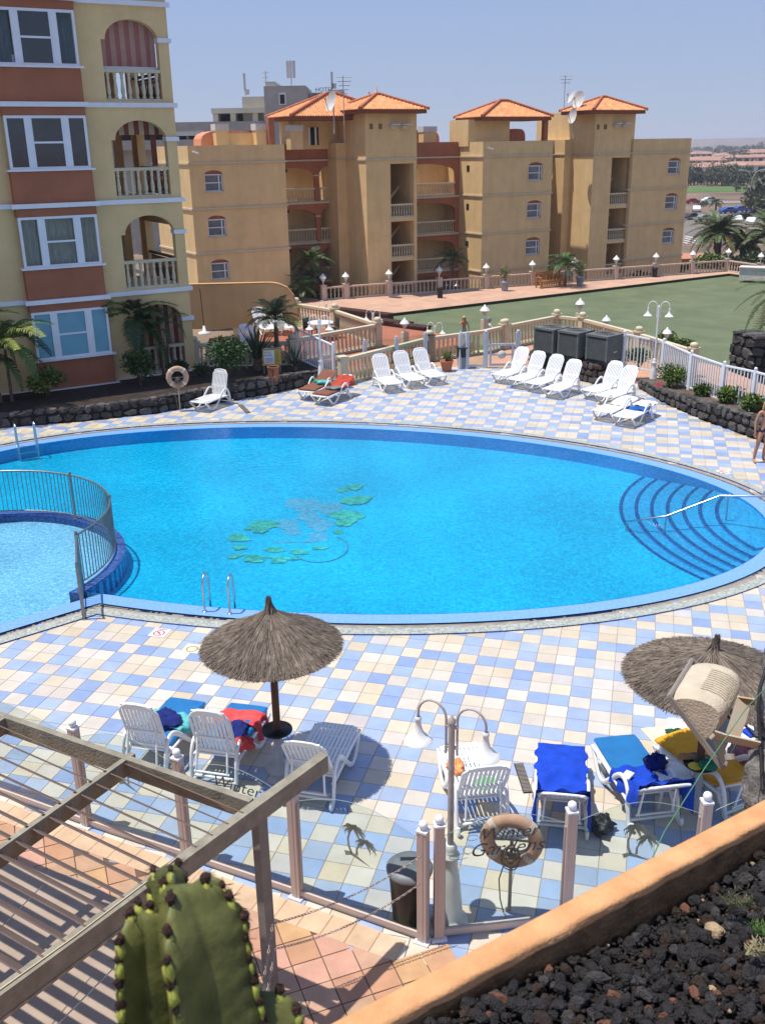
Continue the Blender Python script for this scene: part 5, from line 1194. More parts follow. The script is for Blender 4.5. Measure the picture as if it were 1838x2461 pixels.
# ------------------------------------------------------------------ grey air conditioning units
acg = M('grey_green_metal', (.12, .125, .118), .6, .2, 3); acd = M('dark_louvre', (.03, .032, .033), .6, .3, 4)
def ac(label, p, rz, first=None):
    if first: return dup(first, p, rz, label)
    t = thing('air_conditioner', label, 'air conditioner', p, rz, 'grey outdoor air conditioning units'); W = .92; Hh = .86
    mb = MB(); mb.box((0, 0, .07), (W*.82, W*.82, .14)); ob('plinth', mb, acd, t)
    mb = MB(); mb.box((0, 0, .14+Hh/2), (W-.05, W-.05, Hh-.04)); ob('coil_core', mb, acd, t)
    for sx in (-1, 1):
        for sy in (-1, 1): mb = MB(); mb.box((sx*(W/2-.03), sy*(W/2-.03), .14+Hh/2), (.07, .07, Hh)); ob('corner_post', mb, acg, t)
    mb = MB()
    for k in range(22): z = .20+k*(Hh-.12)/22; [mb.box((0, sy*(W/2-.012), z), (W-.12, .018, .018)) for sy in (-1, 1)]; mb.box((-(W/2-.012), 0, z), (.018, W-.12, .018))
    ob('louvres', mb, acg, t, 'stuff')
    mb = MB(); mb.box((W/2-.01, 0, .14+Hh/2), (.02, W-.14, Hh-.03)); ob('access_panel', mb, acg, t); mb = MB(); mb.box((W/2+.003, .05, .45), (.006, .22, .04)); mb2 = ob('type_plate', mb, offwh, t)
    mb = MB(); mb.box((0, 0, .14+Hh+.025), (W+.04, W+.04, .07)); mb.lathe([(.36, .14+Hh+.06), (.36, .14+Hh+.085), (.33, .14+Hh+.085), (.33, .14+Hh+.062)], n=24, cap=False); ob('top_cover', mb, acg, t)
    mb = MB(); [mb.tube([(r*cos(2*pi*j/20), r*sin(2*pi*j/20), .14+Hh+.075) for j in range(20)], .006, 4, closed=True) for r in (.1, .18, .26)]; ob('fan_grille', mb, acd, t); return t
a1 = ac('grey air conditioning unit farthest left on the stone platform', at(1322, 853, .7), radians(-48))
ac('grey air conditioning unit in the middle of the stone platform', at(1380, 862, .7), radians(-48), a1); ac('grey air conditioning unit nearest on the right of the stone platform', at(1448, 872, .7), radians(-48), a1)

# ------------------------------------------------------------------ bins, pots, signs, lifebuoys
t = thing('waste_bin', 'dark bin with grey lid against the near glass screen', 'bin', at(985, 2215)); mb = MB(); mb.lathe([(.19, 0), (.22, .55), (.235, .72), (.25, .74)], n=24); ob('bin_body', mb, M('dark_brown_plastic', (.03, .022, .02), .55), t); mb = MB(); mb.lathe([(.255, .73), (.26, .76), (.22, .80), (.12, .82), (0, .825)], n=24); mb.box((0, .06, .825), (.2, .05, .006), mi=1); ob('bin_lid', mb, [greyp, blackm], t)
t = thing('waste_bin', 'grey bin with black bag rim standing by the balustrade near the gate', 'bin', at(1112, 884)); mb = MB(); mb.lathe([(.2, 0), (.23, .5)], n=18); ob('bin_body', mb, M('mid_grey_bin', (.22, .23, .25), .5), t); mb = MB(); mb.lathe([(.235, .45), (.25, .78), (.28, .80), (.28, .84), (.24, .84), (.2, .6)], n=18, cap=False); ob('bin_liner', mb, blackm, t)
t = pot('flower_pot', 'terracotta flower pot right of the three loungers', at(1073, 892), .24, .42, M('terracotta_pot', (.36, .13, .07), .85)); shrub('potted_plant', 'thin leggy plant growing in the terracotta pot', at(1073, 892)+Vector((0, 0, .40)), (.25, .25, .22), 260, [lf_g, lf_y], .12, .04, 4, 'plant')
t = thing('slatted_basket', 'brown slatted litter basket on legs before the left stone wall', 'bin', at(661, 941)+Vector((0, -.15, 0)))
mb = MB(); [mb.tube([(.15*cos(a), .15*sin(a), .42), (.2*cos(a), .2*sin(a), .92)], .017, 4, flat=.5) for a in [2*pi*i/18 for i in range(18)]]; ob('slats', mb, M('red_brown_slat', (.30, .12, .07), .8), t)
mb = MB(); mb.tube([(.205*cos(2*pi*j/20), .205*sin(2*pi*j/20), .93) for j in range(20)], .018, 5, closed=True); mb.lathe([(0, .44), (.15, .44)], n=16); ob('rim', mb, MATS['red_brown_slat'], t)
mb = MB(); [mb.tube([(x, 0, 0), (x, 0, .5)], .014, 5) for x in (-.19, .19)]; ob('stand', mb, blackm, t)
t = thing('notice_board', 'yellow framed pool notice on posts in front of the agave', 'sign', at(656, 893, .5)+Vector((0, -.1, 0)), radians(12))
mb = MB(); mb.box((0, 0, .55), (.66, .04, .58)); ob('frame', mb, M('yellow_sign_paint', (.55, .40, .06), .5, .05), t); mb = MB(); mb.box((-.10, -.024, .56), (.36, .01, .48)); ob('paper', mb, white, t); mb = MB(); mb.box((.20, -.024, .56), (.18, .01, .48)); ob('side_panel', mb, M('mustard_panel', (.50, .36, .05), .5), t); mb = MB(); mb.box((0, 0, .86), (.7, .06, .04)); ob('header_rail', mb, greyp, t)
for tx, z, s_ in (('POOL', .70, .10), ('RULES', .60, .10)): o = text(tx, s_, M('sign_ink', (.02, .03, .12), .6), t, ext=.001); o.location = (-.26, -.032, z); o.rotation_euler = (pi/2, 0, 0)
mb = MB(); [mb.box((0, -.031, .55-.06*i), (.0, 0, 0)) for i in range(0)]; [mb.box((-.10, -.031, .52-.045*i), (.28, .003, .012)) for i in range(4)]; [mb.box((.20, -.031, .76-.055*i), (.12, .003, .012)) for i in range(8)]; ob('printed_lines', mb, MATS['sign_ink'], t, 'stuff')
mb = MB(); [mb.box((x, .02, .1), (.05, .05, .3)) for x in (-.3, .3)]; ob('sign_legs', mb, greyp, t)
buoym = M('faded_orange_lifebuoy', (.52, .30, .20), .75, .15, 9, .15)
def lifebuoy(label, p, z, R, stand_m, rz, tiltx=0, post=True):
    t = thing('lifebuoy_stand', label, 'lifebuoy', p, rz); mb = MB(); n = 36; r = R*.24
    mb.tube([((R-r)*cos(2*pi*i/n), 0, z+(R-r)*sin(2*pi*i/n)) for i in range(n)], r, 12, closed=True, up=Vector((0, 1, 0)), flat=.75); ob('ring', mb, buoym, t)
    for k in range(4): a = pi/4+pi/2*k; mb = MB(); mb.tube([((R-r)*cos(a+d), 0, z+(R-r)*sin(a+d)) for d in (-.12, 0, .12)], r*1.06, 12, up=Vector((0, 1, 0)), flat=.76); ob('band', mb, M('pale_buoy_band', (.62, .50, .42), .7), t)
    mb = MB(); mb.tube([(-R*1.03, .02, z-.02), (0, .05, z-.03), (R*1.03, .02, z+.0)], .014, 6); ob('cross_bar', mb, stand_m, t)
    mb = MB(); mb.tube([(0, .06, 0), (0, .06, z-.02)], .02, 8); ob('post', mb, stand_m, t)
    mb = MB(); rr = random.Random(4)
    for k in range(7): w0 = rr.uniform(.03, .11); dz = rr.uniform(.12, .34); mb.tube([(rr.uniform(-.03, .03), -.04-.01*k, z-.03)]+[(w0*sin(q)*(1 if k % 2 else -1), -.04-.01*k, z-.03-dz*(1-cos(q))/2) for q in [2*pi*i/12 for i in range(1, 12)]]+[(0, -.04-.01*k, z-.03)], .007, 5)
    mb.tube([(-.05, -.05, z-.2), (-.12, -.06, z-.5), (-.10, -.05, .25), (-.06, 0, .02)], .008, 5); ob('rope', mb, M('grey_rope', (.22, .17, .11), .9), t)
lifebuoy('faded orange lifebuoy with coiled rope on a thin post behind the near glass screen', at(1222, 2198), 1.03, .35, M('weathered_post_paint', (.40, .33, .25), .8), radians(-12))
lifebuoy('faded orange lifebuoy on a post in front of the left stone wall', at(437, 984)+Vector((0, -.2, 0)), 1.15, .37, MATS['weathered_post_paint'], radians(15))

# ------------------------------------------------------------------ rails, ladders, gate, marks
def ladder(label, a, b, dirv, h=.75, reach=.62):
    t = thing('pool_ladder', label, 'ladder', group='steel pool ladders'); d = Vector(dirv).normalized()
    for p in (a, b):
        p = Vector(p); mb = MB(); P = [p, p+Vector((0, 0, h-.2))]+[p+d*(.17-.17*cos(q))+Vector((0, 0, h-.2+.17*sin(q))) for q in [pi*i/8 for i in range(1, 9)]]+[p+d*.36+Vector((0, 0, .1)), p+d*.40+Vector((0, 0, -.5))]
        mb.tube(P, .022, 8); ob('handrail', mb, metal, t); mb = MB(); mb.lathe([(.05, 0), (.05, .012), (.022, .02)], p, 10); ob('foot_plate', mb, metal, t)
    for z in (-.12, -.36): mb = MB(); mb.box((Vector(a)+Vector(b))/2+d*.38+Vector((0, 0, z)), ((Vector(a)-Vector(b)).length, .08, .03), atan2((Vector(b)-Vector(a)).y, (Vector(b)-Vector(a)).x)); ob('rung', mb, metal, t)
ladder('steel pool ladder at the near side behind the parasol', at(493, 1470), at(553, 1475), (.12, 1, 0)); ladder('steel pool ladder at the far left side of the pool', at(42, 1072), at(87, 1066), (.5, -1, 0))
t = thing('pool_handrail', 'long bent steel handrail running down the pool entry steps', 'handrail'); f = lambda x, y, z: at(1250+x/2.81, 1050+y/2.81, z)
mb = MB(); mb.tube([f(1850, 395, .75), f(1640, 402, .75), f(1345, 398, .62), f(985, 535, .12), f(715, 572, -.12), f(710, 655, -.45)], .024, 8); ob('rail', mb, metal, t)
a = f(1385, 575, -.1); mb = MB(); mb.tube([a, (a.x, a.y, .6)], .02, 8); ob('post', mb, metal, t); a = f(982, 545, .1); mb = MB(); mb.tube([a, (a.x, a.y, -.4)], .02, 8); ob('post', mb, metal, t)
a = f(1630, 400, .75); mb = MB(); mb.tube([a, a+Vector((.25, .25, .15))], .03, 8); ob('bracket', mb, metal, t)
# curved railing of the paddling pool
t = thing('curved_railing', 'curved steel bar railing on the mosaic curb of the paddling pool', 'railing'); rm = M('dull_steel_rail', (.24, .24, .235), .4, .2, 12, metal=.7)
hR = 1.12; RR = KR-.22
arcp = [(KC[0]+RR*cos(radians(a)), KC[1]+RR*sin(radians(a))) for a in range(-24, 181, 2)]
end = at(203, 1488); full = [(end.x, end.y)]+[((end.x+arcp[0][0])/2, (end.y+arcp[0][1])/2)]+arcp
mb = MB(); mb.tube([(x, y, hR) for x, y in full], .022, 6); ob('top_rail', mb, rm, t); mb = MB(); mb.tube([(x, y, .12) for x, y in full], .016, 6); ob('bottom_rail', mb, rm, t)
bm = MB().box((0, 0, .5), (.016, .016, 1.0)).mesh('bar', rm)
for a in [q*2.05-22.5 for q in range(96)]: inst('bar', bm, t, (KC[0]+RR*cos(radians(a)), KC[1]+RR*sin(radians(a)), .12), radians(a))
for k in range(1, 16): f_ = k/16; inst('bar', bm, t, (end.x+(arcp[0][0]-end.x)*f_, end.y+(arcp[0][1]-end.y)*f_, .12))
for q in [(end.x, end.y)]+[(KC[0]+RR*cos(radians(a)), KC[1]+RR*sin(radians(a))) for a in (-24, 18, 60, 100, 140)]:
    mb = MB(); mb.box((0, 0, hR/2), (.05, .05, hR)); mb.lathe([(.03, hR), (.035, hR+.03), (0, hR+.06)], n=8); mb.box((0, 0, .008), (.1, .1, .016)); ob('post', mb, rm, t, loc=(q[0], q[1], 0 if q[1] < 17.2 else .035))
# white gate with posts
t = thing('gate', 'white gate with a round plate between tall posts at the top of the deck', 'gate'); pa, pb = at(1172, 884), at(1236, 883); d = (pb-pa).normalized(); L = (pb-pa).length; an = atan2(d.y, d.x)
def gb(mb, x0, x1, z0, z1, y=0): p = pa+d*((x0+x1)/2); mb.box((p.x, p.y, (z0+z1)/2), (x1-x0, .05, z1-z0), an); return mb
for x in (-.1, L+.1): mb = MB(); p = pa+d*x; mb.box((p.x, p.y, .68), (.18, .12, 1.36), an); mb.lathe([(.04, 1.36), (.07, 1.41), (.05, 1.46), (0, 1.48)], p, 8); ob('gate_post', mb, M('grey_white_metal', (.50, .53, .57), .5), t)
mb = MB(); [gb(mb, *q) for q in ((.05, .13, .08, .95), (L-.13, L-.05, .08, .95), (.13, L-.13, .87, .95), (.13, L-.13, .08, .16))]; ob('gate_frame', mb, MATS['grey_white_metal'], t)
mb = MB(); p = pa+d*(L/2); mb.lathe([(0, 0), (.16, 0), (.16, .02), (0, .02)], n=20); o = ob('round_plate', mb, offwh, t, loc=(p.x, p.y-.03, .52)); o.rotation_euler = (pi/2, 0, an)
mb = MB(); gb(mb, .13, L-.13, .48, .54); ob('gate_bar', mb, MATS['grey_white_metal'], t)
# stepped glass panels with white posts towards the gate
def screen(label, posts, z=0, h=1.3, m=None, glass=True, gh_=1.15, nm='glass_screen'):
    t = thing(nm, label, 'glass fence'); m = m or MATS['grey_white_metal']
    for q in posts: mb = MB(); mb.box((q[0], q[1], z+h/2), (.13, .13, h), .4); mb.lathe([(.03, z+h), (.055, z+h+.035), (.04, z+h+.08), (0, z+h+.09)], (q[0], q[1], 0), 8); ob('post', mb, m, t)
    for a, b in zip(posts[:-1], posts[1:]):
        a, b = Vector((*a[:2], z)), Vector((*b[:2], z)); mb = MB(); mb.beam(a+Vector((0, 0, .1)), b+Vector((0, 0, .1)), .06, .08); ob('bottom_rail', mb, m, t); mb = MB(); mb.beam(a+Vector((0, 0, gh_/2+.14)), b+Vector((0, 0, gh_/2+.14)), .012, gh_); ob('glass_pane', mb, screenglass, t)
    return t
def glassmat(name, tint, alpha):
    m = bpy.data.materials.new(name); m.use_nodes = True; t_ = m.node_tree; N = t_.nodes; N.clear(); out = N.new('ShaderNodeOutputMaterial'); mx = N.new('ShaderNodeMixShader'); tr = N.new('ShaderNodeBsdfTransparent'); gl = N.new('ShaderNodeBsdfGlossy'); fr = N.new('ShaderNodeLayerWeight'); fr.inputs['Blend'].default_value = alpha
    tr.inputs[0].default_value = (*tint, 1); gl.inputs['Roughness'].default_value = .03; t_.links.new(fr.outputs['Fresnel'], mx.inputs[0]); t_.links.new(tr.outputs[0], mx.inputs[1]); t_.links.new(gl.outputs[0], mx.inputs[2]); t_.links.new(mx.outputs[0], out.inputs[0]); return m
screenglass = glassmat('clear_screen_glass', (.88, .93, .92), .12)
screen('pale posts and glass panes between the bin and the gate', [dk(1106, 886), dk(1121, 886), dk(1166, 884)], h=1.36)
screen('pale stepped glass screen behind the three loungers', [dk(878, 903), dk(953, 893), dk(1022, 882)], z=.0, h=1.3)
# drain covers and printed floor tiles
def gridcover(label, c, l, w_, rz):
    t = thing('drain_grate', label, 'drain', c, rz); mb = MB(); mb.box((0, 0, .004), (l, w_, .008)); ob('frame', mb, blackm, t); mb = MB(); [mb.box((-l/2+.02+i*.03, 0, .012), (.014, w_-.02, .01)) for i in range(int(l/.03))]; ob('bars', mb, M('drain_bar_metal', (.25, .22, .19), .6), t, 'stuff')
a, b = at(1245, 1835, .01), at(1268, 1905, .01); gridcover('slotted drain beside the royal blue lounger', (a+b)/2, (b-a).length, .13, atan2((b-a).y, (b-a).x))
a, b = at(577, 972, .01), at(597, 992, .01); gridcover('narrow drain slot near the single left lounger', (a+b)/2, (b-a).length, .16, atan2((b-a).y, (b-a).x))
redi = M('red_sign_ink', (.45, .04, .04), .5)
def floorsign(label, c, kind):
    t = thing('floor_sign', label, 'floor sign', c, TA); mb = MB(); mb.box((0, 0, .003), (.31, .31, .006)); ob('plate', mb, white if kind else M('pale_yellow_plate', (.62, .58, .42), .5), t)
    m = redi if kind == 1 else M('brown_sign_ink', (.40, .33, .2), .6); mb = MB(); mb.tube([(.095*cos(2*pi*j/24), .095*sin(2*pi*j/24)-.02, .008) for j in range(24)], .012, 4, closed=True, flat=.3)
    if kind == 1: mb.box((0, -.02, .009), (.19, .018, .004), -.8); mb.box((-.02, -.0, .008), (.05, .02, .003), .4); mb.box((.01, -.03, .008), (.09, .015, .003), .9); mb.box((0, .12, .008), (.2, .02, .003))
    ob('printed_symbol', mb, m, t, 'stuff')
floorsign('white floor tile with a red no diving symbol near the paddling pool', at(384, 1521), 1); floorsign('pale floor plate with a round mark left of the thatched parasol', at(463, 1559), 0); floorsign('white printed floor tile at the right end of the pool', at(1736, 1135), 1); floorsign('pale floor plate with round drain on the far deck', at(1176, 974), 0)
mb = MB(); mb.box((0, 0, 0), (.62, .03, .3)); o = tag(ob('wall_plate', mb, M('grey_plate', (.12, .12, .12), .6)), 'small framed plate on the far left stone wall', 'sign'); p = at(125, 994, .22); o.location = (p.x, p.y-.05, .25); o.rotation_euler = (0, 0, .25)
mb = MB(); [mb.box(q, s_) for q, s_ in (((0, -.02, .14), (.66, .03, .03)), ((0, -.02, -.14), (.66, .03, .03)), ((-.31, -.02, 0), (.03, .03, .3)), ((.31, -.02, 0), (.03, .03, .3)))]; ob('plate_frame', mb, offwh, o)
# ------------------------------------------------------------------ near glass screen with etched panes
pm = M('pinkish_brown_screen_paint', (.50, .40, .35), .45, .06, 4, spec=.4); etch = M('etched_green_grey', (.25, .28, .22), .7, .2, 9)
SP = [(-6.73, 11.86), (-3.89, 10.44), (-2.47, 9.77), (-1.06, 9.10), (.37, 8.39)]; SP2 = [(.54, 8.44), (1.97, 8.63), (3.45, 8.75), (4.9, 8.9)]
t = thing('glass_screen', 'near glass screen with pinkish brown posts and etched arched panes', 'glass fence')
def scrpost(q, h, rz):
    mb = MB(); mb.box((0, 0, h/2), (.105, .105, h), 0); mb.box((0, -.054, h/2), (.03, .006, h-.02), 0); o = ob('post', mb, pm, t, loc=(q[0], q[1], 0)); o.rotation_euler = (0, 0, rz)
    mb = MB(); mb.box((0, 0, h+.012), (.118, .118, .024)); mb.lathe([(.02, h+.02), (.02, h+.035), (.042, h+.05), (.05, h+.08), (.042, h+.11), (.02, h+.128), (0, h+.13)], n=14); ob('cap', mb, white, o)
    mb = MB(); mb.box((0, 0, .012), (.17, .17, .024)); ob('foot_plate', mb, white, o)
def rib_curve(mb, P, w_): 
    "flat ribbon in the pane plane with tapering width"
    vs = []; n = len(P)
    for i, (x, z) in enumerate(P):
        a = P[max(0, i-1)]; b = P[min(n-1, i+1)]; dx, dz = b[0]-a[0], b[1]-a[1]; l = sqrt(dx*dx+dz*dz) or 1; ww = w_(i/(n-1)) if callable(w_) else w_
        vs += [(x-dz/l*ww, 0, z+dx/l*ww), (x+dz/l*ww, 0, z-dx/l*ww)]
    mb.add(vs, [(2*i, 2*i+1, 2*i+3, 2*i+2) for i in range(n-1)])
def palm_emblem():
    mb = MB()
    rib_curve(mb, [(-.02, -.16), (-.05, -.08), (-.055, 0), (-.03, .08), (.0, .12)], lambda f: .013*(1-.5*f))
    rib_curve(mb, [(.03, -.16), (.03, -.09), (.06, -.04), (.11, 0.0)], lambda f: .012*(1-.5*f))
    for cx, cz, s in ((0, .13, 1.0), (.115, .01, .9)):
        for an, l in ((165, .12), (140, .10), (195, .10), (215, .07), (60, .08), (25, .11), (0, .13), (-22, .14), (-50, .10), (100, .06)):
            a = radians(an); P = [(cx+s*l*f*cos(a), cz+s*(l*f*sin(a)-.05*f*f*l/.1)) for f in [k/6 for k in range(7)]]; rib_curve(mb, P, lambda f: .014*s*(sin(pi*min(1, .15+f*.85))))
            for k in range(2, 7):
                x, z = P[k-1]; rib_curve(mb, [(x, z), (x-.004, z-.02*s-.004*k)], lambda f: .004*(1-f*.7))
    rib_curve(mb, [(-.09, -.17), (-.03, -.155), (.03, -.18), (.09, -.21), (.16, -.24)], lambda f: .024*(1-f)+.002)
    return mb.mesh('palm_emblem', etch)
pe = palm_emblem()
def pane(a, b, deco):
    a, b = Vector((*a, 0)), Vector((*b, 0)); d = (b-a).normalized(); L = (b-a).length; rz = atan2(d.y, d.x)
    mb = MB(); mb.box((L/2, 0, .085), (L-.1, .05, .06)); mb.box((L/2, 0, .035), (L-.1, .03, .03)); o = ob('bottom_rail', mb, pm, t, loc=a); o.rotation_euler = (0, 0, rz)
    for x in (.062, L-.062): mb = MB(); mb.box((x, 0, .72), (.018, .03, 1.2)); o = ob('glazing_bead', mb, pm, t, loc=a); o.rotation_euler = (0, 0, rz)
    n = 16; P = [(.06, .11), (L-.06, .11)]+[(L-.06-(L-.12)*i/n, 1.36+.2*sin(pi*i/n)) for i in range(n+1)]
    mb = MB(); mb.poly(P, -.004, .004, 0, mapf=lambda x, z, y: (x, y, z)); g = ob('glass_pane', mb, screenglass, t, loc=a); g.rotation_euler = (0, 0, rz)
    mb = MB(); mb.tube([(p[0], 0, p[1]) for p in P[2:]], .0035, 4); ob('glass_edge', mb, M('green_glass_edge', (.30, .38, .34), .2), g)
    if deco == 'palm': o = inst('etched_palm', pe, g, (L*.48, -.008, 1.08), sc=1.25)
    elif deco == 'text':
        for s_, x, z, k in (('Winter', L*.5-.30, 1.25, .22), ('Gardens', L*.5-.40, 1.05, .24)):
            o = text(s_, k, M('etched_dark_lettering', (.075, .08, .08), .7), g, 'etched_text', .35, .001); o.location = (x, -.008, z); o.rotation_euler = (pi/2, 0, 0)
        for cx, cz, r1, r2 in ((L*.5-.50, 1.07, .11, .035), (L*.5-.4, 1.15, .06, .05), (L*.5-.36, 1.3, .06, .035)):
            mb = MB(); rib_curve(mb, [(cx+r1*cos(q), cz+r2*sin(q)) for q in [pi*.1+2*pi*.85*i/20 for i in range(21)]], .0035); o = ob('etched_flourish', mb, etch, g); o.location = (0, -.008, 0)
deco = ['text', 'palm', 'text', 'palm']
for i in range(4): pane(SP[i], SP[i+1], deco[i])
for i, q in enumerate(SP): scrpost(q, 1.47, radians(-26))
pane(SP2[0], SP2[1], 'text'); pane(SP2[1], SP2[2], 'palm'); pane(SP2[2], SP2[3], None)
for i, q in enumerate(SP2): scrpost(q, 1.5, radians(6))

# ------------------------------------------------------------------ slatted pergola
bm_ = M('weathered_beam', (.25, .225, .17), .85, .3, 5, .5, 40, streak=(1, 1, 1), coords='World', detail=8); sl_ = M('purple_brown_slat', (.135, .095, .078), .75, .15, 6, .2)
t = thing('pergola', 'weathered grey brown pergola frame with thin angled slats in the lower left', 'pergola')
zt_ = 2.5
def hb2(name, a, b, w_, h, m=bm_, z=zt_): mb = MB(); mb.beam((a[0], a[1], z-h/2), (b[0], b[1], z-h/2), w_, h, up=Vector((0, 0, 1))); return ob(name, mb, m, t)
dA = Vector((cos(radians(52.5)), sin(radians(52.5)))); pA = Vector((-.625, 8.31)); A0 = pA-dA*5.2
hb2('main_beam', A0, pA, .10, .19)
mb = MB(); q0 = A0+Vector((dA.y, -dA.x))*.035; q1 = pA-dA*1.9+Vector((dA.y, -dA.x))*.035; mb.beam((q0.x, q0.y, zt_-.205), (q1.x, q1.y, zt_-.205), .05, .025); ob('beam_lip', mb, M('rusty_lip', (.30, .25, .17), .8, .35, 12), t)
dB = Vector((cos(radians(-28.3)), sin(radians(-28.3)))); B1 = Vector((-1.27, 7.6)); hb2('cross_beam', B1-dB*6.5, B1, .07, .21, z=zt_-.01)
dC = Vector((cos(radians(58.8)), sin(radians(58.8))))
C1 = Vector((-2.56, 8.40)); hb2('rafter', C1-dC*5.2, C1, .06, .19, z=zt_-.012)
C2 = Vector((-4.10, 9.14)); hb2('rafter', C2-dC*5.6, C2, .06, .19, z=zt_-.012)
C3 = Vector((-5.7, 9.95)); hb2('rafter', C3-dC*5.6, C3, .06, .19, z=zt_-.012)
mb = MB(); mb.box((0, 0, 1.17), (.12, .10, 2.34)); mb.box((0, 0, .01), (.2, .2, .02)); o = ob('post', mb, M('grey_post_paint', (.20, .185, .165), .6, .2, 5), t, loc=(-1.22, 7.66, 0)); o.rotation_euler = (0, 0, radians(52))
# slats, narrow side to the camera, broad side to the sun
dS = Vector((cos(radians(-32)), sin(radians(-32)), 0)); v = (at(430, 1900, 2.45)-CAM).normalized(); tdir = (v-dS*v.dot(dS)).normalized(); nrm = dS.cross(tdir).normalized()
def slat(p0, p1):
    p0, p1 = Vector((*p0, 2.44)), Vector((*p1, 2.44)); mb = MB(); W_ = .185; vs = []
    for p, tp in ((p0, .25), (p0.lerp(p1, .12), 1), (p1, 1)):
        for a, b in ((-1, -1), (1, -1), (1, 1), (-1, 1)): vs.append(p+tdir*(a*W_/2*tp)+nrm*(b*.006))
    mb.add(vs, [(0, 1, 2, 3)[::-1], (8, 9, 10, 11)]+[(k*4+j, k*4+(j+1) % 4, (k+1)*4+(j+1) % 4, (k+1)*4+j) for k in range(2) for j in range(4)]); return mb
def hit(p, d, q, e):
    den = d.x*e.y-d.y*e.x; w2 = q-p; return p+d*((w2.x*e.y-w2.y*e.x)/den)
d2 = Vector((dS.x, dS.y))
for k in range(26):
    s = C1-dC*(.13+.191*k)
    e = hit(s, d2, pA, dA)
    ob('slat', slat(s, e), sl_, t)
    if k < 26:
        e2 = C2-dC*(.13+.191*k); ob('slat', slat(e2, hit(e2, d2, C1, dC)), sl_, t)
        if k < 12: e3 = C3-dC*(.13+.191*k); ob('slat', slat(e3, hit(e3, d2, C2, dC)), sl_, t)
mb = MB(); a = A0+dA*1.2; mb.tube([(a.x, a.y, zt_+.008), ((a+dA*1.0).x+.02, (a+dA*1.0).y, zt_+.008), ((a+dA*1.9).x-.01, (a+dA*1.9).y, zt_+.008), ((a+dA*2.1).x-.03, (a+dA*2.1).y, zt_+.008)], .006, 5); tag(ob('wire', mb, M('cream_wire', (.55, .45, .28), .6)), 'thin cream wire lying on the main pergola beam', 'wire')
mb = MB(); mb.tube([at(105, 2126, 1.2), at(0, 2232, 1.2), at(-60, 2300, 1.2)], .006, 5); tag(ob('cable', mb, metal), 'thin steel cable under the pergola at the left edge', 'cable')
mb = MB(); mb.tube([at(330, 2270, 1.2), at(140, 2461, 1.2), at(60, 2540, 1.2)], .007, 5); tag(ob('cable', mb, metal), 'dark steel cable under the main pergola beam', 'cable')
# frame edge at the foot of the post
mb = MB(); mb.beam(at(560, 2338, .06), at(655, 2402, .06), .04, .05); mb.beam(at(655, 2402, .06), at(632, 2425, .06), .04, .05); mb.beam(at(560, 2356, .03), at(640, 2412, .03), .10, .05); tag(ob('threshold_frame', mb, M('pale_aluminium', (.42, .42, .42), .4, metal=.3)), 'pale metal threshold strip ending at the pergola post', 'strip')

# ------------------------------------------------------------------ chains
cm = M('galvanised_chain', (.40, .33, .30), .4, .3, 20, metal=.6)
def chain(label, P, sag):
    mb = MB(); up = Vector((0, 0, 1)); step = .034
    for a, b, sg in zip(P[:-1], P[1:], sag):
        a, b = Vector(a), Vector(b); n = max(2, int((b-a).length/step)); pts = [a.lerp(b, i/n)-Vector((0, 0, sg*4*(i/n)*(1-i/n))) for i in range(n+1)]
        for i in range(n):
            c = (pts[i]+pts[i+1])/2; d = (pts[i+1]-pts[i]).normalized(); s_ = d.cross(up).normalized(); u_ = s_.cross(d)
            w_ = s_ if i % 2 else u_
            mb.tube([c+d*(.024*cos(q))+w_*(.0105*sin(q)) for q in [2*pi*k/8 for k in range(8)]], .0036, 4, closed=True)
    tag(ob('chain', mb, cm, kind=None), label, 'chain', 'galvanised chains across the terrace')
pp = Vector((-1.20, 7.60))
chain('upper chain from the screen corner post round the pergola post', [(.34, 8.30, 1.22), (pp.x+.05, pp.y, 1.02), (-1.25, 6.3, .85), (-1.7, 5.2, .95)], [.10, .1, .05])
chain('lower chain from the screen corner post towards the pergola post', [(.33, 8.30, .86), (pp.x+.06, pp.y-.02, .72), (-1.3, 6.1, .55), (-1.9, 5.0, .6)], [.12, .1, .05])

# ------------------------------------------------------------------ planter with orange coping and lava rock
Wd = Vector((cos(radians(31.4)), sin(radians(31.4)))); Wn = Vector((Wd.y, -Wd.x))     # Wn points to the camera side
WO = Vector((-.182, 1.608)); zW = 6.4
def wp(s, o): p = WO+Wd*s+Wn*o; return (p.x, p.y)
cop = M('orange_painted_coping', (.54, .26, .11), .88, .10, 12, .22, 90, coords='World', detail=12, col2=(.64, .34, .155))
t = thing('planter', 'raised planter with a worn orange rendered wall and black lava rocks', 'planter')
mb = MB(); n = 90; s0, s1 = -1.6, 2.4; rr = random.Random(2); vs = []
prof = [(0.024, -6.4), (0.024, -.006), (.026, -.001), (.032, .001), (.055, .0015), (.080, .0), (.089, -.003), (.092, -.010), (.092, -.09), (.094, -.40)]
for i in range(n+1):
    s = s0+(s1-s0)*i/n
    for k, (o, z) in enumerate(prof):
        jt = rr.uniform(-1, 1)*(.0025 if 5 <= k <= 8 else .0006); p = wp(s, o+jt); vs.append((*p, zW+z+jt*.7))
K = len(prof); mb.add(vs, [(i*K+k, i*K+k+1, (i+1)*K+k+1, (i+1)*K+k) for i in range(n) for k in range(K-1)], 0, None, True); ob('planter_wall', mb, cop, t)
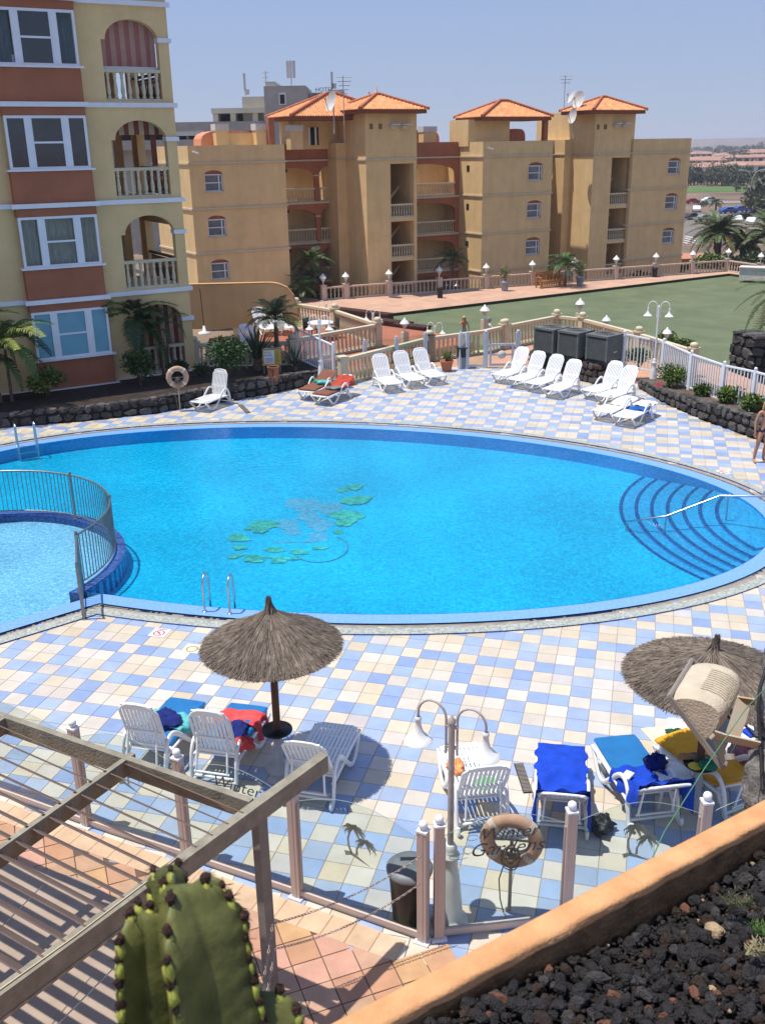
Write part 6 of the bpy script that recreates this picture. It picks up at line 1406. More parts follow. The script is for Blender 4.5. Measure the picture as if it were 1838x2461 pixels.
# dirt stained inner face strip just below the coping
mb = MB(); vs = []
for i in range(n+1):
    s = s0+(s1-s0)*i/n; vs += [(*wp(s, .0955+rr.uniform(-.001, .001)), zW-.022-rr.uniform(0, .008)), (*wp(s, .097), zW-.30)]
mb.add(vs, [(2*i, 2*i+1, 2*i+3, 2*i+2) for i in range(n)]); ob('stained_inner_face', mb, M('dirty_render', (.20, .11, .05), .95, .5, 14, .6, 60, coords='World', detail=8), t)
def bedz(s, o): return zW-.085+.02*sin(s*5)+.015*sin(o*9+s*3)-.05*min(1, max(0, (.16-o)/.07))*0+.045*min(1, max(0, o-.1)*3)
mb = MB(); vs = []; 
for i in range(41):
    for j in range(16): s = s0+(s1-s0)*i/40; o = .09+j*.1; vs.append((*wp(s, o), bedz(s, o)-.03))
mb.add(vs, [(i*16+j, i*16+j+1, (i+1)*16+j+1, (i+1)*16+j) for i in range(40) for j in range(15)], 0, None, True); ob('rock_bed', mb, M('dark_bed_soil', (.018, .014, .012), 1, .4, 20, .8, 60), t)
rockm = [M('black_lava_rock', (.022, .019, .019), .8, .5, 40, 1.0, 190, coords='World', detail=9, spec=.35, col2=(.05, .043, .042)), M('brown_lava_rock', (.05, .032, .023), .9, .5, 40, 1.0, 190, coords='World', detail=9), M('grey_lava_rock', (.07, .062, .06), .85, .5, 40, 1.0, 190, coords='World', detail=9), M('rust_rock', (.17, .075, .045), .9, .4, 40, .8, 190, coords='World'), M('tan_rock', (.42, .30, .17), .9, .3, 40, .6, 190, coords='World')]
def rockmesh(seed, m, sub=2):
    r_ = random.Random(seed); bm = bmesh.new(); bmesh.ops.create_icosphere(bm, subdivisions=sub, radius=1)
    pl = [(Vector((r_.gauss(0, 1), r_.gauss(0, 1), r_.gauss(0, 1))).normalized(), r_.uniform(.55, .9)) for _ in range(9)]
    sc = (r_.uniform(.8, 1.25), r_.uniform(.7, 1.0), r_.uniform(.55, .85)); pit = [(Vector((r_.gauss(0, 1), r_.gauss(0, 1), r_.gauss(0, 1))).normalized(), r_.uniform(.2, .45)) for _ in range(7)]
    for v_ in bm.verts:
        d = v_.co.normalized(); r = 1.0
        for nn_, h in pl:
            c = d.dot(nn_)
            if c > .05: r = min(r, h/c)
        for nn_, w2 in pit:
            q = (d-nn_).length
            if q < w2: r -= .16*(1-q/w2)
        r += r_.uniform(-.06, .06); v_.co = Vector((d.x*r*sc[0], d.y*r*sc[1], d.z*r*sc[2]))
    me = bpy.data.meshes.new('rock'); bm.to_mesh(me); bm.free(); me.materials.append(m)
    for p_ in me.polygons: p_.use_smooth = (p_.index % 5 == 0)
    return me
big = [[rockmesh(100*a+b, rockm[a], 3) for b in range(6)] for a in range(5)]
small = [rockmesh(900+b, rockm[0], 1) for b in range(10)]
rr = random.Random(44); placed = []
def rsize(u): return .0045+.0155*u**3.4
tries = 0; cand = []
while tries < 14000 and len(cand) < 5200:
    tries += 1; s, o = rr.uniform(-.7, 2.0), .098+rr.random()*1.15; r = rsize(rr.random())*(1.0+.25*rr.random()); p = wp(s, o+r*.6)
    if not visible((*p, zW-.06), 140): continue
    cand.append((r, p, s, o))
cand.sort(key=lambda q: -q[0]); grid = {}
keep = []
for r, p, s, o in cand:
    gx, gy = int(p[0]/.06), int(p[1]/.06); ok = True
    for a in (-1, 0, 1):
        for b in (-1, 0, 1):
            for r2, p2 in grid.get((gx+a, gy+b), ()):
                if (p[0]-p2[0])**2+(p[1]-p2[1])**2 < ((r+r2)*.58)**2: ok = False
    if ok: grid.setdefault((gx, gy), []).append((r, p)); keep.append((r, p, s, o))
rest = [MB() for _ in range(1)]; cnt = 0; rmb = MB()
def pick():
    u = rr.random(); return 0 if u < .66 else 1 if u < .80 else 2 if u < .955 else 3 if u < .985 else 4
for r, p, s, o in keep:
    z = bedz(s, o)-.012+r*.42+rr.uniform(-.003, .006); mi = pick()
    if cnt < 296 and visible((*p, z), 10):
        inst('rock', big[mi][rr.randrange(6)], t, (p[0], p[1], z), sc=r*1.18, rot=(rr.uniform(-.5, .5), rr.uniform(-.5, .5), rr.uniform(0, 6.3))); cnt += 1
    else:
        me = small[rr.randrange(10)]; R = Matrix.Rotation(rr.uniform(0, 6.3), 3, 'Z')@Matrix.Rotation(rr.uniform(-.5, .5), 3, 'X')
        rmb.add([R@(v_.co*r*1.25)+Vector((p[0], p[1], z)) for v_ in me.vertices], [tuple(q.vertices) for q in me.polygons], mi)
# finer grit filling the gaps
for _ in range(5200):
    s, o = rr.uniform(-.7, 2.0), .098+rr.random()*1.15; r = rr.uniform(.003, .0065); p = wp(s, o)
    if not visible((*p, zW-.06), 40): continue
    me = small[rr.randrange(10)]; R = Matrix.Rotation(rr.uniform(0, 6.3), 3, 'Z'); z = bedz(s, o)-.010+r*.3
    rmb.add([R@(v_.co*r)+Vector((p[0], p[1], z)) for v_ in me.vertices], [tuple(q.vertices) for q in me.polygons], pick())
ob('small_rocks', rmb, rockm, t, 'stuff')
# weeds at the right edge of the bed
for (px, py, sd, lab, m_) in ((1745, 2175, 1, 'small wiry weed growing between lava rocks at the right edge', lf_o), (1815, 2245, 3, 'second bright green weed at the right edge of the rocks', lf_g), (1790, 2295, 5, 'dry pale weed low at the right edge of the rocks', M('dry_straw_leaf', (.32, .27, .14), .8))):
    c = at(px, py, zW-.03); rr2 = random.Random(sd); mb = MB()
    for _ in range(26):
        a = rr2.uniform(-.9, 1.9) if sd != 5 else rr2.uniform(0, 1.2); l = rr2.uniform(.03, .085); u_ = rr2.uniform(-.1, .5); p0 = c; tip = c+Vector((cos(a)*l, sin(a)*l*.6-.02, u_*l)); md = (p0+tip)/2+Vector((0, 0, .012))
        mb.tube([p0, md, tip], [.0011, .0009, .0003], 4)
        for q in (.35, .55, .75, .9): b_ = p0.lerp(tip, q)+Vector((0, 0, .01*(1-abs(q-.5)))); dd = Vector((rr2.uniform(-1, 1), rr2.uniform(-1, 1), .4)).normalized(); mb.add([b_, b_+dd*.012+Vector((.0015, 0, 0)), b_+dd*.018, b_+dd*.012-Vector((.0015, 0, 0))], [(0, 1, 2, 3)])
    tag(ob('weed', mb, m_), lab, 'weed')

# ------------------------------------------------------------------ euphorbia in the planter corner
cg = M('cactus_green', (.070, .082, .018), .55, .3, 14, .10, 50, coords='World', col2=(.17, .17, .045), spec=.35, detail=8); cy = M('cactus_yellow_knob', (.33, .34, .06), .6, .25, 40); cb = M('brown_spine_cushion', (.06, .03, .022), .95, .5, 60, .8, 200)
t = thing('columnar_cactus', 'blurred ribbed green cactus with yellow brown knobbed edges in the lower left foreground', 'cactus')
def cstem(base, top, R, ribs, seed, ang0=0.0, knob=.036, name='stem', dip=None, kr=.011):
    rr = random.Random(seed); base, top = Vector(base), Vector(top); ax = top-base; L = ax.length; ax.normalize(); vw = (CAM-top).normalized(); x = (vw-ax*vw.dot(ax)).normalized(); y = ax.cross(x); n = int(L/.006); m = ribs*12; mb = MB(); vs = []
    def env_(h):
        e = min(1, max(.0, (L-h)/(R*1.1))); q = R*(1-(1-e)**2.4)**.5 if e < 1 else R
        if dip: q *= 1-.15*math.exp(-((h-dip)/.03)**2)
        return q*(1+.03*sin(h*40+seed))
    for i in range(n+1):
        h = i/n*L; env = env_(h)
        for j in range(m):
            a = 2*pi*j/m; ph_ = (a % (2*pi/ribs))-pi/ribs; c = abs(cos(a*ribs/2)); wv = .5+.5*sin(2*pi*h/knob); k0 = cos(pi/ribs); rad = env*(1-.10*(1-c)**1.0)*(k0-.05*(1-c))/cos(ph_)+.0045*wv*(c**20)
            an = a+ang0; vs.append(base+ax*h+x*cos(an)*rad+y*sin(an)*rad)
    mb.add(vs, [(i*m+j, i*m+(j+1) % m, (i+1)*m+(j+1) % m, (i+1)*m+j) for i in range(n) for j in range(m)], 0, None, True)
    st = ob(name, mb, cg, t); ky, kb = MB(), MB()
    def blob_(tgt, cc, o, tn, rad, sc):
        vs = []; rad *= rr.uniform(.85, 1.3); u_, v2 = 7, 6
        for a_ in range(v2+1):
            th_ = pi*a_/v2
            for b_ in range(u_): ph = 2*pi*b_/u_; w2 = 1+rr.uniform(-.28, .28); vs.append(cc+o*rad*sc[0]*sin(th_)*cos(ph)*w2+tn*rad*sc[1]*sin(th_)*sin(ph)*w2+ax*rad*sc[2]*cos(th_)*w2)
        tgt.add(vs, [(a_*u_+b_, a_*u_+(b_+1) % u_, (a_+1)*u_+(b_+1) % u_, (a_+1)*u_+b_) for a_ in range(v2) for b_ in range(u_)], 0, None, True)
    for r_ in range(ribs):
        k = 0
        while (k+.5)*knob < L*.992:
            h = (k+.5)*knob+rr.uniform(-.003, .003); env = env_(h); an = 2*pi*r_/ribs+ang0; o = x*cos(an)+y*sin(an); tn = x*-sin(an)+y*cos(an); c = base+ax*h+o*(env-kr*.6)
            blob_(ky, c-ax*knob*.22, o, tn, kr, (.85, .75, 1.55)); blob_(kb, c+ax*knob*.30+o*kr*.05, o, tn, kr, (.85, .72, .95))
            for q in range(6): dd = (o+Vector((rr.uniform(-.8, .8), rr.uniform(-.8, .8), rr.uniform(-.5, .7)))).normalized(); kb.tube([c+ax*knob*.25, c+ax*knob*.25+dd*rr.uniform(.010, .017)], [.0008, .0002], 3)
            k += 1
    ob('rib_knobs', ky, cy, st, 'stuff'); ob('spine_cushions', kb, cb, st, 'stuff')
zb_ = 6.25
def cp(px, py, D):
    d = (FWD+RGT*((px-919)/FPX)-UPV*((py-1230.5)/FPX)).normalized(); return CAM+d*D
cstem(cp(570, 2960, 1.62), cp(432, 2125, 1.38), .078, 3, 3, ang0=radians(-24), dip=.45, knob=.030, kr=.0078)
cstem(cp(350, 2760, 1.58), cp(335, 2185, 1.42), .044, 3, 4, ang0=radians(-40), knob=.028, kr=.0075)
cstem(cp(440, 2300, 1.44), cp(400, 2078, 1.42), .030, 3, 5, ang0=.2, knob=.024, kr=.006)
cstem(cp(530, 2320, 1.50), cp(494, 2100, 1.45), .030, 3, 8, ang0=.9, knob=.024, kr=.006)
cstem(cp(740, 2960, 1.66), cp(618, 2380, 1.50), .050, 3, 9, ang0=1.3, knob=.028, kr=.0075)

# ------------------------------------------------------------------ old floodlight on its bracket, grey trunk
def fz(x, y): return 1500+x/4.423, 1500+y/4.423
fm_ = M('cream_fibreglass', (.50, .43, .32), .75, .15, 9, .3, 90, coords='World', detail=8); fr_ = M('grey_brown_frame', (.26, .23, .20), .7, .2, 8)
t = thing('floodlight', 'old cream ribbed floodlight hanging face down on a bracket at the right edge', 'floodlight')
Cc = cp(*fz(470, 770), 4.6); Tt = at(*fz(690, 345), Cc.z+.0); a_ = (Tt-Cc)
dBv = (FWD+RGT*((fz(1040, 1530)[0]-919)/FPX)-UPV*((fz(1040, 1530)[1]-1230.5)/FPX)); 
# point on the sight line making b perpendicular to a
tt = (Cc-CAM).dot(a_)/dBv.dot(a_) if abs(dBv.dot(a_)) > 1e-6 else 4.6
Bb = cp(*fz(1040, 1530), 4.7)
b_ = Bb-Cc; a_ = a_-b_*(a_.dot(b_)/b_.dot(b_)); aL, bL = a_.length, b_.length; an_, bn_ = a_.normalized(), b_.normalized(); cn_ = bn_.cross(an_).normalized()
if cn_.dot(RGT) < 0: cn_ = -cn_
F3 = lambda a, b, c: Cc+an_*a+bn_*b+cn_*c
mb = MB(); pr = [(.008, 0), (.012, .03), (.03, .07), (.055, .105), (.085, .135), (.12, .158), (.155, .168), (.185, .160), (.212, .138), (.235, .10), (.252, .05), (.27, .0)]
vs = []; n = 18
for i in range(n+1):
    a = aL*(.03+.94*i/n); sh = 1-.16*abs(2*i/n-1)**7
    for (b, c) in pr: vs.append(F3(a, .14+(b-.14)*sh, c*sh))
K = len(pr); mb.add(vs, [(i*K+k, i*K+k+1, (i+1)*K+k+1, (i+1)*K+k) for i in range(n) for k in range(K-1)], 0, None, True)
mb.add(vs[:K], [tuple(range(K))[::-1]]); mb.add(vs[-K:], [tuple(range(K))]); ob('housing', mb, fm_, t)
mb = MB()
for k in range(11): mb.tube([F3(aL*(.22+.05*k), b-.001, c+.002) for b, c in pr[3:8]], .0045, 5)
ob('cooling_ribs', mb, fm_, t)
mb = MB(); [mb.beam(F3(*p), F3(*q), .012, .022, up=cn_) for p, q in (((0, 0, 0), (aL, 0, 0)), ((0, 0, 0), (0, bL, 0)), ((aL, 0, 0), (aL, bL, 0)), ((0, bL, 0), (aL, bL, 0)))]; ob('front_frame', mb, fr_, t)
mb = MB(); mb.add([F3(.02, .02, -.01), F3(aL-.02, .02, -.01), F3(aL-.02, bL-.02, -.01), F3(.02, bL-.02, -.01)], [(0, 1, 2, 3)]); ob('front_glass', mb, glassd, t)
bkm = M('cream_bracket_steel', (.46, .42, .34), .6, .2, 7, col2=(.40, .27, .15))
def plate(nm, pts, D, w_=.09):
    P = [cp(*fz(*p), D) for p in pts]; mb = MB()
    for p, q in zip(P[:-1], P[1:]): mb.beam(p, q, .008, w_, up=Vector((.3, -.5, .8)))
    ob(nm, mb, bkm, t)
plate('bracket_arm', [(905, 1215), (950, 1170), (1040, 1200), (1440, 1290)], 4.45, .048); plate('bracket_arm', [(1190, 800), (1520, 850)], 4.72, .045)
def quad(nm, pts, D, m): P = [cp(*fz(*p), D) for p in pts]; q = (P[1]-P[0]).cross(P[3]-P[0]).normalized()*.006; mb = MB(); mb.add(P+[p+q for p in P], [(0, 1, 2, 3), (7, 6, 5, 4), (0, 4, 5, 1), (1, 5, 6, 2), (2, 6, 7, 3), (3, 7, 4, 0)]); ob(nm, mb, m, t)
quad('bracket_plate', [(1195, 775), (1330, 895), (1225, 1225), (1075, 1150)], 4.62, bkm); quad('frame_shade_panel', [(930, 1230), (1060, 1260), (1085, 1420), (1045, 1520)], 4.62, M('painted_frame_shade', (.07, .055, .04), .8))  # dark panel added for the unlit inside under the frame, shade in its colour
mb = MB(); mb.tube([cp(*fz(1110, 1380), 4.42), cp(*fz(1120, 1440), 4.42)], .022, 8); mb.tube([cp(*fz(1075, 1400), 4.42), cp(*fz(1120, 1410), 4.42)], .012, 6); ob('clamp_bolt', mb, fr_, t)
tr = thing('dead_tree_trunk', 'grey lichen covered bare trunk at the right edge carrying the floodlight', 'tree trunk'); rr = random.Random(6)
bark = M('grey_lichen_bark', (.11, .10, .095), .95, .6, 16, 1.0, 70, coords='World', detail=9, col2=(.26, .24, .22))
P = [cp(1850, 1995, 4.45), cp(1832, 1900, 4.5), cp(1850, 1810, 4.55), cp(1848, 1720, 4.6), cp(1866, 1600, 4.7), cp(1885, 1400, 4.8)]
Q = []
for i in range(len(P)-1):
    for k in range(8): Q.append(P[i].lerp(P[i+1], k/8))
base = Vector((Q[0].x+.05, Q[0].y+.25, 0)); low = [base.lerp(Q[0], k/20) for k in range(20)]; PTS = low+Q+[P[-1]]
mb = MB(); mb.tube(PTS, [.10-.0]*20+[(.082 if i < 16 else .06)*rr.uniform(.82, 1.2) for i in range(len(Q)+1)], 12); ob('trunk', mb, bark, tr)
mb = MB()
for k, (px, py, dx, dy) in enumerate(((1838, 1745, -22, -80), (1835, 1790, -25, 30), (1832, 1905, -28, 30))): mb.tube([cp(px+12, py, 4.52), cp(px+dx*.5, py+dy*.5, 4.5), cp(px+dx*.7, py+dy, 4.5)], [.03, .018, .01], 8)
ob('branch_stubs', mb, bark, tr)
mb = MB(); mb.tube([cp(1845, 1590, 4.5), cp(1826, 1650, 4.45), cp(1821, 1700, 4.45), cp(1826, 1790, 4.45), cp(1832, 1900, 4.4)], .008, 6); mb.tube([cp(1789, 1742, 4.5), cp(1812, 1770, 4.5), cp(1838, 1775, 4.5)], .006, 6); tag(ob('power_cable', mb, blackm), 'black power cable running down the grey trunk', 'cable')
mb = MB(); mb.tube([cp(1860, 1630, 4.3), cp(1790, 1705, 4.2), cp(1690, 1850, 3.9), cp(1595, 2000, 3.5), cp(1540, 2120, 3.2)], .0022, 5); tag(ob('green_string', mb, M('green_string', (.08, .22, .12), .6)), 'thin green string stretched from the trunk down to the planter wall', 'string')
# ------------------------------------------------------------------ palms and planting
def frond_mesh(L, lw, ll, droop, n, mat, seed, curve=1.0, vshape=.35):
    "feather frond along +x: arching rachis with two rows of leaflets"
    rr = random.Random(seed); mb = MB(); P = []
    for i in range(9): f = i/8; P.append(Vector((L*(f-.18*droop*f*f*curve), 0, L*(.55*f*curve*(1-droop*.3)-droop*f*f*.75))))
    mb.tube(P, [.018*L*.5*(1-.8*i/8)+.004 for i in range(9)], 4)
    def pt(f): k = min(7, int(f*8)); return P[k].lerp(P[k+1], f*8-k)
    for i in range(n):
        f = .14+.86*(i+.5)/n; p = pt(f); d = (pt(min(1, f+.04))-pt(max(0, f-.04))).normalized()
        l = ll*sin(pi*min(1, .18+f*.80))**.6*rr.uniform(.85, 1.1)
        for s in (-1, 1):
            side = Vector((0, s, 0)); v_ = (d*.55+side+Vector((0, 0, vshape+rr.uniform(-.15, .15)))).normalized(); tip = p+v_*l+Vector((0, 0, -.45*l*rr.uniform(.5, 1.1))); md = p+v_*l*.55; wv = d*lw*.5
            mb.add([p-wv*.6, p+wv*.6, md+wv, md-wv, tip], [(0, 1, 2, 3), (3, 2, 4)])
    return mb.mesh('frond', mat)
trunkm = M('palm_trunk_bark', (.14, .105, .075), .95, .4, 9, .8, 30)
def palm(label, p, h, r0, r1, nf, L, seed, mats, lean=(0, 0), lw=.03, ll=.32, droop=1.0, group=None, trunks=1, n=26, el=(-.35, 1.15), s=1.0, cat='palm tree', nm='palm_tree'):
    t = thing(nm, label, cat, p, 0, group); rr = random.Random(seed); lib_ = [frond_mesh(L*rr.uniform(.85, 1.1), lw, ll, droop*rr.uniform(.7, 1.2), n, mats[k % len(mats)], seed*7+k) for k in range(4)]
    for q in range(trunks):
        ox, oy = (0, 0) if trunks == 1 else (rr.uniform(-.25, .25), rr.uniform(-.2, .2)); hh = h*(1 if q == 0 else rr.uniform(.6, .95)); lx, ly = (lean[0]+(ox*.9 if trunks > 1 else 0), lean[1]+(oy*.8 if trunks > 1 else 0))
        mb = MB(); k = 14; mb.tube([(ox+lx*(i/k)**1.3, oy+ly*(i/k)**1.3, hh*i/k-.1) for i in range(k+1)], [(r0+(r1-r0)*i/k)*(1.07 if i % 2 else .96) for i in range(k+1)], 8); ob('trunk', mb, trunkm, t)
        nq = nf if trunks == 1 else max(5, int(nf/trunks))
        for i in range(nq):
            az = i*2.4+rr.uniform(-.3, .3); e = el[0]+(el[1]-el[0])*(i/max(1, nq-1)); rot = Matrix.Rotation(az, 3, 'Z')@Matrix.Rotation(-e*.9, 3, 'Y'); o = inst('frond', lib_[i % 4], t, (ox+lx, oy+ly, hh), rot=rot.to_euler(), sc=rr.uniform(.85, 1.1))
    return t
pmA = [lf_p, lf_d, lf_g]; pyl = [lf_g, lf_y, lf_p]
# in the left bed (shaded)
palm('cluster palm with arching yellow green fronds at the far left edge', at(18, 965, .42), 2.4, .06, .045, 30, 2.1, 1, pyl, lean=(-.1, -.1), ll=.48, lw=.055, trunks=3, n=30)
palm('feathery cluster palm in front of the ground floor balcony', at(330, 905, .42), 2.15, .05, .04, 33, 1.6, 2, [lf_g, lf_p, lf_d], ll=.42, lw=.05, trunks=3, n=28)
palm('slender palm with dry stems left of the feathery cluster palm', at(400, 900, .42), 1.9, .045, .035, 10, 1.0, 12, [lf_d, lf_p], ll=.26, lw=.03, trunks=2, n=20)
palm('small bottle trunk palm right of the agave', at(668, 880, .45), 1.75, .10, .07, 20, 1.35, 3, [lf_p, lf_y, lf_o], ll=.34, lw=.035, n=30, droop=.8)
shrub('yellow_shrub', 'yellow green leafy bush under the lowest window bay', at(118, 952, .42), (.65, .6, .55), 1300, [lf_y, lf_g, lf_y], .19, .08, 4)
shrub('dark_shrub', 'dark green bush by the ground floor balcony', at(340, 925, .42), (.75, .6, .72), 1600, [lf_d, lf_g], .17, .06, 5)
shrub('dark_shrub', 'dark low bush beside the balcony pillar', at(425, 915, .42), (.5, .4, .45), 700, [lf_d], .15, .06, 6); shrub('dark_shrub', 'small dark bush left of the frangipani', at(485, 905, .42), (.4, .3, .28), 420, [lf_d, lf_g], .13, .05, 7)
shrub('frangipani', 'round dark glossy leaved small tree left of the agave', at(548, 900, .75), (1.0, .8, .85), 1300, [lf_d, lf_d, lf_g], .20, .075, 8, 'small tree', stems=7)
def agave(label, p, n, L, wd, seed, mats, up=.35):
    t = thing('agave', label, 'agave', p); rr = random.Random(seed); me = []
    for k in range(3):
        mb = MB(); vs = []; q = 6
        for i in range(q+1):
            f = i/q; w_ = wd*(1-.1*f)*(1-f**2.6)+.004; x = L*f; z = -.10*L*f*f
            vs += [(x, -w_, z+w_*.45), (x, 0, z), (x, w_, z+w_*.45)]
        mb.add(vs, [(3*i+a, 3*i+a+3, 3*i+a+4, 3*i+a+1) for i in range(q) for a in (0, 1)], 0, None, True); me.append(mb.mesh('blade', mats[k % len(mats)]))
    for i in range(n):
        az = i*2.4; e = up+(1.45-up)*(i/n)**.8; rot = Matrix.Rotation(az, 3, 'Z')@Matrix.Rotation(-e, 3, 'Y'); inst('blade', me[i % 3], t, (0, 0, .3 if L > 1 else .1), rot=rot.to_euler(), sc=rr.uniform(.8, 1.05))
    mb = MB(); mb.lathe([(.14, -.05), (.17, .15), (.14, .42), (.05, .6)] if L > 1 else [(.07, -.05), (.08, .1), (.03, .2)], n=10); ob('caudex', mb, trunkm, t); return t
agm = [M('blue_grey_agave', (.06, .085, .06), .5, .2, 4), M('agave_dark', (.035, .055, .03), .5, .2, 4), M('agave_green', (.06, .10, .045), .5, .2, 4)]
agave('large spiky agave with long narrow blades behind the yellow notice', at(620, 888, .5), 46, 1.45, .05, 1, agm, up=.55); agave('small spiky agave beside the white bar railing', at(710, 888, .5), 22, .95, .04, 2, agm, up=.5)
# right bed shrubs
for px, py, z, r, n_, sd, lab in ((1535, 884, .45, .48, 900, 1, 'flowering leafy bush left of the tall lamp'), (1608, 928, .42, .52, 1000, 2, 'leafy green bush right of the tall lamp'), (1692, 955, .40, .33, 600, 3, 'small leafy bush between the railing posts'), (1752, 975, .4, .46, 900, 4, 'wide leafy bush before the white railing'), (1812, 1000, .42, .42, 800, 5, 'leafy bush behind the woman in the bikini'), (1600, 835, .3, .45, 700, 6, 'bright bush beyond the white railing by the lantern'), (1434, 808, .2, .3, 300, 7, 'small bush peeping behind the grey units'), (1640, 850, .1, .45, 600, 8, 'green bush beyond the railing next to the lantern')):
    p = at(px, py, z); shrub('leafy_shrub', lab, p, (r*1.2, r*.95, r*.85), int(n_*1.5), [lf_g, lf_g, lf_y], .12, .06, sd)
mb = MB(); leaves(mb, at(1582, 925, .65), 50, (.12, .1, .1), .06, .05, random.Random(5)); tag(ob('red_flowers', mb, M('red_flower', (.6, .03, .08), .6)), 'small clump of red flowers at the foot of the tall lamp', 'flowers')
# palms by the galleries
palm('bushy palm before the left gallery of the ochre building', at(758, 760, GZ)*1.0, 4.3, .13, .10, 24, 2.3, 21, [lf_d, lf_g, lf_p], ll=.55, lw=.07, n=22, trunks=2)
palm('young bright palm at the foot of the left gallery', at(726, 776, GZ), 2.6, .10, .08, 14, 1.7, 22, pyl, ll=.45, lw=.06, n=20)
palm('palm in front of the middle gallery', at(1087, 745, GZ), 4.0, .12, .10, 16, 1.9, 23, [lf_d, lf_g], ll=.45, lw=.06, n=20)
palm('palm in the right gallery corner', at(1355, 738, GZ), 3.5, .12, .10, 20, 2.3, 24, [lf_d, lf_g], ll=.5, lw=.06, n=20)
for px, py, z, r, sd, lab in ((1590, 655, GZ, 2.2, 31, 'dark round bush at the foot of the right facade'), (1530, 690, GZ, 1.5, 32, 'low bush behind the far balustrade left of the round bush'), (800, 755, GZ, 1.6, 33, 'dark bush under the bushy palm'), (1640, 655, GZ, .9, 34, 'small dark bush at the building corner')):
    shrub('dark_shrub', lab, at(px, py, z), (r, r*.8, r*.6), 700, [lf_d, lf_d, lf_g], .35, .2, sd)
# tall palm at the right edge by the lava block and grass fringe
pq = at(1874, 882, -2.0)
palm('dusty palm crown hanging in at the right edge over the green', pq, topz(pq, 715)+2.0, .20, .17, 26, 2.7, 25, [lf_o, lf_p, M('dry_straw_leaf', (.32, .27, .14), .8)], ll=.45, lw=.05, n=30, droop=1.3)
palm('lower drooping palm beside the lava block at the right edge', at(1900, 905, -2.0), 2.6, .2, .17, 20, 1.9, 26, [lf_o, lf_p], ll=.4, lw=.05, n=26, droop=1.3)
# date palms beyond the path
for px, py, z, h, L, nf, sd, lab in ((1718, 640, -5.2, 3.4, 4.2, 46, 41, 'big date palm beyond the far corner of the green'), (1845, 650, -5.4, 3.6, 4.2, 40, 42, 'big date palm at the right edge beyond the green'), (1782, 640, -5.4, 2.2, 3.6, 34, 43, 'rusty leaved date palm between the two bigger ones')):
    palm(lab, at(px, py, z), h, .5, .42, nf, L, sd, [lf_p, lf_o, M('gold_palm_leaf', (.16, .14, .04), .6, .3, 3)], ll=.75, lw=.11, n=30, droop=.9, el=(-.45, 1.2))
for px, py, r, sd, ms, lab in ((1705, 655, 2.4, 51, [lf_y, lf_g], 'bright green bush under the big date palm'), (1755, 660, 2.2, 52, [lf_d, lf_o], 'olive bush behind the far balustrade corner'), (1815, 660, 2.6, 53, [lf_o, lf_d], 'dense olive bush at the right beyond the green')):
    shrub('garden_bush', lab, at(px, py, -5.2), (r, r, r*.5), 1100, ms, .4, .22, sd)
# orange paving and zebra crossing beyond the corner
mb = MB(); q = [at(1636, 632, -5), at(1690, 630, -5), at(1690, 618, -5), at(1638, 618, -5)]; mb.poly([(p.x, p.y) for p in q], -5.3, -4.55, 0); struct('side_pavement', mb, M('orange_paving', (.46, .20, .12), .9))
GD = -8.0
mb = MB(); q = [(40, 118), (130, 118), (190, 150), (60, 168), (45, 150)]; mb.poly(q, 0, -7.0, 0, side=False, bottom=False)
road = struct('road', mb, M('asphalt', (.085, .08, .078), .95, .2, .6, coords='World')); 
mb = MB()
for k in range(6): a = at(1640+k*1, 592-5*k, -6.9); b = at(1668+k*2, 600-5*k, -6.9); mb.beam(a, b, .45, .02)
struct('zebra_crossing', mb, M('road_paint', (.55, .55, .53), .8))

# ------------------------------------------------------------------ far town, car park, golf course
def gz(x, y): return gh(x, y)
def far(px, py):
    "meet the terrain"
    d = FWD+RGT*((px-919)/FPX)-UPV*((py-1230.5)/FPX); t_ = 60.0
    while t_ < 9000:
        p = CAM+d*t_
        if p.z < gh(p.x, p.y): return Vector((p.x, p.y, gh(p.x, p.y)))
        t_ += max(.5, t_*.004)
    return CAM+d*3000
def strip(name, pxs, m, dz): mb = MB(); q = [far(*p) for p in pxs]; mb.poly([(p.x, p.y) for p in q], 0, GD+dz, 0, side=False, bottom=False); return struct(name, mb, m)
strip('fairway', [(1620, 464), (1860, 459), (1860, 446), (1620, 450)], M('fairway_grass', (.085, .15, .035), .95, .3, .04, coords='World'), .06)
strip('car_park', [(1600, 600), (1900, 600), (1900, 516), (1600, 514)], M('car_park_asphalt', (.16, .14, .125), .95, .25, .15, coords='World'), .05)
strip('road', [(1600, 492), (1900, 486), (1900, 481), (1600, 486)], M('pale_far_road', (.26, .22, .19), .95, .2, .1, coords='World'), .08)
def car(label, p, rz, m, s=1.0):
    t = thing('parked_car', label, 'car', p, rz, 'cars in the far car park'); prof = [(-2.1, .35), (-2.12, .75), (-1.9, .95), (-1.35, 1.0), (-.75, 1.42), (.7, 1.45), (1.35, 1.0), (2.0, .88), (2.15, .6), (2.1, .35)]
    mb = MB(); mb.poly(prof[::-1], -.85, .85, 0, mapf=lambda a, b, c: (a, c, b)); ob('body', mb, m, t)
    mb = MB(); gp = [(-1.2, 1.0), (-.72, 1.36), (.66, 1.39), (1.2, 1.0)]; mb.poly(gp[::-1], -.87, .87, 0, mapf=lambda a, b, c: (a, c, b)); ob('windows', mb, glassd, t)
    for x in (-1.35, 1.35):
        for y in (-.8, .8): mb = MB(); mb.tube([(x, y-.1, .33), (x, y+.1, .33)], .33, 10); ob('wheel', mb, blackm, t)
    t.scale = (s,)*3
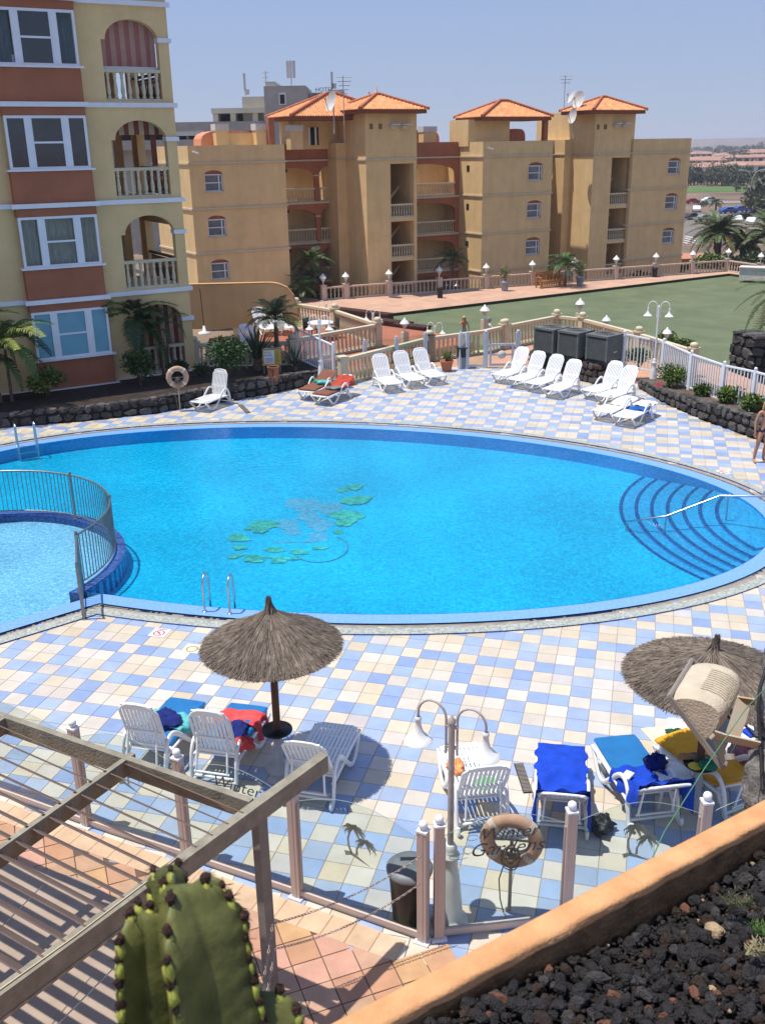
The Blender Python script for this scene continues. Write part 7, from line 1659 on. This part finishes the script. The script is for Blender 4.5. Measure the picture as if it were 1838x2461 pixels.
cr = M('red_car_paint', (.35, .02, .02), .25, .1, 1, spec=.6); cw = M('white_car_paint', (.7, .7, .7), .25, .05, 1, spec=.6); cbl = M('blue_car_paint', (.02, .09, .36), .25, .1, 1, spec=.6); cdk = M('dark_car_paint', (.04, .04, .05), .25, .1, 1, spec=.6); cn = M('navy_car_paint', (.015, .02, .12), .25, .1, 1)
for px, py, rz, m_, lab in ((1660, 490, .2, cr, 'red car passing on the far road beside the building corner'), (1703, 487, .2, cw, 'white car on the far road behind the thin palm'), (1672, 509, 1.3, cw, 'white hatchback in the far car park, farthest left'), (1748, 513, .3, cbl, 'bright blue car left one of two in the car park'), (1776, 510, .3, cbl, 'bright blue car right one of two in the car park'), (1808, 516, 1.2, cn, 'dark navy car near the street lamp'),
    (1658, 528, .6, cdk, 'dark car beside the building corner in the car park'), (1690, 533, .3, M('grey_car_paint', (.2, .24, .24), .3), 'grey green car behind the big date palm'), (1768, 535, 1.4, cw, 'white car below the blue ones'), (1805, 540, 1.0, cw, 'white car beside the street lamp foot'), (1780, 527, .2, cdk, 'dark car under the blue cars')):
    car(lab, far(px, py), rz, m_, 1.0)
p = far(1795, 523); t = thing('street_lamp', 'tall grey street lamp with two curved arms in the car park', 'street lamp', p); mb = MB(); mb.tube([(0, 0, 0), (0, 0, 7.6)], [.14, .09], 8); ob('mast', mb, M('grey_lamp_steel', (.35, .34, .32), .5), t)
for s in (-1, 1): mb = MB(); mb.tube([(0, 0, 7.5), (.25*s, 0, 8.6), (.9*s, 0, 9.6), (2.2*s, 0, 10.0)], .09, 7); ob('arm', mb, MATS['grey_lamp_steel'], t); mb = MB(); mb.box((2.5*s, 0, 9.98), (.9, .35, .16)); ob('lamp_head', mb, white, t)
palm('thin fan palm standing alone in the car park', far(1716, 530), 3.6, .22, .2, 18, 2.2, 61, [lf_o, lf_d], ll=.6, lw=.1, n=16, droop=1.1)
# houses
ht = M('far_roof_tile', (.34, .175, .125), .9, .3, .12, coords='World', col2=(.44, .26, .19)); hw = M('far_white_wall', (.55, .52, .48), .9, .1); hwp = M('far_pink_wall', (.50, .34, .26), .9, .1)
def house(label, px, py, w_, d_, storeys, m, rz=0.0):
    p = far(px, py); t = thing('house', label, 'house', p, rz); hh = storeys*2.9
    mb = MB(); mb.box((0, 0, hh/2), (w_, d_, hh)); ob('wall', mb, m, t)
    mb = MB(); e = .6; zr = hh+1.5; mb.add([(-w_/2-e, -d_/2-e, hh), (w_/2+e, -d_/2-e, hh), (w_/2+e, d_/2+e, hh), (-w_/2-e, d_/2+e, hh), (-w_/4, 0, zr), (w_/4, 0, zr)], [(0, 1, 5, 4), (1, 2, 5), (2, 3, 4, 5), (3, 0, 4), (3, 2, 1, 0)]); ob('roof', mb, ht, t)
    k = max(2, int(w_/4.2))
    for s in range(storeys):
        for i in range(k):
            x = -w_/2+w_*(i+.5)/k; mb = MB(); mb.box((x, -d_/2-.01, s*2.9+1.35), (w_/k*.6, .12, 1.9)); ob('window', mb, dark, t)
        if s: mb = MB(); mb.box((0, -d_/2-.8, s*2.9-.1), (w_, 1.6, .2)); mb.box((0, -d_/2-1.55, s*2.9+.35), (w_, .08, .7)); ob('balcony', mb, m, t)
    for i in range(2): mb = MB(); mb.box((-w_*.2+w_*.45*i, .5, zr+.1), (.6, .6, 1.2)); ob('chimney', mb, hw, t)
hs = [(1672, 437, 22, 9, 2, hw, 'white two storey villa with red roof and balcony, nearest on the left'), (1700, 434, 15, 8, 2, hw, 'white villa joined right of the balcony villa'), (1790, 431, 26, 9, 2, hw, 'white villa row with dark windows behind the street lamp'), (1828, 430, 18, 9, 2, hw, 'white villa at the right edge'), (1682, 412, 30, 10, 2, hwp, 'pink villa with long red roof behind the balcony villa'), (1725, 404, 26, 9, 1, hwp, 'low red roofed house in the middle of the town'),
    (1668, 388, 26, 12, 2, hwp, 'pink block with two storeys next to the building corner'), (1755, 400, 34, 9, 1, hwp, 'long low red roof behind the villa row'), (1795, 402, 34, 9, 2, hwp, 'broad red roofed villa right of the middle'), (1830, 400, 30, 9, 2, hwp, 'red roofed villa at the right edge of the second row'), (1706, 390, 40, 9, 1, hw, 'small pale house in the third row left'), (1768, 378, 50, 12, 1, hw, 'flat pale house near the top of the town'), (1812, 378, 50, 12, 2, hwp, 'pink house near the top of the town right'), (1838, 384, 40, 12, 2, hwp, 'salmon house at the top right edge'), (1690, 375, 46, 12, 1, hwp, 'distant pink house near the hill'), (1735, 382, 40, 10, 1, hw, 'distant pale house among trees')]
for px, py, w_, d_, st_, m_, lab in hs: house(lab, px, py, w_, d_, st_, m_, random.Random(px).uniform(-.25, .25)-.3)
# trees along the fairway and in the town
rr = random.Random(77); fm2 = [lf_o, lf_d,  M('dusty_green_leaf', (.11, .125, .08), .9, .3, .5), M('pale_olive_leaf', (.15, .15, .10), .9, .3, .5)]
def fartree(label, px, py, r, h, seed, nm='broadleaf_tree', n=420):
    p = far(px, py); t = thing(nm, label, 'tree', p, 0, 'trees along the golf course and the far town'); r_ = random.Random(seed); mb = MB(); ms = [fm2[2], fm2[0], fm2[3]]
    for i in range(6): c = (r_.uniform(-.5, .5)*r, r_.uniform(-.5, .5)*r, h*r_.uniform(.30, .95)); leaves(mb, c, n//6, (r*.6, r*.6, h*.33), r*.24, r*.16, r_, mis=3)
    ob('crown', mb, ms, t, 'stuff'); mb = MB(); mb.tube([(0, 0, 0), (0, 0, h*.6)], [r*.09, r*.05], 6); ob('trunk', mb, wood, t)
grpT = 0
for k in range(26):
    px = 1652+k*8+rr.uniform(-2, 2); fartree('olive tree beyond the fairway, number %s from the left' % ['one', 'two', 'three', 'four', 'five', 'six', 'seven', 'eight', 'nine', 'ten', 'eleven', 'twelve', 'thirteen', 'fourteen', 'fifteen', 'sixteen', 'seventeen', 'eighteen', 'nineteen', 'twenty', 'twenty one', 'twenty two', 'twenty three', 'twenty four', 'twenty five', 'twenty six'][k], px, 447-rr.uniform(0, 3), rr.uniform(2.4, 4.4), rr.uniform(3.5, 7.5), k)
sides = ['left', 'middle', 'right']
for k, (px, py, r, h) in enumerate([(1762, 388, 5, 10), (1782, 388, 6, 9), (1825, 372, 6, 12), (1722, 378, 6, 8), (1743, 372, 8, 8), (1800, 372, 8, 9), (1765, 415, 4, 7), (1757, 425, 4, 8), (1742, 425, 4, 7), (1700, 366, 9, 6), (1760, 362, 12, 6), (1790, 360, 12, 6), (1815, 360, 12, 6), (1730, 360, 12, 6), (1672, 362, 10, 5), (1838, 362, 10, 6)]):
    fartree('dusty tree in the far town %s' % ['right of the low middle roof', 'behind the long low roof', 'near the top right corner of the town', 'above the third row house', 'among the distant pale roofs', 'under the hill right', 'between the villas', 'right of the small villa', 'left of the villa row', 'on the slope left', 'at the hill foot centre', 'at the hill foot right of centre', 'at the hill foot near the right edge', 'at the hill foot left of centre', 'by the building corner', 'at the far right edge'][k], px, py, r, h, 200+k, n=300)
fartree('spreading olive tree at the right edge below the fairway', 1832, 505, 7, 8, 301, n=900); fartree('small bush tree on the fairway', 1768, 461, 1.8, 2.2, 302); fartree('low bush at the road beside the red car', 1690, 497, 1.6, 1.2, 303); fartree('olive tree right of the street lamp', 1822, 530, 4.5, 5, 304, n=700)
mb = MB()
for _ in range(1500):
    a = rr.uniform(.9, 1.35); d = 620+2600*rr.random()**1.5; x, y = d*cos(a), d*sin(a)
    if not visible((x, y, -8), 40): continue
    leaves(mb, (x, y, gh(x, y)+1.0), 5, (4, 4, 1.2), 3.0, 1.8, rr, mis=2)
tag(ob('scrub', mb, [lf_o, MATS['dusty_green_leaf']], None, 'stuff'), 'dusty scrub scattered over the brown plain towards the horizon', 'scrub')
# low hill line on the horizon
mb = MB(); vs = []
for i in range(60): a = radians(20+i*1.8); d = 2600; hgt = 7+8*abs(sin(i*.37)+.5*sin(i*.83+1))*.5; vs += [(d*cos(a), d*sin(a), -10), (d*1.03*cos(a), d*1.03*sin(a), hgt), (d*1.2*cos(a), d*1.2*sin(a), -10)]
mb.add(vs, [(3*i+k, 3*i+3+k, 3*i+4+k, 3*i+1+k) for i in range(59) for k in (0, 1)], 0, None, True); struct('hills', mb, M('hazy_hill', (.20, .155, .13), 1, .2, .004, coords='World'))

# ------------------------------------------------------------------ people
skinm = M('tanned_skin', (.42, .21, .125), .55, .08, 9, spec=.3); skinp = M('fair_skin', (.52, .29, .19), .55, .08, 9, spec=.3)
def person(label, p, rz, joints, edges, mat, clothes, hair, head, face=0, headr=.105, scale=1.0):
    t = thing('person', label, 'person', p, rz)
    names = list(joints); me = bpy.data.meshes.new('tmp'); me.from_pydata([joints[n][0] for n in names], [(names.index(a), names.index(b)) for a, b in edges], [])
    o = bpy.data.objects.new('tmp', me); COL.objects.link(o); md = o.modifiers.new('s', 'SKIN'); md.use_smooth_shade = True; md.branch_smoothing = .6
    for i, n in enumerate(names): r = joints[n][1]; me.skin_vertices[0].data[i].radius = (r if isinstance(r, tuple) else (r, r))
    me.skin_vertices[0].data[0].use_root = True; sb = o.modifiers.new('b', 'SUBSURF'); sb.levels = 2; sb.render_levels = 2
    dg = bpy.context.evaluated_depsgraph_get(); body = bpy.data.meshes.new_from_object(o.evaluated_get(dg)); bpy.data.objects.remove(o); body.materials.clear(); body.materials.append(mat)
    bm = bmesh.new(); bm.from_mesh(body)
    # head with nose, ears
    hc = Vector(head); hm = MB(); vs = []; n, k = 12, 16
    for i in range(n+1):
        th_ = pi*i/n
        for j in range(k):
            ph = 2*pi*j/k; x, y, z = sin(th_)*cos(ph), sin(th_)*sin(ph), cos(th_); w_ = headr*(.80 if z > -.2 else .80-.28*(-z-.2)); yy = y*headr*.95
            if abs(x) < .25 and y < -.6 and -.35 < z < .15: yy -= headr*.16*(1-abs(z+.12)/.3)
            vs.append(hc+Vector((x*w_, yy, z*headr*1.22)))
    hm.add(vs, [(i*k+j, i*k+(j+1) % k, (i+1)*k+(j+1) % k, (i+1)*k+j) for i in range(n) for j in range(k)], 0, None, True)
    for s in (-1, 1): hm.tube([hc+Vector((s*headr*.78, .01, -.02)), hc+Vector((s*headr*.9, .02, .015))], .018, 6)
    hme = hm.mesh('h', mat); bm.from_mesh(hme)
    hands = [n for n in names if n.startswith('hand')]
    fg_ = MB()
    for h in hands:
        c = Vector(joints[h][0]); src = Vector(joints[[a for a, b in edges if b == h][0]][0]); d = (c-src).normalized(); sd = d.cross(Vector((0, 1, 0))).normalized()
        for q, (off, ln) in enumerate(((-.026, .065), (-.009, .078), (.009, .072), (.026, .055))): b0 = c+sd*off; fg_.tube([b0, b0+d*ln*.55+Vector((0, -.004, 0)), b0+d*ln+Vector((0, -.016, 0))], [.010, .009, .006], 6)
        fg_.tube([c-d*.03-sd*.02, c-sd*.045+d*.01, c-sd*.045+d*.035], [.012, .010, .007], 6)
    if fg_.v: bm.from_mesh(fg_.mesh('f', mat))
    bm.normal_update(); bm.to_mesh(body); bm.free(); body.name = 'body'
    link('body', body, t)
    for nm, cm_, f, off in clothes:
        vs = [v.co+v.normal*off for v in body.vertices]; mb = MB(); fs = [tuple(q.vertices) for q in body.polygons if all(f(body.vertices[i].co) for i in q.vertices)]
        used = sorted({i for q in fs for i in q}); mp2 = {a: b for b, a in enumerate(used)}; mb.add([vs[i] for i in used], [tuple(mp2[i] for i in q) for q in fs], 0, None, True)
        if fs: ob(nm, mb, cm_, t)
    hmb = MB()
    if hair:
        hcol, ln, kind = hair; vs = []; n, k = 10, 18
        for i in range(n+1):
            th_ = (pi*.62)*i/n
            for j in range(k):
                ph = 2*pi*j/k; x, y, z = sin(th_)*cos(ph), sin(th_)*sin(ph), cos(th_)
                if y < -.15: z = max(z, .30)
                rr_ = 1+.04*sin(j*5+i*3); vs.append(hc+Vector((x*headr*.92*rr_, y*headr*1.10*rr_+.008, z*headr*1.34)))
        hmb.add(vs, [(i*k+j, i*k+(j+1) % k, (i+1)*k+(j+1) % k, (i+1)*k+j) for i in range(n) for j in range(k)], 0, None, True)
        if ln:
            for q in range(16): a = pi*.02+pi*.96*q/15; b0 = hc+Vector((cos(a)*headr*.85, sin(a)*headr*.85, -.02)); hmb.tube([b0+Vector((0, 0, .06)), b0+Vector((cos(a)*.02, .02, -ln*.5)), b0+Vector((cos(a)*.0, .01, -ln*(1+.12*sin(q*3))))], [.028, .024, .010], 6)
        ob('hair' if kind != 'cap' else 'cap', hmb, hcol, t)
    # eyes and mouth
    fc = MB(); [fc.box(hc+Vector((s*.032, -headr*.93, .012)), (.022, .008, .009)) for s in (-1, 1)]; fc.box(hc+Vector((0, -headr*.86, -.062)), (.04, .008, .008)); ob('face_features', fc, M('dark_eye', (.05, .02, .02), .5), t)
    t.scale = (scale,)*3; return t
def stand(armL, armR, hipw=.095, sh=.175, fem=True, lean=0, footL=(.10, -.02), footR=(-.12, .03)):
    J = {'pelvis': ((0, 0, .92), (.135 if fem else .14, .10)), 'waist': ((0, .01, 1.08), (.115 if fem else .135, .085)), 'chest': ((0, 0, 1.26), (.135 if fem else .15, .10)), 'neckb': ((0, .01, 1.42), (.075, .06)), 'neck': ((0, 0, 1.50), (.045, .045)), 'skull': ((0, -.01, 1.56), (.05, .05))}
    E_ = [('pelvis', 'waist'), ('waist', 'chest'), ('chest', 'neckb'), ('neckb', 'neck'), ('neck', 'skull')]
    for s, ft, nm in ((1, footL, 'l'), (-1, footR, 'r')):
        J['hip'+nm] = ((s*hipw, 0, .86), (.09, .085)); J['knee'+nm] = (((s*hipw+ft[0])/2*1.0+s*.01, (ft[1])*.5-.02, .48), (.055, .055)); J['calf'+nm] = (((ft[0]*1.5+s*hipw*.5)/2, ft[1]*.8+.01, .32), (.052, .052)); J['ank'+nm] = ((ft[0], ft[1]+.01, .075), (.034, .038)); J['toe'+nm] = ((ft[0]+s*.025, ft[1]-.15, .028), (.036, .026))
        E_ += [('pelvis', 'hip'+nm), ('hip'+nm, 'knee'+nm), ('knee'+nm, 'calf'+nm), ('calf'+nm, 'ank'+nm), ('ank'+nm, 'toe'+nm)]
    for s, arm, nm in ((1, armL, 'l'), (-1, armR, 'r')):
        J['sho'+nm] = ((s*sh, .01, 1.39), (.052, .05)); J['elb'+nm] = (arm[0], (.036, .036)); J['wri'+nm] = (arm[1], (.024, .026)); J['hand'+nm] = (arm[2], (.032, .016))
        E_ += [('neckb', 'sho'+nm), ('sho'+nm, 'elb'+nm), ('elb'+nm, 'wri'+nm), ('wri'+nm, 'hand'+nm)]
    return J, E_
blond = M('blond_hair', (.50, .34, .15), .6, .3, 30, streak=(6, 6, 1))
J, E_ = stand(((.23, .02, 1.12), (.22, -.03, .88), (.215, -.05, .79)), ((-.26, .03, 1.12), (-.27, -.02, .88), (-.27, -.04, .79)), footL=(.07, .0), footR=(-.20, .0))
p = at(1826, 1110)
bik = M('dark_purple_bikini', (.02, .012, .035), .6)
person('blonde woman in a dark purple bikini standing at the right edge looking down', p, radians(8), J, E_, skinm, [('bikini_top', bik, lambda v: 1.24 < v.z < 1.33 and abs(v.x) < .16, .006), ('bikini_bottom', bik, lambda v: .84 < v.z < .96 and abs(v.x) < .19, .006)], (blond, .20, 'hair'), (0, -.035, 1.61))
J, E_ = stand(((.27, -.02, 1.16), (.30, -.04, .93), (.30, -.05, .85)), ((-.30, -.10, 1.28), (-.16, -.20, 1.46), (-.10, -.17, 1.53)))
c = at(1114, 832, PZ)
person('blonde woman in coral top and blue shorts walking by the green', c, radians(15), J, E_, skinm, [('top', M('coral_top', (.55, .17, .09), .8), lambda v: 1.10 < v.z < 1.36 and abs(v.x) < .19, .012), ('shorts', M('pale_blue_shorts', (.20, .28, .42), .85), lambda v: .62 < v.z < 1.04 and abs(v.x) < .24, .018)], (blond, .34, 'hair'), (0, -.01, 1.62), scale=1.02)
J, E_ = stand(((.24, -.20, 1.18), (.30, -.42, 1.16), (.32, -.50, 1.15)), ((-.24, -.16, 1.16), (-.05, -.36, 1.12), (.02, -.42, 1.12)), fem=False, sh=.20)
c = at(1172, 845, -1.75+.0)
person('man in a white shirt and grey cap leaning on the balustrade post', c, radians(100), J, E_, skinp, [('shirt', M('white_shirt', (.62, .62, .64), .9, .06), lambda v: .95 < v.z < 1.44 and abs(v.x) < .30 and v.y > -.28, .022), ('trousers', M('khaki_shorts', (.25, .22, .16), .9), lambda v: .5 < v.z < .96, .02)], (M('grey_cap', (.22, .22, .22), .9), 0, 'cap'), (0, -.04, 1.62))
# ledge the man stands behind
c2 = c; mb = MB(); mb.box((c.x, c.y, (c.z+PZ)/2-.02), (1.6, 1.2, c.z-PZ), .4); struct('raised_walk', mb, stucco)
# child lying on a towel under the right parasol, only a foot shows
J = {'pelvis': ((0, 0, .13), (.10, .09)), 'waist': ((0, .18, .13), (.09, .08)), 'chest': ((0, .34, .13), (.11, .09)), 'neck': ((0, .48, .14), (.045, .045)), 'skull': ((0, .53, .15), (.05, .05))}; E_ = [('pelvis', 'waist'), ('waist', 'chest'), ('chest', 'neck'), ('neck', 'skull')]
for s, nm in ((1, 'l'), (-1, 'r')):
    J['hip'+nm] = ((s*.07, -.06, .12), (.07, .07)); J['knee'+nm] = ((s*.10, -.40, .15), (.045, .045)); J['ank'+nm] = ((s*.10, -.72, .07), (.03, .03)); J['toe'+nm] = ((s*.12, -.75, .18), (.03, .02)); E_ += [('pelvis', 'hip'+nm), ('hip'+nm, 'knee'+nm), ('knee'+nm, 'ank'+nm), ('ank'+nm, 'toe'+nm)]
    J['sho'+nm] = ((s*.15, .40, .13), (.04, .04)); J['elb'+nm] = ((s*.24, .20, .08), (.03, .03)); J['hand'+nm] = ((s*.25, .0, .06), (.025, .015)); E_ += [('chest', 'sho'+nm), ('sho'+nm, 'elb'+nm), ('elb'+nm, 'hand'+nm)]
q = at(1812, 1738, .12); person('child lying under the right parasol, one foot showing beside the trunk', Vector((q.x+.72, q.y+.1, 0)), radians(-82), J, E_, skinp, [('swimsuit', M('yellow_swimsuit', (.6, .42, .08), .8), lambda v: -.22 < v.y < .1 and abs(v.x) < .2, .008)], (blond, 0, 'hair'), (0, .60, .16), headr=.09)
mb = MB(); f = at(1800, 1780, .012); mb.box((f.x+.35, f.y+.1, .012), (1.3, .9, .02), -.2); tag(ob('towel', mb, whitet), 'large white towel on the tiles below the lying child', 'towel')
mb = MB(); f = at(1800, 1762, .03); mb.box((f.x, f.y, .04), (.16, .2, .03), .4); tag(ob('towel', mb, royal), 'folded blue cloth near the child foot at the right edge', 'towel')
# terrace furniture
t = thing('garden_table', 'round white table with dark chairs on the private terrace', 'table', at(772, 815, .36)); mb = MB(); mb.lathe([(0, .70), (.55, .70), (.57, .72), (.55, .74), (0, .74)], n=24); ob('table_top', mb, plas, t)
for k in range(4): a = pi/4+pi/2*k; mb = MB(); mb.tube([(.3*cos(a), .3*sin(a), .7), (.42*cos(a), .42*sin(a), 0)], .022, 6); ob('leg', mb, plas, t)
def tchair(label, p, rz):
    t = thing('garden_chair', label, 'chair', p, rz, 'dark chairs round the terrace table'); g = M('dark_green_chair', (.03, .05, .045), .6)
    mb = MB(); mb.box((0, 0, .42), (.46, .44, .035)); ob('seat', mb, g, t); mb = MB(); mb.box((0, .22, .68), (.46, .04, .45)); ob('backrest', mb, g, t)
    for x in (-.2, .2):
        for y in (-.2, .2): mb = MB(); mb.box((x, y, .2), (.035, .035, .4)); ob('leg', mb, g, t)
        mb = MB(); mb.box((x*1.1, 0, .62), (.04, .42, .03)); ob('armrest', mb, g, t)
tchair('dark green chair left of the white terrace table', at(747, 815, .36), radians(60)); tchair('dark chair right of the white terrace table', at(800, 812, .36), radians(-70))
t = thing('parasol_stand', 'closed dark parasol pole in a white foot against the terrace wall', 'parasol stand', at(492, 802, .36)); mb = MB(); mb.lathe([(.28, 0), (.28, .07), (.08, .12), (.05, .35), (.03, .36)], n=16); ob('foot', mb, plas, t); mb = MB(); mb.tube([(0, 0, .3), (-.05, 0, 2.0)], .022, 8); ob('pole', mb, wood, t)
mb = MB(); P = [at(1300, 795, .1)]; 

# ------------------------------------------------------------------ thin sea haze in the air
mb = MB(); mb.box((0, 0, 5), (30400, 30400, 40)); me_ = mb.mesh('haze', bpy.data.materials.new('haze_volume')); hz_ = link('haze', me_); hz_['kind'] = 'stuff'
hm_ = me_.materials[0]; hm_.use_nodes = True; t_ = hm_.node_tree; t_.nodes.clear(); o_ = t_.nodes.new('ShaderNodeOutputMaterial'); pv = t_.nodes.new('ShaderNodeVolumePrincipled'); pv.inputs['Color'].default_value = (.80, .84, .95, 1); pv.inputs['Density'].default_value = .00024; pv.inputs['Anisotropy'].default_value = .1; t_.links.new(pv.outputs[0], o_.inputs['Volume'])
